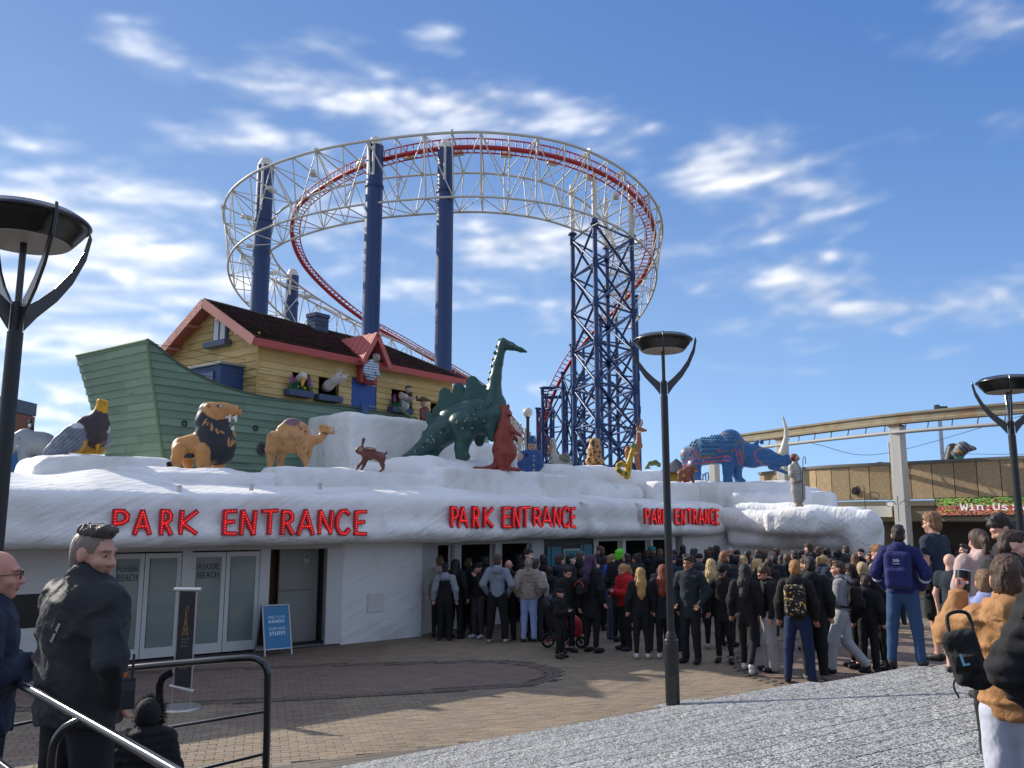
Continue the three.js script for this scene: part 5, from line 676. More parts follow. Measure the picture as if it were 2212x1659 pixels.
statue('sailor_statue', 'figure in blue and white striped shirt leaning from the red dormer', 'statue', 'r3', 750, 640, winD(803, 780, .6), [Lm(0, [[745, 630, 0, 40], [745, 580, 0, 38], [750, 555, 0, 26]], .7), Lm(0, [[715, 570, 5, 16], [705, 610, 20, 13], [722, 640, 34, 11]]), Lm(0, [[778, 570, 5, 16], [780, 610, 20, 13], [795, 640, 34, 10]]), El(1, 725, 645, 40, 11, 9, 9), El(1, 797, 650, 40, 8, 10, 8), El(1, 778, 522, 6, 24, 28, 24), El(2, 774, 505, 0, 26, 16, 26)], ['#d5d4d0', '#9c8a7a', '#6a6560'], { cell: .015, blend: 5, grime: .2, paint: (p, c, n, k) => { if (c.b > .55 && Math.sin(p[1] / k * .36 + p[0] / k * .05) > .1) c.set('#3f80ad'); }, spots: [[783, 525, 5, 4, 0, '#1f1a18'], [788, 538, 8, 3, 0, '#4a2c28']] });
statue('musician_statue', 'weathered musician figure playing in the flower box window', 'statue', 'r3', 960, 830, winD(872, 860, .3), [Lm(0, [[960, 830, -20, 34], [960, 780, 0, 30]], .8), El(1, 985, 728, 10, 20, 24, 20), El(2, 985, 714, 6, 22, 14, 22), El(1, 940, 770, 20, 20, 26, 14), Lm(1, [[965, 790, 24, 12], [1000, 790, 40, 10], [1030, 785, 40, 8]]), El(3, 990, 800, 36, 24, 16, 8), El(2, 1040, 782, 40, 9, 12, 8)], ['#c4beb4', '#a89688', '#26221f', '#8b8378'], { cell: .014, blend: 5, grime: .3 });
statue('bonnet_figure', 'figure in brown coat and wide hat at the end of the cabin', 'statue', 'r3', 1090, 920, winD(917, 890, .5), [Lm(0, [[1095, 910, 0, 34], [1095, 865, 0, 30]], .7), El(1, 1085, 815, 4, 20, 26, 20), El(2, 1083, 795, 0, 50, 9, 46), El(2, 1083, 785, 0, 24, 14, 24), Lm(0, [[1070, 860, 10, 13], [1075, 910, 24, 12]])], ['#7a4640', '#c9a58c', '#5c4a30'], { cell: .014, blend: 4, grime: .2, spots: [[1078, 812, 3, 3, 0, '#1b1512'], [1092, 812, 3, 3, 0, '#1b1512'], [1085, 828, 6, 2, 0, '#8a4038']] });
// ---------------------------------------------------------------- roller coaster far behind
{
  const white = M('#cfcdc2', .5), redM = M('#b0272c', .45), blue = M('#17386a', .42, { clearcoat: .2 }), blueD = M('#1b3a66', .5);
  // track centre line, laid out by sight lines and distance
  const TP = [[1162, 985, 114], [1110, 905, 113], [1050, 838, 110], [985, 795, 107], [880, 735, 104], [790, 682, 100], [715, 622, 96], [662, 562, 91], [640, 502, 86], [652, 445, 81.5], [715, 393, 77.5], [800, 352, 74], [900, 326, 71.5], [1000, 315, 70.5], [1100, 319, 70.5], [1200, 336, 71.5], [1290, 369, 74], [1360, 416, 77.5], [1398, 470, 81.5], [1404, 528, 86], [1382, 590, 90], [1338, 648, 94], [1280, 706, 97], [1226, 776, 100], [1190, 845, 102], [1172, 905, 103], [1164, 985, 104]];
  const cv = new THREE.CatmullRomCurve3(TP.map(([x, y, d]) => P(x, y, d)), false, 'centripetal'), LEN = cv.getLength();
  const ctr = P(1020, 500, 88);
  const fr = (u) => { const p = cv.getPointAt(u), t = cv.getTangentAt(u), o = p.clone().sub(ctr).setY(0); o.addScaledVector(t, -o.dot(t)).setY(0).normalize(); const px = 1106 + p.x / -p.z * FPX; return { p, t, o, px, u }; };
  const coaster = thing('roller_coaster', 'tall white truss roller coaster turn with red track on blue supports', 'roller coaster');
  const grp = (n) => { const g = new THREE.Group(); g.name = n; coaster.add(g); return g; };
  // red track: spine, two rails, ties
  const track = grp('track'), N = 220, sp = [], ra = [], rb = []; const ties = [];
  for (let i = 0; i <= N; i++) { const q = fr(i / N), bank = .75 * sstep(.18, .3, q.u) * sstep(.86, .72, q.u) + .15, side = q.o.clone().multiplyScalar(Math.cos(bank)).add(V(0, Math.sin(bank), 0)), up = side.clone().cross(q.t).normalize(); if (up.y < 0) up.negate(); sp.push(q.p.clone().addScaledVector(up, -.55)); ra.push(q.p.clone().addScaledVector(side, .62)); rb.push(q.p.clone().addScaledVector(side, -.62)); ties.push(sp[i], ra[i], rb[i]); }
  mesh(tube(sp, .21, 500, 8), redM, 'spine', track); mesh(tube(ra, .065, 500, 6), redM, 'rail', track); mesh(tube(rb, .065, 500, 6), redM, 'rail', track);
  for (let i = 0; i < N; i++) { const [s, a, b] = ties.slice(i * 3, i * 3 + 3); bar(track, a, s, .05, redM, 'tie', 5); bar(track, b, s, .05, redM, 'tie', 5).name = 'tie'; }
  // white space truss around the outside of the turn
  const truss = grp('truss'), offO = (px, u) => u < .36 ? lerp(2.2, 7.2, sstep(.12, .34, u)) : u < .62 ? lerp(7.2, 1.6, sstep(.36, .55, u)) : lerp(1.6, 1.2, sstep(.6, .7, u));
  const n2 = 46, u0 = .035, u1 = .82, A = [], B = [], C = [], D = [];
  for (let i = 0; i <= n2; i++) { const u = lerp(u0, u1, i / n2), q = fr(u), w = offO(q.px, u), h = lerp(3.2, 5.0, sstep(.15, .3, u)) * lerp(1, .8, sstep(.62, .8, u)); A.push(q.p.clone().addScaledVector(q.o, w).add(V(0, .5, 0))); B.push(q.p.clone().addScaledVector(q.o, w - 4.4 - .6 * sstep(.4, .6, u)).add(V(0, -1.1, 0))); C.push(q.p.clone().addScaledVector(q.o, w - .7).add(V(0, -h, 0))); D.push(q.p.clone().addScaledVector(q.o, w - 3.6).add(V(0, -h - .3, 0))); }
  mesh(tube(A, .13, 300, 8), white, 'chord', truss); for (const c of [B, C, D]) mesh(tube(c, .105, 300, 8), white, 'chord', truss);
  for (let i = 0; i <= n2; i++) { bar(truss, A[i], B[i], .075, white, 'strut', 5); bar(truss, C[i], D[i], .055, white, 'strut', 5); bar(truss, A[i], C[i], .07, white, 'strut', 5); bar(truss, B[i], D[i], .06, white, 'strut', 5); if (i < n2) { const f = i % 2; bar(truss, f ? A[i] : C[i], f ? C[i + 1] : A[i + 1], .055, white, 'brace', 5); bar(truss, f ? B[i] : D[i], f ? D[i + 1] : B[i + 1], .05, white, 'brace', 5); bar(truss, f ? A[i] : B[i], f ? B[i + 1] : A[i + 1], .05, white, 'brace', 5); bar(truss, f ? C[i] : D[i], f ? D[i + 1] : C[i + 1], .045, white, 'brace', 5); if (i % 2) bar(truss, A[i], D[i], .045, white, 'brace', 5); } if (i % 2 === 0) { const p = A[i].clone().lerp(B[i], .5); const s = mesh(rbox(1.1, .35, .5, .05), white, 'saddle', truss); s.position.copy(p); s.rotation.y = i * .2; } }
  for (let i = 0; i <= n2; i += 5) { const f = mesh(new THREE.CylinderGeometry(.3, .3, .14, 12), white, 'flange', truss); f.position.copy(A[i]); f.quaternion.setFromUnitVectors(V(0, 1, 0), A[Math.min(n2, i + 1)].clone().sub(A[Math.max(0, i - 1)]).normalize()); }
  // four great tubular columns
  for (const [px, top, join, w, d] of [[574, 360, 478, 39, 80], [811, 316, 404, 39, 71.5], [963, 322, 415, 38, 70.5], [632, 596, 655, 29, 98]]) {
    const p = P(px, top, d), r = w / 2 / FPX * d, jy = P(px, join, d).y, g = grp('column');
    const up = mesh(new THREE.CylinderGeometry(r * .97, r * .97, p.y - jy, 28), blue, 'shaft', g); up.position.set(p.x, (p.y + jy) / 2, p.z); const lo = mesh(new THREE.CylinderGeometry(r, r, jy, 28), blue, 'shaft', g); lo.position.set(p.x, jy / 2, p.z); const fl = mesh(new THREE.CylinderGeometry(r * 1.09, r * 1.09, .22, 28), blueD, 'flange', g); fl.position.set(p.x, jy, p.z);
    const cap = mesh(new THREE.CylinderGeometry(r * .55, r, .8, 20), white, 'cap', g); cap.position.set(p.x, p.y + .35, p.z); bar(g, V(p.x, p.y, p.z + r), V(p.x, jy + .8, p.z + r + .05), .12, white, 'hanger', 6);
  }
  // blue lattice towers: four legs, bays of crossed bracing, gusset plates
  const tower = (legs, topYs, bays, r, y0 = 0) => {
    const g = grp('support_tower'), n = legs.length, L = legs.map((p, i) => [p, topYs[i]]), minTop = Math.min(...topYs);
    L.forEach(([p, t]) => { bar(g, V(p.x, y0, p.z), V(p.x, t, p.z), r, blue, 'leg', 8); const f = mesh(new THREE.CylinderGeometry(r * 2, r * 2, .15, 10), blueD, 'flange', g); f.position.set(p.x, t, p.z); });
    for (let b = 0; b < bays; b++) { const ya = y0 + (minTop - y0) * b / bays, yb = y0 + (minTop - y0) * (b + 1) / bays; for (let i = 0; i < n; i++) { const p = L[i][0], q = L[(i + 1) % n][0]; bar(g, V(p.x, ya, p.z), V(q.x, yb, q.z), r * .55, blue, 'brace', 5); bar(g, V(q.x, ya, q.z), V(p.x, yb, p.z), r * .55, blue, 'brace', 5); bar(g, V(p.x, yb, p.z), V(q.x, yb, q.z), r * .5, blue, 'strut', 5); const gp = mesh(rbox(r * 2.2, r * 4, r * 2.2, .03), blueD, 'gusset', g); gp.position.set(p.x, yb, p.z); } }
  };
  const leg = (px, d) => P(px, 900, d).setY(0), ty = (px, py, d) => P(px, py, d).y;
  tower([leg(1241, 80), leg(1291, 75), leg(1373, 79.5), leg(1317, 86)], [ty(1241, 506, 80), ty(1291, 482, 75), ty(1373, 510, 79.5), ty(1317, 536, 86)], 8, .22);
  for (const [px, top, d, bt] of [[1241, 400, 80, 506], [1291, 375, 75, 482], [1373, 400, 79.5, 510], [1317, 430, 86, 536]]) bar(truss, V(P(px, 0, d).x * 0 + leg(px, d).x, ty(px, bt, d), leg(px, d).z), V(leg(px, d).x, ty(px, top, d), leg(px, d).z), .24, white, 'leg_top', 8);
  tower([leg(1243, 99), leg(1300, 93), leg(1380, 95), leg(1335, 102)], [ty(1243, 760, 99), ty(1300, 690, 93), ty(1380, 640, 95), ty(1335, 660, 102)], 6, .2);
  tower([leg(1216, 100), leg(1243, 97), leg(1262, 101), leg(1236, 104)], [ty(1216, 805, 100), ty(1243, 805, 97), ty(1262, 745, 101), ty(1236, 745, 104)], 5, .17);
  tower([leg(1172, 101), leg(1217, 98), leg(1224, 103), leg(1180, 106)], [ty(1172, 838, 101), ty(1217, 838, 98), ty(1224, 852, 103), ty(1180, 852, 106)], 4, .18);
  tower([leg(1161, 103), leg(1190, 101), leg(1195, 106), leg(1166, 108)], [ty(1161, 882, 103), ty(1190, 882, 101), ty(1195, 890, 106), ty(1166, 890, 108)], 3, .17);
  for (const [a, b, y, d] of [[1172, 1217, 838, 100], [1172, 1217, 858, 100], [1161, 1190, 884, 102]]) bar(coaster, P(a, y, d), P(b, y, d), .2, blue, 'cross_beam', 6);
  // low white trestle where the track comes down behind the dinosaur
  const tr = grp('trestle'); for (let i = 0; i < 8; i++) { const x = 1085 + i * 10, top = 885 + i * 8, p = P(x, top, 112), q = V(p.x, 0, p.z); bar(tr, p, q, .12, white, 'post', 5); const p2 = P(x + 10, top + 10, 114); bar(tr, p, V(p2.x, p2.y - 6, p2.z), .09, white, 'brace', 5); bar(tr, p2, V(p.x, p.y - 6, p.z), .09, white, 'brace', 5); bar(tr, V(p.x, p.y - 5, p.z), V(p2.x, p2.y - 5, p2.z), .09, white, 'strut', 5); }
}
// ---------------------------------------------------------------- concrete building, monorail, screen, distant bits
{
  const cb = thing('concrete_building', 'low building with brown exposed aggregate panels and dark arcade', 'building');
  const agg = noiseTex(512, (u, v) => { const n = tileN(u, v, 70, 2, 2), m = tileN(u, v, 9, 3, 6), s = sstep(.3, .7, n); return [lerp(182, 226, s) - 34 * m, lerp(164, 204, s) - 32 * m, lerp(134, 172, s) - 28 * m]; }, true), ab = noiseTex(256, (u, v) => 255 * tileN(u, v, 60, 2, 2));
  const pm = ['#e4dccf', '#d8cfc2', '#efe6d8'].map((c) => new THREE.MeshPhysicalMaterial({ color: c, map: agg, bumpMap: ab, bumpScale: .02, roughness: .9 }));
  // plan curve of the wall, from far to near
  const pl = [[1640, 47.5], [1765, 42], [1830, 40.6], [1940, 39], [2119, 36.4], [2212, 35.2], [2380, 33]].map(([px, D]) => V((px - 1106) / FPX * D * 1.0, 0, -D)), cv = new THREE.CatmullRomCurve3(pl, false, 'centripetal');
  const TOP = 5.06, BOT = 3.5, len = cv.getLength(), n = Math.round(len / .94);
  for (let i = 0; i < n; i++) { const a = cv.getPointAt(i / n), b = cv.getPointAt((i + 1) / n), d = b.clone().sub(a), L = d.length(), g = rbox(L - .03, TOP - BOT, .12, .012), uv = g.attributes.uv, p = g.attributes.position; for (let k = 0; k < uv.count; k++) uv.setXY(k, p.getX(k) * .9 + i * .31, p.getY(k) * .9 + i * .17); const m = mesh(g, pm[i % 3], 'panel', cb); m.position.copy(a).add(b).multiplyScalar(.5); m.position.set((a.x + b.x) / 2, (TOP + BOT) / 2, (a.z + b.z) / 2); m.rotation.y = Math.atan2(-d.z, d.x); }
  const sweep = (y0, y1, off0, off1, mat, name, t0 = 0, t1 = 1) => { const N = 60, pos = [], idx = []; for (let i = 0; i <= N; i++) { const t = lerp(t0, t1, i / N), p = cv.getPointAt(t), tg = cv.getTangentAt(t), nn = V(tg.z, 0, -tg.x); if (nn.x > 0) nn.negate(); for (const [y, o] of [[y0, off1], [y0, off0], [y1, off0], [y1, off1]]) { const q = p.clone().addScaledVector(nn, o); pos.push(q.x, y, q.z); } } for (let i = 0; i < N; i++) for (let k = 0; k < 4; k++) { const a = i * 4 + k, b = i * 4 + (k + 1) % 4; idx.push(a, a + 4, b, b, a + 4, b + 4); } idx.push(0, 1, 2, 0, 2, 3); const e = N * 4; idx.push(e, e + 2, e + 1, e, e + 3, e + 2); const g = new THREE.BufferGeometry(); g.setAttribute('position', new THREE.Float32BufferAttribute(pos, 3)); g.setIndex(idx); const q = g.toNonIndexed(); q.computeVertexNormals(); return mesh(uvPlanar(q), mat, name, cb); };
  sweep(BOT, TOP, -.1, -.5, M('#4a443d', .9), 'wall'); sweep(TOP, TOP + .13, .14, -.6, M('#6d6a64', .8), 'coping'); sweep(TOP + .0, TOP + .05, -.5, -9, M('#4c4a47', .9), 'roof_deck');
  sweep(3.2, 3.44, .35, -.4, M('#6e675b', .8), 'ledge'); sweep(2.55, 3.2, .25, -.4, M('#8b7c63', .75), 'fascia'); sweep(3.16, 3.2, 1.2, -.3, M('#bdb9ab', .7), 'canopy_top', 0, .55); sweep(2.72, 3.18, 1.22, 1.1, M('#cfccbd', .6), 'canopy_fascia', 0, .55);
  sweep(0, 2.6, -4, -4.3, M('#6a6258', .9), 'arcade_back'); sweep(2.5, 2.56, .1, -4.2, M('#877f72', .9), 'arcade_soffit');
  for (const t of [.3, .5, .78, .95]) { const p = cv.getPointAt(t), m = mesh(box(.4, 2.55, .4), M('#5b564c', .8), 'pillar', cb); m.position.set(p.x + .4, 1.27, p.z - .4); }
  for (let i = 0; i < 14; i++) { const p = cv.getPointAt(rr(.2, .98)), m = mesh(rbox(rr(.4, .9), rr(.8, 1.7), .4, .05), M(pick(['#3a2440', '#1f3050', '#40241c', '#2a2a30', '#4d3a18']), .4), 'arcade_machine', cb); m.position.set(p.x + 2.4, .7, p.z - 2.2); m.rotation.y = rr(-1, 1); }
  const on = (px, py, out) => { let best = null, bd = 1e9; for (let i = 0; i <= 300; i++) { const t = i / 300, p = cv.getPointAt(t), x = 1106 + FPX * p.x / (CP * -p.z - SP * (CAM_Y - 4)); if (Math.abs(x - px) < bd) { bd = Math.abs(x - px); best = t; } } const p = cv.getPointAt(best), tg = cv.getTangentAt(best), nn = V(tg.z, 0, -tg.x); if (nn.x > 0) nn.negate(); p.addScaledVector(nn, out); p.y = P(px, py, -p.z).y; return { p, ry: Math.atan2(-tg.z, tg.x), nn }; };
  { const q = on(1853, 1061, .1), s = thing('loudspeaker', 'black round horn loudspeaker on the brown panel wall', 'loudspeaker', null, q.p); s.rotation.y = q.ry; mesh(new THREE.CylinderGeometry(.19, .15, .18, 20).rotateX(Math.PI / 2).translate(0, 0, .08), M('#1c1b1b', .6), 'housing', s); mesh(new THREE.CylinderGeometry(.1, .1, .06, 16).rotateX(Math.PI / 2).translate(0, 0, .2), M('#0d0d0d', .5), 'cone', s); mesh(box(.06, .5, .05, 0, 0, -.05), M('#2a2a2a', .6), 'bracket', s); }
  { const q = on(1930, 1094, .5), s = thing('floodlight', 'grey boxy floodlight standing on the canopy ledge', 'floodlight', null, q.p); s.rotation.y = q.ry; mesh(rbox(.36, .42, .24, .02, 0, .02, 0), M('#9aa0a2', .5), 'housing', s); mesh(box(.26, .2, .02, 0, .08, .13), M('#d5dadc', .2), 'lens', s); mesh(box(.42, .06, .1, 0, -.2, 0), M('#5b5f60', .6), 'bracket', s); }
  // LED screen: rows of coloured dashes and letters
  { const a = on(2030, 1093, .4), b = on(2330, 1093, .4), w = a.p.distanceTo(b.p) + .2, h = .78, c = document.createElement('canvas'); c.width = 1024; c.height = 192; const x = c.getContext('2d'); x.fillStyle = '#2a1416'; x.fillRect(0, 0, 1024, 192);
    for (let r = 0; r < 48; r++) for (let k = 0; k < 70; k++) if (rnd() < .62) { const top = r < 22; x.fillStyle = top ? pick(['#4fae3a', '#69c94a', '#3d8f33', '#8fd06a', '#b5443f', '#c9c95a']) : pick(['#c23b46', '#d9535c', '#a82f3f', '#e08a6a', '#6aa84a', '#d9c04a', '#c94a7a']); x.fillRect(k * 15 + rnd() * 8, r * 4, 6 + rnd() * 14, 3); }
    x.fillStyle = '#e6dfee'; x.font = 'bold 100px monospace'; x.textBaseline = 'middle'; x.fillText('Win:Us:Win', 190, 104); x.fillStyle = '#2a1416'; for (let r = 0; r < 48; r++) x.fillRect(0, r * 4 + 3, 1024, 1);
    const t = new THREE.CanvasTexture(c); t.colorSpace = THREE.SRGBColorSpace; const s = thing('led_screen', 'red and green LED message board over the dark arcade', 'screen', null, a.p.clone().add(b.p).multiplyScalar(.5)); s.rotation.y = Math.atan2(-(b.p.z - a.p.z), b.p.x - a.p.x); mesh(box(w, h, .12, 0, 0, -.07), M('#1c1c1e', .6), 'casing', s); mesh(new THREE.PlaneGeometry(w - .06, h - .06), new THREE.MeshPhysicalMaterial({ color: '#111', map: t, emissive: '#ffffff', emissiveMap: t, emissiveIntensity: .95, roughness: .4 }), 'display', s); }
  // ornamental ironwork on the rock end
  for (const [px, py, s0, lb] of [[1775, 1088, 1, 'beside the shepherd figure'], [1868, 1080, 1.3, 'tall and branching above the rough rock end'], [1940, 1095, 1, 'beside the white monorail post']]) { const p = P(px, py, 30), k = .32 * s0, g = thing('iron_scroll', 'thin dark wrought iron scroll ornament ' + lb, 'ironwork', 'scroll ironwork behind the rocks', p); const sc = (sg) => { const pts = []; for (let i = 0; i <= 16; i++) { const a = i / 16 * 4.6, r = k * (.2 + .8 * (1 - i / 16)); pts.push(V(sg * (k * .9 - Math.cos(a) * r * .7), Math.sin(a) * r * .6 + k * .2, 0)); } return tube(pts, .012, 40, 5); }; mesh(sc(1), M('#4a3a30', .7), 'scroll', g); mesh(sc(-1), M('#4a3a30', .7), 'scroll', g); bar(g, V(0, -.5, 0), V(0, k * 1.2, 0), .014, M('#4a3a30', .7), 'stem', 5); }
  // carnival head and other bits on the roof
  { const p = P(2068, 993, 41), f = D => D, k = 41 / FPX; const g = solid([{ a: [-.3, .1, 0, .34], b: [-.15, .75, 0, .3], c: 0 }, { a: [0, .5, .15, .3], b: [.25, .8, .2, .3], c: 1 }, { a: [.3, .8, .2, .28], b: [.75, .75, .2, .09], c: 2 }, { e: [.05, .25, .25], r: [.2, .3, .2], c: 3 }, { e: [.1, .6, .4], r: [.14, .1, .1], c: 4 }], .035, { k: .08, colors: ['#141416', '#74767a', '#9b8f92', '#2a8a66', '#c29a30'], paint: (p, c) => { if (c.r > .15 && c.b > .15 && Math.sin(p[0] * 30 + p[1] * 22) > .3) c.multiplyScalar(.3); } }); const t = thing('carnival_head', 'dark carnival head sculpture perched on the brown panel building roof', 'sculpture', null, p.setY(TOP + .12)); t.rotation.y = -.4; mesh(g, paintMat, 'body', t); }
  { const p = P(1890, 1003, 44).setY(TOP + .12), t = thing('roof_tarpaulin', 'bundled dark cover lying on the building roof', 'cover', null, p); mesh(solid([{ e: [-.3, .1, 0], r: [.4, .12, .3] }, { e: [.3, .16, 0], r: [.4, .2, .3] }, { e: [.65, .1, 0], r: [.3, .14, .3] }], .05, { k: .1, colors: ['#3b434f'] }), paintMat, 'body', t); }
  for (const [px, top, d, nm, lb] of [[1920, 955, 46, 'flue_pipe', 'thin grey flue pipe bent at the top on the roof'], [2028, 882, 48, 'floodlight_pole', 'tall grey floodlight pole on the building roof']]) { const p = P(px, top, d), t = thing(nm, lb, nm === 'flue_pipe' ? 'pipe' : 'pole', null, V(p.x, TOP, p.z)); bar(t, V(0, 0, 0), V(0, p.y - TOP, 0), nm === 'flue_pipe' ? .07 : .11, M('#b9bfc4', .5), 'pole'); if (nm === 'flue_pipe') bar(t, V(0, p.y - TOP, 0), V(.35, p.y - TOP, 0), .07, M('#b9bfc4', .5), 'elbow'); else { mesh(rbox(.5, .22, .3, .04, .2, p.y - TOP, 0), M('#3a4044', .5), 'lamp_head', t); mesh(rbox(.22, .3, .3, .04, -.1, p.y - TOP + .05, 0), M('#5a6064', .5), 'control_box', t); } }
  // monorail
  const mr = thing('monorail', 'weathered concrete monorail beam on white posts', 'monorail'), beamM = new THREE.MeshPhysicalMaterial({ color: '#948a76', vertexColors: true, roughness: .85, bumpMap: rep(TX.fine, 2), bumpScale: .01 }), postM = M('#cfcbc0', .7, { bumpMap: rep(TX.plaster, .6), bumpScale: .01 });
  const bp = [[1535, 48.4], [1580, 46.9], [1620, 45.6], [1780, 41.2], [1940, 37.6], [2080, 35.4], [2212, 33.8], [2400, 32]].map(([px, D], i) => { const y = 6.98 + (i < 3 ? -.05 : 0); return V((px - 1106) / FPX * D, y, -D); }), bc = new THREE.CatmullRomCurve3(bp, false, 'centripetal');
  { const N = 90, pos = [], col = [], idx = []; for (let i = 0; i <= N; i++) { const p = bc.getPointAt(i / N), t = bc.getTangentAt(i / N), nn = V(t.z, 0, -t.x); for (const [o, y] of [[-.26, -.23], [.26, -.23], [.26, -.12], [.2, -.08], [.2, .1], [.26, .14], [.26, .23], [-.26, .23], [-.26, .14], [-.2, .1], [-.2, -.08], [-.26, -.12]]) { pos.push(p.x + nn.x * o, p.y + y, p.z + nn.z * o); const s = .75 + .5 * fbm(i * .7, y * 4, o, 3), rust = sstep(.58, .75, fbm(i * .9 + 4, y * 2, 2, 4)); col.push(s * lerp(1, 1.05, rust), s * lerp(1, .72, rust), s * lerp(.95, .5, rust)); } } const K = 12; for (let i = 0; i < N; i++) for (let k = 0; k < K; k++) { const a = i * K + k, b = i * K + (k + 1) % K; idx.push(a, a + K, b, b, a + K, b + K); } const g = new THREE.BufferGeometry(); g.setAttribute('position', new THREE.Float32BufferAttribute(pos, 3)); g.setAttribute('color', new THREE.Float32BufferAttribute(col, 3)); g.setIndex(idx); const q = g.toNonIndexed(); q.computeVertexNormals(); mesh(uvPlanar(q), beamM, 'beam', mr); }
  const cond = []; for (let i = 0; i <= 40; i++) { const p = bc.getPointAt(i / 40); cond.push(V(p.x - .1, p.y - .62, p.z + .35)); if (i % 2) { bar(mr, V(p.x, p.y - .25, p.z + .3), V(p.x - .1, p.y - .62, p.z + .35), .025, M('#5a5650', .7), 'hanger', 5); } } mesh(tube(cond, .08, 120, 8), M('#a5a29a', .6), 'conduit', mr);
  for (const [px, w] of [[1543, .5], [1693, .55], [1942, .6], [2250, .6]]) { let best = 0, bd = 1e9; for (let i = 0; i <= 400; i++) { const p = bc.getPointAt(i / 400), x = 1106 + FPX * p.x / (CP * -p.z - SP * (CAM_Y - 5)); if (Math.abs(x - px) < bd) { bd = Math.abs(x - px); best = i / 400; } } const p = bc.getPointAt(best); const m = mesh(rbox(w, p.y - .27, w * .8, .02), postM, 'post', mr); m.position.set(p.x, (p.y - .27) / 2, p.z); m.rotation.y = .75; mesh(box(w * 1.15, .06, w * .9), M('#7a4a2a', .9), 'bearing_plate', m).position.y = (p.y - .27) / 2 - .04; }
  // sagging wires
  const wire = (a, m, b, lb) => tag(mesh(tube([a, m, b], .012, 30, 4), M('#3b4248', .6), 'overhead_wire', scene), 'thin overhead wire ' + lb, 'wire', 'wires above the concrete building');
  wire(P(1755, 958, 42), P(1900, 981, 42), P(2212, 897, 38), 'sagging under the monorail beam'); wire(P(2030, 978, 46), P(2120, 981, 44), P(2240, 981, 42), 'running level from the floodlight pole');
  // kiosk roof and far curve beyond the rhinoceros
  { const p = P(1462, 1035, 52), k = thing('yellow_kiosk', 'yellow kiosk with dark pyramid roof beyond the rocks', 'kiosk', null, V(p.x, 0, p.z)); const y = P(1462, 1022, 52).y, a = P(1462, 990, 52).y; mesh(new THREE.CylinderGeometry(.9, .9, y, 8).translate(0, y / 2, 0), M('#a8842c', .7), 'wall', k); mesh(new THREE.ConeGeometry(1.15, a - y, 8).translate(0, (a + y) / 2, 0), M('#454850', .7), 'roof', k); mesh(new THREE.CylinderGeometry(1.17, 1.17, .12, 8).translate(0, y - .02, 0), M('#6a5220', .7), 'eave', k); }
  { const t = thing('arched_gantry', 'distant white arched gantry seen under the rhinoceros', 'gantry'); for (const o of [0, .8]) mesh(tube([P(1515, 1038, 90), P(1522, 1024, 90), P(1533, 1021, 90), P(1546, 1021, 90)].map((p) => p.add(V(0, -o, 0))), .1, 20, 6), M('#c9cfe0', .5), 'arch', t); for (let i = 0; i < 5; i++) bar(t, P(1518 + i * 6, 1024, 90), V(P(1518 + i * 6, 1024, 90).x, 0, -90), .07, M('#6a78a8', .5), 'post', 5); }
  // globe lamp behind the kangaroo
  { const p = P(1140, 891, 27.5), g = thing('globe_lamp', 'white globe lamp on a dark pole behind the kangaroo', 'lamp', null, V(p.x, 0, p.z)); mesh(new THREE.SphereGeometry(.16, 24, 16).translate(0, p.y, 0), M('#d9d3bd', .35), 'globe', g); bar(g, V(0, 0, 0), V(0, p.y - .13, 0), .055, M('#2a2826', .5), 'pole', 10); mesh(new THREE.CylinderGeometry(.08, .07, .06, 12).translate(0, p.y - .15, 0), M('#2a2826', .5), 'collar', g); }
  // blue stall seen past the lamp post
  { const p = P(8, 985, 26), g = thing('blue_stall', 'blue stall with brown and white band beyond the elephant', 'stall', null, V(p.x, 0, p.z)); mesh(box(1.4, 4.9, 1.4, -.45, 2.45, 0), M('#2f78b8', .6), 'wall', g); mesh(box(1.6, .55, 1.6, -.4, 5.5, 0), M('#8a5b48', .7), 'band', g); mesh(box(1.45, .45, 1.45, -.4, 5.0, 0), M('#d5d8da', .6), 'panel', g); mesh(box(1.7, .4, 1.7, -.45, 6.0, 0), M('#5d6878', .6), 'roof', g); }
  { const p = P(105, 1010, 24), g = thing('grey_shed', 'grey ribbed shed wall under the elephant', 'shed', null, V(p.x, 0, p.z)); for (let i = 0; i < 10; i++) mesh(rbox(.11, 4.4, .06, .02, -.6 + i * .125, 2.2, 0), M('#747c88', .6), 'rib', g); }
}
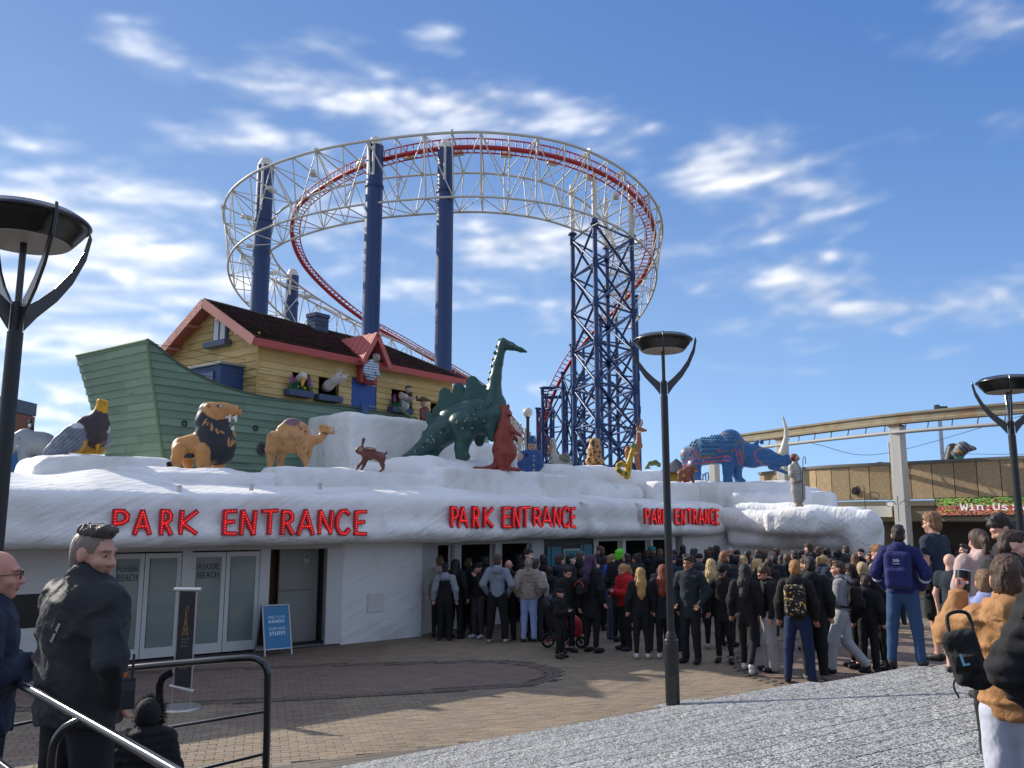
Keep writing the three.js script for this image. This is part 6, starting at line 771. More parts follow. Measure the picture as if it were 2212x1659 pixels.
// ---------------------------------------------------------------- street lamps, hand rail, signs, pushchair
{
  const blk = M('#131516', .28, { clearcoat: .5, clearcoatRoughness: .25 }), blk2 = M('#1b1c1e', .4, { bumpMap: rep(TX.fine, 3), bumpScale: .001 });
  const lamp = (pxTop, pyTop, D, wpx, baseY, label, rot) => {
    const p = P(pxTop, pyTop, D), t = thing('street_lamp', label, 'lamp', 'black dish street lamps', V(p.x, baseY, p.z)), H = p.y - baseY, Rm = wpx / 2 / FPX * D, s = Rm / .56; t.rotation.y = rot;
    const lid = new THREE.LatheGeometry([[0, 0], [.3, -.01], [.47, -.045], [.55, -.1], [.565, -.125], [.55, -.14], [.53, -.14]].map(([x, y]) => new THREE.Vector2(x * s, H + y * s)), 40); mesh(lid, blk, 'lid', t);
    mesh(new THREE.LatheGeometry([[.53, -.14], [.52, -.17], [.5, -.2], [.42, -.3], [.4, -.32], [.385, -.32]].map(([x, y]) => new THREE.Vector2(x * s, H + y * s)), 40), blk, 'bowl', t);
    mesh(new THREE.CylinderGeometry(.387 * s, .387 * s, .02, 36).translate(0, H - .315 * s, 0), M('#b9b4ab', .5), 'diffuser', t);
    const yC = H - .98 * s;
    for (let i = 0; i < 4; i++) { const a = i * Math.PI / 2, pr = [[.6, -.07], [.56, -.28], [.45, -.52], [.32, -.7], [.17, -.85], [.07, -.93]], th = [.05, .06, .075, .09, .12, .17], sh = new THREE.Shape(); pr.forEach(([x, y], k) => sh[k ? 'lineTo' : 'moveTo'](x * s, y * s)); for (let k = pr.length - 1; k >= 0; k--) sh.lineTo((pr[k][0] + (k > 3 ? 0 : .02)) * s, (pr[k][1] - th[k] * 1.3) * s); const g = new THREE.ExtrudeGeometry(sh, { depth: .016 * s, bevelEnabled: true, bevelSize: .005, bevelThickness: .005, bevelSegments: 1 }).translate(0, H, -.008 * s).rotateY(a); mesh(g, blk, 'arm', t); }
    for (const o of [-.012, .012]) bar(t, V(o, H - .32 * s, 0), V(o, yC, 0), .012, blk, 'conduit', 6);
    bar(t, V(0, yC - .22 * s, 0), V(0, yC + .06, 0), .058 * s, blk2, 'collar', 20); bar(t, V(0, 1.15, 0), V(0, yC - .2 * s, 0), .068 * s, blk2, 'pole', 24);
    mesh(new THREE.LatheGeometry([[.001, 0], [.125, 0], [.125, 1.02], [.118, 1.07], [.1, 1.1], [.098, 1.14], [.075, 1.18], [.07, 1.2]].map(([x, y]) => new THREE.Vector2(x * s, y)), 28), blk2, 'base', t); mesh(new THREE.TorusGeometry(.112 * s, .012, 8, 28).rotateX(Math.PI / 2).translate(0, 1.09, 0), blk, 'ring', t);
    mesh(rbox(.1, .35, .01, .004, 0, .5, .122 * s), blk, 'access_door', t); return t;
  };
  lamp(1431, 722, 11.0, 131, 0, 'black dish topped street lamp standing at the edge of the pale terrace', -.16);
  lamp(58, 452, 5.95, 270, .0, 'black dish topped street lamp beside the eagle statue', .92);
  lamp(2174, 812, 12.4, 124, -.02, 'black dish topped street lamp before the red and green screen', -.44);
  // hand rail of the ramp
  const hr = thing('hand_rail', 'black tubular ramp hand rail with flat bar uprights', 'hand rail'), rm = M('#15161a', .22, { clearcoat: .6, clearcoatRoughness: .2 });
  const c0 = P(574, 1470, 5.8), top = [P(575, 1665, 5.8), P(577, 1560, 5.8), P(578, 1475, 5.8), P(577, 1450, 5.8), P(568, 1433, 5.8), P(548, 1423, 5.82), P(500, 1424, 5.85), P(400, 1432, 5.95), P(300, 1441, 6.05), P(180, 1455, 6.2), P(90, 1466, 6.3)]; top[0].y = terraceY(top[0].x, 5.8) - .05; top.splice(1, 0, P(575, 1640, 5.8)); top.splice(1, 0, V(top[0].x, .9, top[0].z));
  mesh(new THREE.TubeGeometry(new THREE.CatmullRomCurve3(top, false, 'centripetal'), 140, .024, 12), rm, 'top_rail', hr);
  const near = [P(90, 1466, 6.3), P(50, 1474, 5.4), P(50, 1482, 4.4), P(75, 1494, 4.2), P(140, 1530, 4.0), P(240, 1586, 3.65), P(368, 1659, 3.25), P(470, 1718, 2.9), P(620, 1805, 2.5)];
  mesh(new THREE.TubeGeometry(new THREE.CatmullRomCurve3(near, false, 'centripetal'), 120, .0195, 12), rm, 'top_rail', hr);
  const line = (a, b, r = .012) => bar(hr, a, b, r, rm, 'mid_rail', 8);
  line(P(274, 1586, 6.05), P(572, 1537, 5.8)); line(P(430, 1662, 5.9), P(572, 1628, 5.8)); line(P(-20, 1577, 6.2), P(130, 1546, 6.2)); line(P(-20, 1662, 6.3), P(300, 1665, 6.0)); line(P(-40, 1620, 4.4), P(24, 1668, 4.2), .02);
  { const a = P(361, 1450, 5.95), m = new THREE.Group(); m.name = 'upright'; hr.add(m); const q = P(346, 1480, 5.95); for (const [x0, y0, x1, y1] of [[372, 1452, 352, 1463], [352, 1463, 345, 1480], [345, 1480, 344, 1560], [344, 1560, 341, 1668]]) { const u = P(x0, y0, 5.96), w = P(x1, y1, 5.96), L = u.distanceTo(w), g = mesh(rbox(.05, L + .01, .014, .004), rm, 'flat_bar', m); g.position.copy(u).add(w).multiplyScalar(.5); g.rotation.z = Math.atan2(-(w.x - u.x), w.y - u.y) + (w.y < u.y ? Math.PI : 0); } const c = P(365, 1448, 5.97); bar(m, c, V(c.x, c.y - .045, c.z), .01, M('#8c8f92', .3), 'bolt', 8); bar(m, V(c.x - .035, c.y - .045, c.z), V(c.x + .035, c.y - .045, c.z), .008, M('#8c8f92', .3), 'clip', 6); }
  { const m = new THREE.Group(); m.name = 'upright'; hr.add(m); const D = 3.87; mesh(tube([P(178, 1556, D), P(160, 1562, D), P(135, 1578, D), P(118, 1605, D), P(112, 1640, D), P(110, 1700, D)], .02, 30, 8).scale(1, 1, 1), rm, 'bent_bar', m); bar(m, P(181, 1552, D), P(181, 1566, D), .014, rm, 'bolt', 8); }
  // tall exit sign post
  { const b = G(391, 1530), t = thing('exit_sign', 'tall slim black exit sign with gold tower emblem on a steel base', 'sign', null, b); t.rotation.y = -.12; const D = -b.z, H = P(398, 1275, D).y, st = M('#b5b2ac', .3, { metalness: .7 });
    const k = D / ray(391, 1400)[2] / FPX, w = .27, y0 = P(398, 1487, D).y; mesh(new THREE.CylinderGeometry(.26, .28, .025, 32).translate(0, .0125, 0), st, 'base', t); for (const s of [-1, 1]) bar(t, V(s * w / 2, s > 0 ? .02 : y0 - .02, 0), V(s * w / 2, H, 0), .012, st, 'rod', 8); bar(t, V(-w / 2, .02, 0), V(-w / 2, H, 0), .008, st, 'rod', 8); bar(t, V(-.2, H + .01, 0), V(.2, H + .01, 0), .028, M('#c9c7c2', .25, { metalness: .5 }), 'top_bar', 12); bar(t, V(-.18, y0 + .03, 0), V(.19, y0 - .03, .02), .025, st, 'foot_bar', 12);
    mesh(box(w - .04, H - y0 - .03, .012, 0, (H + y0) / 2, 0), M('#1b1c1f', .4), 'panel', t); const tx = decal([['EXIT', .5, .8, .085, '300'], ['PLEASURE', .5, .5, .028, '400'], ['BEACH', .5, .54, .028, '400'], ['RESORT', .5, .58, .028, '400']], w - .05, H - y0 - .1, '#7d776a', { res: 200, fit: .6 }); tx.name = 'lettering'; tx.position.set(0, (H + y0) / 2, .008); t.add(tx);
    const em = decal([], .16, .42, '#b98b45'); const c = em.material.alphaMap.image, x = c.getContext('2d'); x.lineWidth = 7; const S = (pts) => { x.beginPath(); pts.forEach(([a, b2], i) => x[i ? 'lineTo' : 'moveTo'](a * c.width, b2 * c.height)); x.stroke(); }; S([[.5, .25], [.36, .66], [.2, .98]]); S([[.5, .25], [.64, .66], [.8, .98]]); S([[.36, .66], [.64, .66]]); S([[.3, .78], [.7, .78]]); S([[.22, .92], [.78, .92]]); S([[.42, .45], [.6, .62]]); S([[.58, .45], [.4, .62]]); S([[.35, .7], [.65, .9]]); S([[.65, .7], [.35, .9]]); x.beginPath(); x.ellipse(.55 * c.width, .14 * c.height, .1 * c.width, .13 * c.height, .2, 0, 7); x.stroke(); em.material.alphaMap.needsUpdate = true; em.name = 'emblem'; em.position.set(0, H - .42, .0085); t.add(em); }
  // A-board
  { const p = G(590, 1412), t = thing('a_board', 'blue folding A-board reading FREE YOUR HANDS STORE YOUR STUFF', 'sign', null, p), D = -p.z, k = D / ray(590, 1360)[2] / FPX, al = M('#a9abad', .35, { metalness: .5 }); t.rotation.y = .12; const H = 103 * k, w = 58 * k;
    const c = document.createElement('canvas'); c.width = 256; c.height = 448; const x = c.getContext('2d'); x.fillStyle = '#1173a3'; x.fillRect(0, 0, 256, 448); x.fillStyle = '#dfe9ee'; x.textAlign = 'center'; const T = (s, y, f, h) => { x.save(); x.font = f; const m = x.measureText(s).width; x.translate(126, y); x.scale(h / m, 1.15); x.fillText(s, 0, 0); x.restore(); }; T('FREE YOUR', 132, '300 36px sans-serif', 176); T('HANDS!', 178, 'bold 40px sans-serif', 172); T('STORE YOUR', 252, '300 34px sans-serif', 176); T('STUFF!', 308, 'bold 46px sans-serif', 166); const tx = new THREE.CanvasTexture(c); tx.colorSpace = THREE.SRGBColorSpace;
    const leaf = (sg, mat) => { const g = new THREE.Group(); g.name = 'leaf'; g.position.set(0, H, sg * .02); g.rotation.x = -sg * .3; t.add(g); const L = H / Math.cos(.3); for (const s of [-1, 1]) mesh(rbox(.03, L, .025, .005, s * w / 2, -L / 2, 0), al, 'leg', g); mesh(rbox(w, .03, .025, .005, 0, -.015, 0.001), al, 'rail', g); mesh(rbox(w, .03, .025, .005, 0, -L * .87, 0.001), al, 'rail', g); mesh(box(w - .03, L * .84, .012, 0, -L * .45, 0), M('#23262a', .7), 'backing', g); if (mat) { const q = mesh(new THREE.PlaneGeometry(w - .04, L * .83), mat, 'poster', g); q.position.set(0, -L * .45, .0075); } };
    leaf(1, new THREE.MeshPhysicalMaterial({ map: tx, roughness: .35, clearcoat: .5 })); leaf(-1, null); t.rotation.y = .6; }
  // pushchair in the queue
  { const p = G(1212, 1402), t = thing('pushchair', 'black three wheeled pushchair with red blanket in the queue', 'pushchair', null, p); t.rotation.y = .2; const k = M('#131315', .6), wh = (x, z, r) => { const w = new THREE.Group(); w.name = 'wheel'; w.position.set(x, r, z); t.add(w); mesh(new THREE.TorusGeometry(r - .025, .026, 8, 24), k, 'tyre', w); for (let i = 0; i < 5; i++) bar(w, V(0, 0, 0), V(Math.cos(i * 1.257) * (r - .03), Math.sin(i * 1.257) * (r - .03), 0), .009, M('#3a3a3d', .4), 'spoke', 5); mesh(new THREE.CylinderGeometry(.035, .035, .05, 12).rotateX(Math.PI / 2), M('#8a2028', .5), 'hub', w); };
    wh(-.22, -.2, .15); wh(.08, .25, .15); wh(.42, .0, .12); mesh(tube([V(-.2, .16, 0), V(.1, .45, 0), V(.42, .14, 0)], .018, 20, 8), k, 'frame', t); mesh(tube([V(.2, .35, .16), V(-.15, .85, .18), V(-.3, 1.0, .18), V(-.3, 1.0, -.18), V(-.15, .85, -.18), V(.2, .35, -.16)], .017, 40, 8), k, 'handle', t); mesh(solid([{ a: [-.1, .5, 0, .16], b: [-.22, .85, 0, .17], f: 1.2 }, { a: [-.05, .48, 0, .15], b: [.25, .5, 0, .12], f: 1.2 }, { a: [-.2, .9, 0, .18], b: [-.02, 1.02, 0, .1], f: 1.2 }], .03, { k: .05, colors: ['#17171a'] }), paintMat, 'seat', t); mesh(solid([{ e: [.2, .52, .05], r: [.2, .16, .2] }, { e: [.3, .42, .12], r: [.12, .2, .12] }], .025, { k: .05, colors: ['#b21d2a'] }), paintMat, 'blanket', t); mesh(rbox(.3, .16, .3, .05, -.02, .25, 0), M('#23262a', .8), 'basket', t); mesh(rbox(.1, .2, .12, .03, -.12, .55, .22), M('#6f7f76', .7), 'pouch', t); }
}
// ---------------------------------------------------------------- people: one continuous body each; clothes and hair over it
const relMat = {}; // skin tones share geometry
const skinMat = (hex) => relMat[hex] ??= new THREE.MeshPhysicalMaterial({ color: hex, vertexColors: true, roughness: .55, sheen: .3, sheenColor: new THREE.Color('#ffb0a0') });
const clothMat = (hex, sc = .012) => M(hex, .88, { bumpMap: TX.cloth, bumpScale: sc });
const SK = ['#ffffff', '#ecccc2', '#f4f1ee', '#3a2c26'];
const headPrims = () => [El(0, 0, .03, -.015, .078, .094, .098), El(0, 0, -.035, .03, .061, .078, .062), El(0, 0, -.095, .055, .03, .025, .028), { a: [0, .012, .088, .011], b: [0, -.03, .108, .015], c: 0, k: .012 }, El(0, .014, -.034, .096, .011, .009, .012), El(0, -.014, -.034, .096, .011, .009, .012), El(0, 0, .03, .078, .058, .013, .02), El(0, .042, -.03, .062, .026, .022, .022), El(0, -.042, -.03, .062, .026, .022, .022),
  { e: [.031, .006, .1], r: [.018, .011, .016], sub: true, k: .008 }, { e: [-.031, .006, .1], r: [.018, .011, .016], sub: true, k: .008 }, El(2, .031, .005, .077, .014, .0095, .013, 0, .004), El(2, -.031, .005, .077, .014, .0095, .013, 0, .004), El(1, 0, -.06, .088, .026, .0055, .012, 0, .004), El(1, 0, -.07, .086, .021, .0065, .012, 0, .004),
  El(0, .079, -.003, -.012, .011, .032, .02), El(0, -.079, -.003, -.012, .011, .032, .02), { a: [0, -.06, -.02, .058], b: [0, -.19, -.035, .062], c: 0 }];
const geoC = {}; const cached = (k, f) => geoC[k] ??= f();
function headGeo(cell) { return cached('head' + cell, () => solid(headPrims(), cell, { k: .02, colors: SK, grime: 0, paint: (p, c) => { for (const s of [-1, 1]) { const d = Math.hypot(p[0] - s * .033, p[1] - .005); if (p[2] > .08 && d < .0066) c.set('#2a2018'); } if (p[2] > .078 && Math.abs(p[1] - .028) < .0055 && Math.abs(p[0]) > .012 && Math.abs(p[0]) < .052) c.multiplyScalar(.42); if (p[2] > .02 && p[1] < -.03 && p[1] > -.11) c.multiplyScalar(.9 + .1 * vnoise(p[0] * 300, p[1] * 300, 2)); } })); }
function handGeo(cell, fist) { return cached('hand' + cell + fist, () => { const pr = [{ a: [0, 0, 0, .026], b: [0, -.07, .004, .034], c: 0, f: .55 }], cu = fist ? 1.25 : .45; [[-.028, .062, .0085], [-.01, .07, .009], [.01, .066, .0088], [.028, .052, .008]].forEach(([x, L, r], i) => { let p = [x * .9, -.082 + Math.abs(i - 1.3) * .004, .004], a = cu * .5; for (let k = 0; k < 3; k++) { const l = L * [.42, .32, .26][k], q = [p[0] + x * .05, p[1] - Math.cos(a) * l, p[2] + Math.sin(a) * l]; pr.push({ a: [...p, r], b: [...q, r * .92], c: 0, k: .004 }); p = q; a += cu; } }); pr.push({ a: [.024, -.02, .008, .012], b: [.044, -.05, .022, .0105], c: 0, k: .012 }, { a: [.044, -.05, .022, .0105], b: [.042, -.08, .034, .009], c: 0, k: .004 }); return solid(pr, cell, { k: .01, colors: SK, grime: 0 }); }); }
const ARMS = { rail: (s) => s < 0 ? [[-.275, 1.16, -.07], [-.215, .98, .03]] : [[.2, 1.15, .06], [.1, .99, .2]], down: (s) => [[s * .25, 1.15, -.02], [s * .265, .91, .05]], pockets: (s) => [[s * .3, 1.16, -.08], [s * .215, .96, .1]], phone: (s) => [[s * .24, 1.14, .03], [s * .07, 1.19, .27]], crossed: (s) => [[s * .26, 1.13, .05], [-s * .05, 1.17 + s * .02, .21]], face: (s) => s > 0 ? [[.27, 1.2, .14], [.1, 1.44, .22]] : [[-.25, 1.15, -.02], [-.26, .91, .05]], hold: (s) => s > 0 ? [[.25, 1.14, 0], [.13, 1.1, .27]] : [[-.25, 1.15, -.02], [-.26, .91, .05]], raise: (s) => s > 0 ? [[.35, 1.32, .06], [.27, 1.52, .13]] : [[-.24, 1.15, .0], [-.2, .95, .1]] };
const LEGS = { stand: (s) => [[s * .085, .92, 0], [s * .1, .49, .012], [s * .11, .09, -.02], [s * .13, .035, .13]], step: (s) => s > 0 ? [[.085, .92, 0], [.1, .5, .15], [.1, .1, .17], [.12, .04, .32]] : [[-.085, .92, 0], [-.1, .48, -.05], [-.1, .16, -.33], [-.11, .05, -.24]], wide: (s) => [[s * .09, .92, 0], [s * .14, .49, .01], [s * .17, .09, -.03], [s * .2, .035, .12]] };
const up3 = (p, r) => [...p, r];
function bodyGeo(o) {
  return cached(['b', o.arms, o.legs, o.bend, o.hy ?? 0, o.cell, o.hcell, o.bot === 'shorts', o.tee, o.long ?? 0].join(), () => {
    const L = o.long ?? 0, pr = [Lm(0, [[0, .95, 0, .11], [0, 1.12, 0, .105], [0, 1.34, -.005, .125], [0, 1.42, -.01, .09], [0, 1.5, -.01, .05]], .75)], gs = [];
    for (const s of [-1, 1]) { const [e, w] = ARMS[o.arms](s), sh = [s * .17, 1.42, -.01]; pr.push(Lm(0, [up3(sh, .05), up3(e, .04), up3(w, .027)])); const l = LEGS[o.legs](s).map(([x, y, z]) => [x, y < .5 ? y - L : y - L * .5, z]); const bare = o.bot === 'shorts'; pr.push(Lm(0, [up3(l[0], .075), up3(l[1], bare ? .05 : .04), up3(l[2], .032), up3(l[3], .028)])); if (bare) pr.push(Lm(0, [up3(l[1], .048), [l[1][0], (l[1][1] * .6 + l[2][1] * .4), l[1][2] * .6 + l[2][2] * .4 - .015, .052], up3(l[2], .035)]));
      const g = handGeo(o.hcell ?? .0075, o.arms === 'raise' || o.arms === 'phone' || o.arms === 'hold' ? 1 : 0).clone(), d = V(w[0] - e[0], w[1] - e[1], w[2] - e[2]).normalize(); if (s > 0) { g.scale(-1, 1, 1); const ix = g.index.array; for (let i = 0; i < ix.length; i += 3) { const t = ix[i]; ix[i] = ix[i + 1]; ix[i + 1] = t; } } g.applyQuaternion(new THREE.Quaternion().setFromUnitVectors(V(0, -1, 0), d)).translate(w[0], w[1], w[2]); gs.push(g); }
    const core = solid(pr.flat(), o.cell, { k: .03, colors: SK, grime: 0 }), h = headGeo(o.headCell ?? .011).clone(); h.rotateX(o.bend ?? 0).rotateY(o.hy ?? 0).translate(0, 1.62, .015 + (o.bend ?? 0) * .06);
    return mergeGeometries([core, h, ...gs]);
  });
}
function topGeo(o) {
  const lh = o.hair === 'long'; return cached(['t', o.arms, o.top, o.cell, o.wide ?? 0, lh].join(), () => {
    const t = o.top, hem = { coat: .74, puffer: .9, long: .62, hoodie: .9, tee: .9, crop: 1.0, soft: .86, anorak: .9 }[t] ?? .9, th = { coat: .028, puffer: .045, long: .03, hoodie: .022, tee: .012, crop: .03, soft: .02, anorak: .026 }[t] ?? .02, w = o.wide ?? 0;
    const pr = [Lm(0, [[0, hem + .02, 0, .135 + th + w], [0, 1.1, 0, .125 + th + w], [0, 1.32, -.005, .135 + th + w], [0, 1.42, -.01, .1 + th]], .72), Lm(0, [[-.15, 1.4, -.01, .065 + th], [.15, 1.4, -.01, .065 + th]], 1)];
    if (t !== 'tee') { pr.push(Lm(0, [[0, 1.46, -.01, .062 + th], [0, 1.505, -.015, .058 + th * .8]])); if (t === 'soft') pr.push(Lm(0, [[0, 1.46, -.012, .075], [0, 1.525, -.03, .068]], 1, .01)); else if (t !== 'long' && !lh) pr.push(El(0, 0, 1.46, -.11, .12, .085, .06)); }
    for (const s of [-1, 1]) { const [e, wr] = ARMS[o.arms](s), sh = [s * .17, 1.415, -.01], q = t === 'tee' ? .45 : 1, m = [lerp(sh[0], e[0], q), lerp(sh[1], e[1], q), lerp(sh[2], e[2], q)]; pr.push(Lm(0, t === 'tee' ? [up3(sh, .062 + th), up3(m, .055 + th)] : [up3(sh, .058 + th * (t === 'anorak' ? .4 : 1)), up3(e, .046 + th * (t === 'anorak' ? .5 : 1)), up3([lerp(e[0], wr[0], .92), lerp(e[1], wr[1], .92), lerp(e[2], wr[2], .92)], .034 + th * .7)])); }
    const disp = (x, y, z) => (fbm(x * 9, y * 6, z * 9, 3) - .5) * (t === 'anorak' || t === 'long' ? .007 : t === 'puffer' ? .012 : .02) - (t === 'anorak' ? .006 : .012) * Math.pow(1 - Math.abs(2 * vnoise(x * 7 + y * 5, y * 9 - x * 6, z * 8) - 1), 6) + (t === 'anorak' ? -.013 * Math.pow(Math.abs(Math.cos(y * 22 + x * 1.5)), 14) : t === 'puffer' || t === 'long' ? -.011 * Math.abs(Math.cos(y * 42 + x * 2)) + .007 : 0);
    return solid([...pr.flat(), { box: [0, hem - .2, 0], h: [.6, .2, .13 + .4], sub: true, k: .01 }].filter((q) => !(q.sub && (o.arms === 'down' || o.arms === 'face' || o.arms === 'hold' || o.arms === 'raise') && hem > .88 && false)).map((q) => q.sub ? { box: [0, hem - .3, 0], h: [.215 + w, .3, .4], sub: true, k: .012 } : q), o.cell, { k: .035, amp: .02, disp });
  });
}
function botGeo(o) {
  return cached(['p', o.legs, o.bot, o.cell, o.long ?? 0].join(), () => {
    const b = o.bot, L = o.long ?? 0, R = { jeans: [.1, .074, .06], slim: [.094, .066, .05], baggy: [.112, .098, .095], shorts: [.115, .1, .1], track: [.11, .088, .06] }[b], pr = [Lm(0, [[0, 1.02, 0, .125], [0, .92, 0, .135]], .78)];
    for (const s of [-1, 1]) { const l = LEGS[o.legs](s).map(([x, y, z]) => [x, y < .5 ? y - L : y - L * .5, z]), a = [l[2][0], l[2][1] + (b === 'slim' ? .05 : .0), l[2][2]]; if (b === 'shorts') pr.push(Lm(0, [up3(l[0], R[0]), [lerp(l[0][0], l[1][0], .85), lerp(l[0][1], l[1][1], .85), l[1][2], R[1]]])); else pr.push(Lm(0, [up3(l[0], R[0]), up3(l[1], R[1]), up3(a, R[2])])); }
    return solid(pr.flat(), o.cell, { k: .03, amp: .015, disp: (x, y, z) => (fbm(x * 11, y * 7, z * 11, 3) - .5) * .02 + (y < .25 ? (vnoise(x * 6, y * 45, z * 6) - .5) * .012 : 0) });
  });
}
function shoeGeo(o, s) { return cached(['s', o.legs, s, o.long ?? 0].join(), () => { const l = LEGS[o.legs](s).map(([x, y, z]) => [x, y < .5 ? y - (o.long ?? 0) : y, z]), a = l[2], t = l[3]; return solid([{ a: [a[0], a[1] - .02, a[2] - .01, .048], b: [a[0] + (t[0] - a[0]) * .5, (a[1] + t[1]) / 2 - .01, (a[2] + t[2]) / 2, .046], c: 0 }, { a: [a[0], t[1] + .012, a[2] - .02, .042], b: [t[0], t[1] + .01, t[2] + .01, .04], c: 0 }], .015, { k: .02 }); }); }
function hairGeo(st, bend, hy, cell = .013) {
  return cached(['h', st, bend, hy, cell].join(), () => {
    let pr = [El(0, 0, .05, -.022, .087, .086, .104), El(0, 0, -.015, -.058, .077, .082, .066), { e: [0, -.052, .098], r: [.1, .115, .085], sub: true, k: .015 }, { e: [.09, -.055, .02], r: [.03, .06, .05], sub: true, k: .015 }, { e: [-.09, -.055, .02], r: [.03, .06, .05], sub: true, k: .015 }];
    const full = [El(0, 0, .045, -.025, .093, .095, .107), { e: [0, -.045, .105], r: [.066, .115, .08], sub: true, k: .02 }];
    if (st === 'fade') pr = [El(0, 0, .058, -.02, .083, .08, .102), El(0, 0, .118, .03, .06, .032, .06), El(0, 0, -.01, -.056, .076, .082, .066), { e: [0, -.045, .1], r: [.1, .118, .08], sub: true, k: .012 }, { e: [.09, -.06, .02], r: [.03, .065, .05], sub: true, k: .015 }, { e: [-.09, -.06, .02], r: [.03, .065, .05], sub: true, k: .015 }];
    if (st === 'buzz') pr = [El(0, 0, .034, -.019, .0815, .094, .1), El(0, 0, -.02, -.056, .07, .08, .058), { e: [0, -.04, .1], r: [.1, .122, .075], sub: true, k: .012 }, { e: [.09, -.07, .02], r: [.035, .06, .05], sub: true, k: .015 }, { e: [-.09, -.07, .02], r: [.035, .06, .05], sub: true, k: .015 }];
    if (st === 'quiff') pr = [El(0, 0, .1, -.005, .068, .036, .085), El(0, 0, .122, .05, .056, .026, .045), El(0, 0, .115, -.03, .06, .03, .06)];
    if (st === 'messy') pr = [El(0, 0, .06, -.02, .093, .088, .105), ...[...Array(14)].map((_, i) => El(0, Math.cos(i * 2.4) * .06, .1 + .03 * Math.sin(i * 1.7), Math.sin(i * 2.4) * .07, .03, .025, .03)), ...pr.slice(1)];
    if (st === 'long') pr = [...full, Lm(0, [[0, .0, -.075, .085], [0, -.18, -.14, .095], [0, -.36, -.165, .075], [0, -.44, -.16, .04]], .6), Lm(0, [[.07, .0, -.01, .03], [.085, -.12, .01, .032], [.08, -.24, .02, .02]]), Lm(0, [[-.07, .0, -.01, .03], [-.085, -.12, .01, .032], [-.08, -.24, .02, .02]])];
    if (st === 'pony') pr = [...full.slice(0, 1), ...pr.slice(1), Lm(0, [[0, .06, -.11, .03], [0, .02, -.16, .036], [0, -.1, -.16, .036], [0, -.2, -.14, .018]])];
    if (st === 'bun') pr = [...full.slice(0, 1), ...pr.slice(1), El(0, 0, .12, -.1, .045, .04, .045)];
    if (st === 'bob') pr = [...full, Lm(0, [[0, .0, -.06, .085], [0, -.1, -.06, .08]], .75), Lm(0, [[.075, .0, .0, .03], [.08, -.1, .02, .03]]), Lm(0, [[-.075, .0, .0, .03], [-.08, -.1, .02, .03]])];
    if (st === 'beanie' || st === 'cap') pr = [El(0, 0, .065, -.012, .095, .085, .112), { box: [0, -.08, 0], h: [.2, .1, .2], sub: true, k: .008 }, ...(st === 'cap' ? [El(0, 0, .03, .13, .07, .012, .06)] : [El(0, 0, .03, -.01, .099, .022, .115)])];
    if (st === 'hood') pr = [El(0, 0, .02, -.035, .118, .145, .125), { e: [0, -.01, .1], r: [.08, .11, .09], sub: true, k: .02 }];
    const am = st === 'buzz' ? .003 : st === 'beanie' || st === 'cap' || st === 'hood' ? .004 : .014;
    const g = solid(pr.flat(), cell, { k: .022, amp: .012, disp: (x, y, z) => (fbm(x * 60 + y * 10, y * 16, z * 60, 3) - .5) * am * 1.6 + (vnoise(x * 120, y * 14, z * 120) - .5) * am * (st === 'long' ? 1.2 : .7) }); return g.rotateX(bend).rotateY(hy).translate(0, 1.62, .015 + bend * .06);
  });
}
const hairMat = (hex) => M(hex, .55, { bumpMap: rep(TX.fine, 6), bumpScale: .004, sheen: .4, sheenColor: new THREE.Color(hex) });
const SKIN = ['#c99680', '#d3a08a', '#bd8a74', '#dba994', '#a87560'];
function person(o) {
  let D = o.D, ground = o.y ?? 0; if (o.feet) { const q = o.terr ? onTerrace(o.px, o.feet) : G(o.px, o.feet); D = -q.z; ground = q.y; }
  const hp = P(o.px, o.top, D); if (o.terr && !o.feet) ground = terraceY(hp.x, D); const h = o.h ?? (hp.y - ground), k = h / 1.755, yaw = (o.yaw ?? 180) * Math.PI / 180, q = { arms: 'down', legs: 'stand', bend: 0, cell: .022, ...o, top: o.wear };
  const t = thing('person', o.label, 'person', o.group ?? 'people queuing at the park entrance', V(hp.x, ground, hp.z)); t.rotation.y = Math.atan2(-hp.x, D) + yaw; t.scale.setScalar(k);
  const long = q.long ?? 0, body = mesh(bodyGeo(q), skinMat(o.skin ?? SKIN[Math.floor(rnd() * 5)]), 'body', t);
  mesh(topGeo(q), o.topMat ?? clothMat(o.topC, o.wear === 'puffer' ? .02 : .012), { coat: 'coat', puffer: 'padded_jacket', long: 'long_coat', hoodie: 'hooded_top', tee: 't_shirt', crop: 'jacket', soft: 'jacket', anorak: 'padded_jacket' }[o.wear], t);
  mesh(botGeo(q), clothMat(o.botC), o.bot === 'shorts' ? 'shorts' : 'trousers', t);
  if (!o.noShoes) for (const s of [-1, 1]) mesh(shoeGeo(q, s), M(o.shoeC ?? '#141416', .6), 'shoe', t);
  if (o.hair && o.hair !== 'bald') mesh(hairGeo(o.hair, q.bend, q.hy ?? 0, o.hairCell), o.hair === 'beanie' || o.hair === 'cap' || o.hair === 'hood' ? clothMat(o.hairC) : hairMat(o.hairC), o.hair === 'beanie' || o.hair === 'cap' ? 'hat' : o.hair === 'hood' ? 'hood' : 'hair', t);
  return t;
}
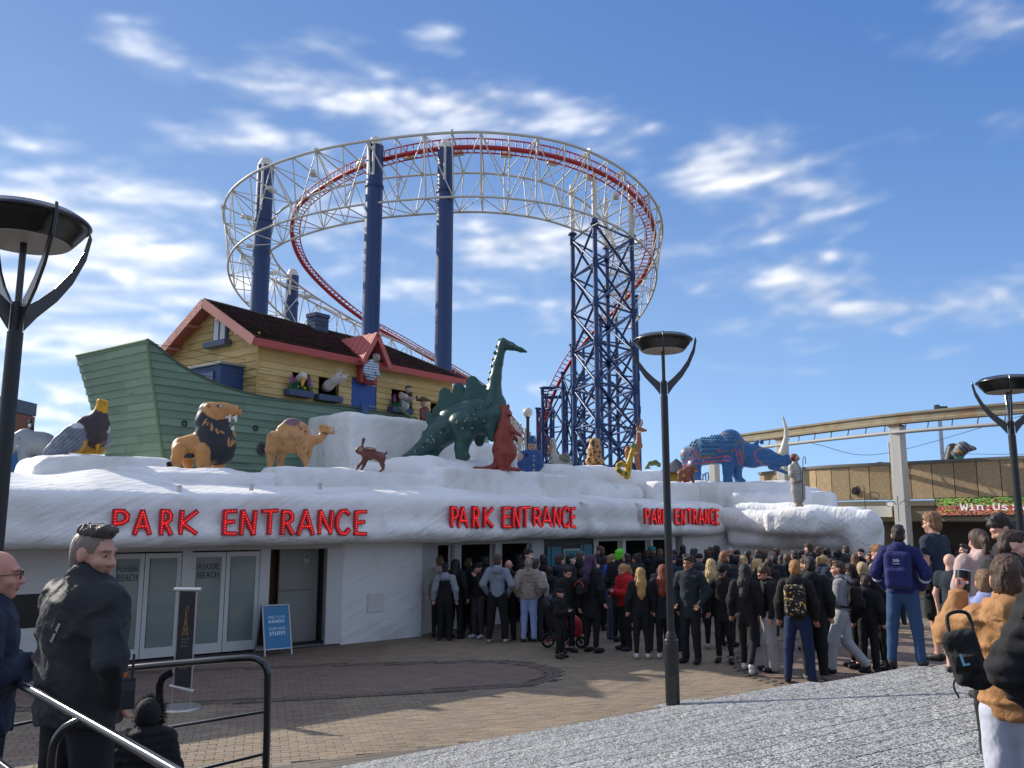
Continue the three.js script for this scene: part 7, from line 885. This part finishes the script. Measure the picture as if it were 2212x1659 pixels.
function backpack(t, label, col, o = {}) { // worn on the back, a thing of its own
  const g = thing('backpack', label, 'backpack', o.group); g.position.copy(t.position); g.rotation.copy(t.rotation); g.scale.copy(t.scale); const s = o.s ?? 1, z = o.z ?? -.24;
  mesh(cached('bp' + s + z, () => solid([{ box: [0, 1.2, z], h: [.15 * s, .22 * s, .09], rr: .06 }, { box: [0, 1.11, z - .08], h: [.12 * s, .11 * s, .045], rr: .035 }], .016, { k: .02, amp: .01, disp: (x, y, zz) => (fbm(x * 12, y * 12, zz * 12, 3) - .5) * .012 })), o.mat ?? clothMat(col), 'bag', g);
  for (const sd of [-1, 1]) mesh(cached('st' + sd + z, () => tube([V(sd * .1, 1.38, z + .05), V(sd * .115, 1.5, -.05), V(sd * .12, 1.44, .14), V(sd * .13, 1.25, .17), V(sd * .16, 1.08, .05), V(sd * .13, 1.04, z + .05)], .016, 30, 6)), M(o.strapC ?? col, .8), 'strap', g); return g;
}
const front = [
  { px: 950, top: 1201, D: 19.6, wear: 'hoodie', topC: '#9a968f', bot: 'slim', botC: '#101012', hair: 'fade', hairC: '#5a4330', yaw: 170, label: 'person in pale sweatshirt at the edge of the first open door' },
  { px: 962, top: 1216, feet: 1384, wear: 'hoodie', topC: '#8d929b', bot: 'jeans', botC: '#0f0f12', hair: 'fade', hairC: '#1a1512', yaw: 175, label: 'person in black body warmer over grey hooded top by the white pier', vest: '#121317' },
  { px: 985, top: 1208, D: 19.4, wear: 'coat', topC: '#0f0f11', bot: 'slim', botC: '#0f0f11', hair: 'long', hairC: '#15110f', yaw: 150, label: 'person with long black hair all in black by the first door' },
  { px: 1033, top: 1216, feet: 1379, wear: 'hoodie', topC: '#131316', bot: 'jeans', botC: '#3a2f33', hair: 'cap', hairC: '#121214', yaw: -40, arms: 'face', shoeC: '#b9b9b9', label: 'person in black cap holding a hand to the face', },
  { px: 1047, top: 1203, D: 20.0, wear: 'coat', topC: '#17181b', bot: 'slim', botC: '#101012', hair: 'messy', hairC: '#1c1612', yaw: 190, label: 'dark haired person in black coat behind the black cap' },
  { px: 1075, top: 1198, feet: 1388, wear: 'hoodie', topC: '#7f8791', bot: 'track', botC: '#0e0e10', hair: 'fade', hairC: '#4a3424', yaw: 172, arms: 'pockets', legs: 'wide', shoeC: '#a9a9a6', label: 'person in grey blue hooded top and black trousers with white shoes' },
  { px: 1099, top: 1209, D: 19.2, wear: 'coat', topC: '#121215', bot: 'jeans', botC: '#111', hair: 'bald', yaw: 178, label: 'bald person in black coat beside the grey hooded top' },
  { px: 1142, top: 1206, feet: 1387, wear: 'puffer', topC: '#94877a', bot: 'jeans', botC: '#8d9cc0', hair: 'pony', hairC: '#8a7663', yaw: 178, arms: 'pockets', shoeC: '#2a2a2d', label: 'person in beige padded jacket and pale blue jeans' },
  { px: 1140, top: 1186, D: 19.8, wear: 'coat', topC: '#26221f', bot: 'slim', botC: '#111', hair: 'messy', hairC: '#2a211b', yaw: 60, label: 'tall dark haired person behind the beige padded jacket' },
  { px: 1156, top: 1208, D: 19, wear: 'hoodie', topC: '#b3aca6', bot: 'jeans', botC: '#20242c', hair: 'messy', hairC: '#372a20', yaw: 160, label: 'person in pale patterned top behind the beige padded jacket' },
  { px: 1186, top: 1224, feet: 1380, wear: 'puffer', topC: '#1d2225', bot: 'jeans', botC: '#141014', hair: 'bob', hairC: '#2a1e18', yaw: 200, arms: 'pockets', label: 'person in dark green padded jacket beside the pushchair' },
  { px: 1174, top: 1199, D: 20, wear: 'coat', topC: '#17181c', bot: 'slim', botC: '#111', hair: 'fade', hairC: '#1b1512', yaw: 200, label: 'person in dark coat before the booth window, short black hair' },
  { px: 1209, top: 1198, D: 19.6, wear: 'coat', topC: '#1b2638', bot: 'slim', botC: '#111', hair: 'messy', hairC: '#3a291d', yaw: 130, label: 'person in navy coat with brown hair before the booth window' },
  { px: 1232, top: 1197, D: 20.2, wear: 'coat', topC: '#202024', bot: 'slim', botC: '#111', hair: 'fade', hairC: '#1a1410', yaw: 110, label: 'person in charcoal coat under the booth window' },
  { px: 1254, top: 1191, D: 20.4, wear: 'coat', topC: '#131316', bot: 'slim', botC: '#111', hair: 'fade', hairC: '#4a382a', yaw: 150, label: 'balding person in black coat beside the booth window' },
  { px: 1209, top: 1258, D: 16.7, h: 1.28, wear: 'coat', topC: '#101012', bot: 'slim', botC: '#101012', hair: 'cap', hairC: '#111113', yaw: 60, arms: 'phone', label: 'child in black cap looking at a phone behind the pushchair' },
  { px: 1224, top: 1223, D: 17.4, wear: 'coat', topC: '#121214', bot: 'slim', botC: '#111', hair: 'pony', hairC: '#1d1613', yaw: 30, bend: .45, label: 'dark haired person bowing the head beside purple hair' },
  { px: 1276, top: 1197, feet: 1410, wear: 'long', topC: '#0e0e10', bot: 'slim', botC: '#0d0d0f', hair: 'long', hairC: '#3c1d42', yaw: 140, arms: 'face', label: 'person with long purple hair in long black coat', bp: ['small black and red backpack on the purple haired person', '#1a1418', .62] },
  { px: 1321, top: 1198, feet: 1383, wear: 'hoodie', topC: '#1c4fa8', bot: 'jeans', botC: '#3f4454', hair: 'fade', hairC: '#8b6a45', yaw: 120, shoeC: '#39424e', label: 'fair haired person in bright blue hooded top' },
  { px: 1338, top: 1186, feet: 1388, wear: 'long', topC: '#0f0f11', bot: 'slim', botC: '#0f0f10', hair: 'fade', hairC: '#4fbf12', yaw: 150, label: 'person with bright green hair in black coat' },
  { px: 1348, top: 1218, feet: 1405, wear: 'puffer', topC: '#b0121d', bot: 'track', botC: '#0f0f11', hair: 'pony', hairC: '#a8814f', yaw: -60, arms: 'phone', bend: .35, shoeC: '#1c2230', label: 'fair haired person in red padded jacket looking at a phone' },
  { px: 1383, top: 1226, feet: 1423, wear: 'hoodie', topC: '#121416', bot: 'slim', botC: '#121215', hair: 'long', hairC: '#b0884f', yaw: 185, shoeC: '#c4c0b8', label: 'person with long blonde hair and black top beside the red jacket' },
  { px: 1412, top: 1238, D: 17.6, h: 1.5, wear: 'hoodie', topC: '#b9bcc0', bot: 'jeans', botC: '#1c2230', hair: 'bob', hairC: '#3a281d', yaw: 190, label: 'small dark haired person in white hooded top' },
  { px: 1432, top: 1219, feet: 1423, wear: 'coat', topC: '#141a26', bot: 'slim', botC: '#111114', hair: 'long', hairC: '#7a3212', yaw: 170, shoeC: '#c4c2bd', label: 'person with long copper hair beside the street lamp' },
  { px: 1449, top: 1196, D: 17.6, wear: 'puffer', topC: '#16203a', bot: 'jeans', botC: '#14161c', hair: 'beanie', hairC: '#3a3638', yaw: 170, label: 'person in navy padded coat and grey beanie behind the street lamp' },
  { px: 1487, top: 1200, feet: 1433, wear: 'coat', topC: '#1c262c', bot: 'jeans', botC: '#131419', hair: 'messy', hairC: '#30241c', yaw: -25, arms: 'pockets', label: 'bearded person in glasses and dark teal parka facing the terrace', glasses: 1 },
  { px: 1535, top: 1207, feet: 1402, wear: 'hoodie', topC: '#7f7264', bot: 'slim', botC: '#101012', hair: 'long', hairC: '#c2a26e', yaw: 178, shoeC: '#aaa59e', label: 'person with long pale blonde hair in beige top' },
  { px: 1559, top: 1219, feet: 1432, wear: 'coat', topC: '#141417', bot: 'slim', botC: '#121214', hair: 'cap', hairC: '#15151a', yaw: -10, bend: .5, label: 'person in dark cap looking down' },
  { px: 1564, top: 1191, D: 18.2, wear: 'puffer', topC: '#23262a', bot: 'jeans', botC: '#15171c', hair: 'fade', hairC: '#8a5a33', yaw: 150, label: 'ginger haired person in dark grey padded jacket' },
  { px: 1608, top: 1218, feet: 1452, wear: 'hoodie', topC: '#12131a', bot: 'slim', botC: '#121216', hair: 'long', hairC: '#0f0d0e', yaw: 170, legs: 'step', shoeC: '#c9c6c2', label: 'person with very long black hair walking in white trainers' },
  { px: 1654, top: 1222, feet: 1451, wear: 'hoodie', topC: '#121214', bot: 'baggy', botC: '#9d9a9c', hair: 'bun', hairC: '#4a2f1e', yaw: -70, bend: .5, shoeC: '#1a1a1c', label: 'person in wide pale grey trousers and black top bowing the head' },
  { px: 1716, top: 1211, feet: 1476, wear: 'hoodie', topC: '#131417', bot: 'jeans', botC: '#16254a', hair: 'fade', hairC: '#9a6b3c', yaw: 175, legs: 'wide', label: 'ginger haired person in black hooded top and blue jeans', bp: ['black backpack covered in small yellow and white motifs', null, 1, 'motif'] },
  { px: 1749, top: 1203, feet: 1470, wear: 'coat', topC: '#131518', bot: 'track', botC: '#0f0f12', hair: 'fade', hairC: '#17120f', yaw: 185, shoeC: '#6f6f6c', label: 'black haired person in black coat beside the motif backpack' },
  { px: 1811, top: 1212, feet: 1457, wear: 'hoodie', topC: '#84868a', bot: 'track', botC: '#a3a5a9', hair: 'fade', hairC: '#4a3322', yaw: -95, arms: 'phone', legs: 'step', label: 'person in pale grey tracksuit holding a phone', bp: ['small black backpack on the grey tracksuit', '#15161a', .7] },
  { px: 1868, top: 1244, feet: 1453, wear: 'puffer', topC: '#101113', bot: 'jeans', botC: '#101114', hair: 'fade', hairC: '#3a2a1f', yaw: 172, label: 'child in black padded coat beside the tracksuit' },
  { px: 1902, top: 1177, feet: 1449, wear: 'long', topC: '#141416', bot: 'jeans', botC: '#131316', hair: 'fade', hairC: '#8a5c38', yaw: -110, bend: .35, label: 'tall ginger haired person in long dark coat bowing the head' },
  { px: 1939, top: 1135, feet: 1440, terr: 1, wear: 'hoodie', topC: '#191c55', bot: 'jeans', botC: '#29456a', hair: 'fade', hairC: '#241a15', yaw: 172, arms: 'pockets', legs: 'wide', shoeC: '#2f2d30', label: 'person in navy hooded top with striped cuffs and blue jeans', bp: ['navy backpack lettered 24h on the navy hooded top', '#1a1e58', 1.05, '24h'], wide: .02, stripes: 1 },
  { px: 2013, top: 1108, feet: 1428, terr: 1, wear: 'tee', topC: '#1d2a3d', bot: 'shorts', botC: '#101113', hair: 'messy', hairC: '#7d5d3c', yaw: -120, label: 'tall person in blue t-shirt and black shorts with sunglasses', tee: 1, glasses: 1, wide: .01 },
  { px: 2050, top: 1195, D: 10.6, terr: 1, wear: 'tee', topC: '#1b2733', bot: 'shorts', botC: '#131416', hair: 'bald', yaw: 150, label: 'person in dark t-shirt half hidden behind the blue t-shirt' },
  { px: 2111, top: 1143, D: 8.6, terr: 1, wear: 'hoodie', topC: '#b59c98', bot: 'shorts', botC: '#111', hair: 'pony', hairC: '#4a352a', yaw: 205, label: 'person in pale pink top with dark ponytail' },
  { px: 2172, top: 1112, D: 8.2, terr: 1, wear: 'coat', topC: '#181b22', bot: 'jeans', botC: '#111', hair: 'messy', hairC: '#2a211b', yaw: -70, bend: .5, label: 'dark curly haired person bowing the head beside the far lamp' },
  { px: 2180, top: 1146, D: 6.6, terr: 1, wear: 'coat', topC: '#1d1e21', bot: 'jeans', botC: '#15161a', hair: 'fade', hairC: '#3a281c', yaw: 150, bend: .25, hy: -.7, label: 'person with slicked brown hair in charcoal jacket behind the tan jacket' },
  { px: 2125, top: 1232, D: 6.4, terr: 1, wear: 'hoodie', topC: '#8b8fb8', bot: 'jeans', botC: '#15161a', hair: 'fade', hairC: '#7a5c3c', yaw: 178, label: 'child with sandy hair in lilac top behind the raised can' },
  { px: 2083, top: 1176, D: 22, wear: 'coat', topC: '#1b1214', bot: 'slim', botC: '#111', hair: 'fade', hairC: '#2a1c15', yaw: -60, label: 'person in dark red coat by the arcade' },
  { px: 1835, top: 1218, D: 15.6, wear: 'coat', topC: '#1b1518', bot: 'slim', botC: '#111', hair: 'long', hairC: '#2a1a14', yaw: -70, label: 'dark haired person with sunglasses between tracksuit and child', glasses: 1 },
  { px: 1862, top: 1214, D: 16.2, wear: 'puffer', topC: '#2b2024', bot: 'slim', botC: '#111', hair: 'bob', hairC: '#b39a72', yaw: 170, label: 'blonde person in maroon padded coat behind the child' },
  { px: 1888, top: 1216, D: 16.6, wear: 'hoodie', topC: '#1f50b8', bot: 'slim', botC: '#111', hair: 'bob', hairC: '#b08c58', yaw: 165, label: 'blonde person in bright blue coat behind the long dark coat' },
];
// the packed crowd behind
const back = [[1475, 1178], [1497, 1186], [1527, 1187], [1548, 1178], [1537, 1182], [1578, 1183, 'bald', '#c49a8c'], [1592, 1189, 'beanie', '#17181c'], [1615, 1190], [1637, 1186], [1634, 1197], [1677, 1184], [1652, 1190], [1672, 1200], [1688, 1198], [1716, 1189], [1730, 1190], [1747, 1174], [1768, 1181], [1786, 1183], [1810, 1189, 'hood', '#15171b'], [1827, 1178], [1777, 1200, 'pony', '#a98a5e'], [1633, 1207, 'long', '#c2a068'], [1700, 1196], [1846, 1196, 'long', '#6a4428'], [1858, 1186, 'cap', '#1c1c1f'], [1395, 1190], [1408, 1180, 'beanie', '#1f7a78'], [1375, 1196, 'bun', '#241a15'], [1425, 1186], [1458, 1188], [1510, 1196, 'beanie', '#1a1c22'], [1605, 1200, 'long', '#b3956a'], [1560, 1196], [1297, 1180], [1012, 1206], [1120, 1198], [1290, 1196], [1660, 1206], [1798, 1206, 'long', '#39281f'], [1880, 1192], [1905, 1196], [1932, 1194], [1310, 1200], [1355, 1196], [1250, 1206], [1740, 1206]];
const coats = ['#14151a', '#1a1c22', '#20242a', '#101114', '#1b2536', '#2a2224', '#1d2420', '#26282c', '#15181f', '#3a3d44', '#222a3c'], hairs = ['#1b1512', '#2a1f18', '#3a291d', '#15110f', '#4a3424', '#5a4330'];
const cName = { '#14151a': 'black', '#1a1c22': 'black', '#20242a': 'charcoal', '#101114': 'black', '#1b2536': 'navy', '#2a2224': 'dark brown', '#1d2420': 'dark green', '#26282c': 'charcoal', '#15181f': 'black', '#3a3d44': 'grey', '#222a3c': 'navy' };
back.forEach(([px, top, hs, hc], i) => { const c = coats[i % coats.length], hair = hs ?? ['fade', 'messy', 'fade', 'bob', 'fade'][i % 5], y = P(px, top, 20).y; let D = 20.5; const hh = 1.66 + ((i * 37) % 13) / 100; D = clamp((CAM_Y - hh) * FPX / (top - 1125), 17.6, px > 1700 ? 25 : 25.5); if (px < 1320) D = px < 1100 ? 20.2 : clamp(D, 20.4, 22); front.push({ px, top, D, wear: i % 3 ? 'coat' : 'puffer', topC: c, bot: 'jeans', botC: i % 2 ? '#111216' : '#1b2233', hair, hairC: hc && hs !== 'bald' ? hc : hairs[i % hairs.length], yaw: [175, 150, 200, 120, -120, 170][i % 6], bend: i % 4 === 1 ? .3 : 0, label: (hs === 'bald' ? 'bald person' : hs === 'beanie' ? (hc === '#1f7a78' ? 'person in teal striped beanie' : 'person in dark beanie') : hs === 'hood' ? 'person with dark hood up' : hs === 'cap' ? 'person in dark cap' : (hs === 'long' ? 'long haired' : hs === 'pony' || hs === 'bun' ? 'tied haired' : { fade: 'short', messy: 'tousled', bob: 'bobbed' }[hair] + ' ' + { '#1b1512': 'black', '#2a1f18': 'dark', '#3a291d': 'brown', '#15110f': 'black', '#4a3424': 'brown', '#5a4330': 'light brown' }[hairs[i % hairs.length]] + ' haired') + ' person') + (i % 4 === 1 ? ' with bowed head' : '') + ' in ' + cName[c] + (i % 3 ? ' coat ' : ' padded coat ') + (px < 1320 ? 'at the doors' : px < 1470 ? 'by the green hair' : px < 1560 ? 'by the lamp' : px < 1700 ? 'under the third sign' : 'under the rocks'), group: 'people deep in the packed queue' }); });
for (const o of front) {
  if (o.D && !o.h && !o.terr) { const h = P(o.px, o.top, o.D).y; if (h > 1.9) o.D = o.D * 1; if (h < 1.45) o.D *= .95; }
  const t = person(o);
  if (o.vest) mesh(cached('vest', () => solid([...Lm(0, [[0, .92, 0, .165], [0, 1.1, 0, .16], [0, 1.34, -.005, .172], [0, 1.4, -.01, .13]], .74)], .022, { k: .02, amp: .01, disp: (x, y) => -.008 * Math.abs(Math.cos(y * 40)) })), clothMat(o.vest, .02), 'body_warmer', t);
  if (o.glasses) { const g = new THREE.Group(); g.name = 'glasses'; t.add(g); for (const s of [-1, 1]) { const r = mesh(new THREE.TorusGeometry(.021, .003, 6, 18), M('#141414', .4), 'rim', g); r.position.set(s * .032, 1.624, .115); bar(g, V(s * .05, 1.628, .11), V(s * .08, 1.626, .0), .003, M('#141414', .4), 'temple', 5); } if (o.hy || o.bend) { g.position.set(0, 0, 0); } }
  if (o.bp) {
    const [lb, col, s, mark] = o.bp; let mat = null;
    if (mark === 'motif') { const tx = noiseTex(256, (u, v) => { const a = tileN(u, v, 26, 1, 3), b = tileN(u, v, 12, 1, 9); return a > .62 ? (b > .55 ? [214, 176, 60] : b > .42 ? [190, 186, 176] : [120, 84, 60]) : [20, 20, 23]; }, true); tx.repeat.set(2, 2); mat = new THREE.MeshPhysicalMaterial({ map: tx, roughness: .8 }); }
    const b = backpack(t, lb, col ?? '#15151a', { s, mat, strapC: col ?? '#1a1a1d' });
    if (mark === '24h') { const d = decal([['24h', .5, .34, .55], ['LE MANS', .5, .8, .22]], .13, .085, '#d6d8e2', { fit: .98 }); d.name = 'lettering'; d.position.set(0, 1.31, -.337); d.rotation.y = Math.PI; b.add(d); }
    if (s === .62) { const r = mesh(new THREE.TorusGeometry(.1, .008, 6, 20, Math.PI), M('#b8402a', .6), 'piping', b); r.position.set(0, 1.18, -.34); }
  }
  if (o.stripes) for (const s of [-1, 1]) { const [e, w] = ARMS.pockets(s); for (const k of [.28, .36]) { const m = mesh(new THREE.TorusGeometry(.063, .009, 6, 24), M('#b9bccb', .8), 'cuff_stripe', t); m.position.set(lerp(e[0], w[0], k), lerp(e[1], w[1], k), lerp(e[2], w[2], k)); m.quaternion.setFromUnitVectors(V(0, 0, 1), V(w[0] - e[0], w[1] - e[1], w[2] - e[2]).normalize()); } }
  if (o.arms === 'phone') { const ph = tag(mesh(rbox(.075, .15, .01, .004), M('#15161a', .25), 'phone', scene), 'phone held by the ' + o.label.replace(/ (holding|looking at) a phone.*/, ''), 'phone'); t.updateMatrixWorld(true); ph.position.copy(V(0, 1.25, .34).applyMatrix4(t.matrixWorld)); ph.quaternion.copy(t.quaternion).multiply(new THREE.Quaternion().setFromAxisAngle(V(1, 0, 0), -.8)); }
}
// ---------------------------------------------------------------- people close by
{
  const fine = { cell: .013, headCell: .005, hcell: .006, hairCell: .0065 };
  const man = person({ ...fine, px: 200, top: 1137, D: 4.4, terr: 1, h: 1.85, long: .18, wear: 'soft', wide: .07, topC: '#191a1d', bot: 'jeans', botC: '#141519', hair: 'quiff', hairC: '#4b443d', skin: '#c4927c', yaw: 128, hy: -1.3, bend: .1, arms: 'rail', legs: 'wide', label: 'person in black soft shell jacket leaning on the hand rail, looking back', group: 'people beside the hand rail', topMat: M('#17181b', .7, { bumpMap: rep(TX.cloth, 1.3), bumpScale: .02, sheen: .3, sheenColor: new THREE.Color('#8a8f98') }) });
  mesh(hairGeo('buzz', .1, -1.3, .006), hairMat('#7d6d62'), 'cropped_hair', man);
  man.position.y = P(200, 1137, 4.4).y - 1.85; man.updateMatrixWorld(true);
  const rc = new THREE.Raycaster(), hit = (px, py, o) => { const [x, y, f] = ray(px, py); rc.set(camera.position, V(x, y, -f).normalize()); const h = rc.intersectObject(o, true)[0]; return h && { p: h.point, n: h.face.normal.clone().transformDirection(h.object.matrixWorld) }; };
  { const a = hit(113, 1388, man), b = hit(134, 1344, man); if (a && b) { const d = b.p.clone().sub(a.p), L = d.length(), n = a.n.clone().add(b.n).normalize(); if (n.dot(a.p.clone().sub(camera.position)) > 0) n.negate(); d.normalize(); n.addScaledVector(d, -n.dot(d)).normalize(); const up = n.clone().cross(d), m = decal([['PLEASUREBEACH', .5, .5, .8]], L, L * .2, '#dcdcde', { stretch: true }); m.name = 'lettering'; m.quaternion.setFromRotationMatrix(new THREE.Matrix4().makeBasis(d, up, n)); m.position.copy(a.p).add(b.p).multiplyScalar(.5).addScaledVector(n, .012); man.attach(m); } }
  { const t = thing('radio', 'black two way radio clipped at the hip of the black jacket', 'radio', null, P(277, 1497, 4.08)); mesh(rbox(.058, .14, .035, .008), M('#17181a', .5), 'case', t); mesh(rbox(.046, .04, .004, .002, 0, .03, .019), M('#2c2e31', .4), 'display', t); bar(t, V(.012, .07, 0), V(.014, .17, 0), .006, M('#111', .6), 'aerial', 8); bar(t, V(-.015, .07, 0), V(-.015, .09, 0), .009, M('#a5571f', .5), 'knob', 8); t.rotation.y = .4; }
  person({ ...fine, px: -4, top: 1186, D: 4.75, terr: 1, h: 1.86, wear: 'soft', wide: .03, topC: '#131c31', bot: 'jeans', botC: '#121a2c', hair: 'bald', skin: '#c98f7d', yaw: 82, arms: 'crossed', label: 'bald person in glasses and navy jacket with folded arms', group: 'people beside the hand rail', topMat: M('#14203a', .75, { bumpMap: rep(TX.cloth, 1.3), bumpScale: .02 }) }).userData;
  { const o = scene.children.at(-1), g = new THREE.Group(); g.name = 'glasses'; o.add(g); for (const s of [-1, 1]) { const r = mesh(new THREE.TorusGeometry(.022, .0022, 6, 24), M('#4a3d34', .3, { metalness: .6 }), 'rim', g); r.position.set(s * .033, 1.625, .118); const l = mesh(new THREE.CircleGeometry(.0215, 24), M('#ffffff', .05, { transmission: 1, thickness: 0 }), 'lens', g); l.position.copy(r.position); bar(g, V(s * .056, 1.628, .112), V(s * .082, 1.622, -.01), .0022, M('#4a3d34', .3), 'temple', 6); } bar(g, V(-.011, 1.628, .118), V(.011, 1.628, .118), .0022, M('#4a3d34', .3), 'bridge', 6); o.position.y = P(-4, 1186, 4.75).y - 1.86; }
  // child in black coat with fur hood, and a black holdall, behind the rail
  { const o = person({ ...fine, px: 322, top: 1514, D: 5.5, terr: 1, wear: 'puffer', wide: .06, topC: '#121317', bot: 'jeans', botC: '#121316', hair: 'hood', hairC: '#101114', yaw: 165, label: 'child in black coat with fur trimmed hood behind the hand rail', group: 'people beside the hand rail' }); const fur = []; for (let i = 0; i < 700; i++) { const a = rnd() * 6.283, r = .115 + rr(-.02, .02); fur.push(new THREE.ConeGeometry(.004, rr(.04, .075), 3).translate(0, .025, 0).rotateX(rr(-1.4, 1.4)).rotateZ(a - Math.PI / 2 + rr(-.6, .6)).translate(Math.cos(a) * r, 1.62 + Math.sin(a) * r * 1.15, .07 + rr(-.05, .05))); } mesh(merge(fur), M('#15141a', .8), 'fur_trim', o).userData.kind = 'stuff';
    const b = thing('holdall', 'black soft holdall on the ground behind the hand rail', 'bag', null, P(92, 1645, 5.4)); mesh(solid([{ a: [-.2, .12, 0, .17], b: [.2, .14, 0, .16] }, { e: [-.12, .26, 0], r: [.16, .1, .14] }, { e: [.1, .22, .05], r: [.14, .12, .14] }], .02, { k: .05, amp: .02, disp: (x, y, z) => (fbm(x * 9, y * 9, z * 9, 3) - .5) * .04 }), clothMat('#121316'), 'bag', b); mesh(tube([V(-.12, .3, .06), V(-.05, .45, .06), V(.1, .44, .06), V(.14, .3, .06)], .014, 20, 6), M('#1a1b1e', .8), 'strap', b); b.position.y = terraceY(b.position.x, 5.4) + .0; }
  // child in tan padded jacket raising a can
  const kid = person({ ...fine, px: 2172, top: 1203, D: 3.95, terr: 1, wear: 'anorak', wide: .02, topC: '#a87b4c', bot: 'track', botC: '#b4b8c8', hair: 'fade', hairC: '#4a3526', skin: '#c99680', yaw: 172, arms: 'raise', label: 'child in tan padded jacket raising a drink can', group: 'people on the pale terrace', topMat: M('#a5774a', .8, { bumpMap: rep(TX.cloth, 2.4), bumpScale: .007 }) });
  mesh(solid([El(0, 0, 1.45, -.115, .12, .1, .055), Lm(0, [[-.1, 1.5, -.05, .032], [0, 1.49, -.14, .036], [.1, 1.5, -.05, .032]]), Lm(0, [[-.07, 1.42, -.13, .02], [0, 1.36, -.16, .022], [.07, 1.42, -.13, .02]])].flat(), .013, { k: .04, amp: .015, disp: (x, y, z) => (fbm(x * 14, y * 14, z * 14, 3) - .5) * .008 - .01 * Math.pow(1 - Math.abs(2 * vnoise(x * 12, y * 16, z * 10) - 1), 6) }), M('#a5774a', .8, { bumpMap: rep(TX.cloth, 2.4), bumpScale: .007 }), 'hood', kid);
  kid.updateMatrixWorld(true);
  { const c = document.createElement('canvas'); c.width = 256; c.height = 256; const x = c.getContext('2d'); x.fillStyle = '#0d0d10'; x.fillRect(0, 0, 256, 256); for (const cx of [64, 192]) { x.save(); x.beginPath(); x.arc(cx, 140, 42, 0, 7); x.clip(); x.fillStyle = '#e8e8ea'; x.fillRect(0, 0, 256, 256); x.fillStyle = '#b3262b'; x.beginPath(); x.ellipse(cx, 108, 52, 26, -.1, 0, 7); x.fill(); x.fillStyle = '#16408a'; x.beginPath(); x.ellipse(cx, 176, 52, 22, -.1, 0, 7); x.fill(); x.restore(); x.fillStyle = '#0d0d10'; x.font = 'bold 22px sans-serif'; x.textAlign = 'center'; x.fillText('PEPSI', cx, 149); } const tx = new THREE.CanvasTexture(c); tx.colorSpace = THREE.SRGBColorSpace;
    const w = V(.255, 1.6, .17).applyMatrix4(kid.matrixWorld), t = thing('drink_can', 'black drink can with red white and blue roundel held up', 'can', null, w); t.rotation.set(.1, .9, -.35); mesh(new THREE.CylinderGeometry(.033, .033, .1, 28, 1, true), new THREE.MeshPhysicalMaterial({ map: tx, roughness: .3, metalness: .3 }), 'can_body', t); mesh(new THREE.LatheGeometry([[0, .052], [.024, .052], [.027, .056], [.0285, .055], [.033, .049]].map(([a, b]) => new THREE.Vector2(a, b)), 28), M('#c9cacc', .25, { metalness: .9 }), 'lid', t); mesh(new THREE.CylinderGeometry(.033, .026, .008, 28).translate(0, -.054, 0), M('#c9cacc', .3, { metalness: .9 }), 'bottom', t); }
  { const p = P(2086, 1420, 3.8), t = thing('backpack', 'black backpack with pale blue letter L hanging beside the tan jacket', 'backpack', null, p); t.rotation.y = -.45; t.rotation.z = .25; t.scale.setScalar(.52); mesh(solid([{ box: [0, 0, 0], h: [.135, .22, .08], rr: .06 }, { box: [0, -.07, .07], h: [.11, .11, .04], rr: .03 }, { e: [.05, -.17, .02], r: [.12, .09, .09] }], .013, { k: .03, amp: .02, disp: (x, y, z) => (fbm(x * 11, y * 11, z * 11, 3) - .5) * .03 }), clothMat('#17181a', .02), 'bag', t); const d = decal([['L', .5, .5, .95, 'bold']], .1, .14, '#7fb6cf', { res: 128 }); d.material.alphaMap.image.getContext('2d').font = 'bold 160px serif'; d.name = 'letter'; d.position.set(-.015, .0, .125); t.add(d); mesh(tube([V(-.06, .2, -.04), V(-.02, .34, -.1), V(.12, .32, -.16), V(.12, .16, -.1)], .016, 24, 6), M('#1d1e20', .8), 'strap', t); mesh(tube([V(-.1, -.12, -.07), V(-.16, -.2, .0), V(-.15, -.3, .0)], .008, 14, 5), M('#1d1e20', .8), 'strap', t); }
  person({ ...fine, px: 2325, top: 1150, D: 3.2, terr: 1, wear: 'long', wide: .05, topC: '#16171a', bot: 'jeans', botC: '#111215', hair: 'beanie', hairC: '#2c5c9c', skin: '#c98f7d', yaw: 165, arms: 'pockets', label: 'person in black padded coat and blue beanie beside the tan jacket', group: 'people on the pale terrace' });
}
renderer.render(scene, camera);
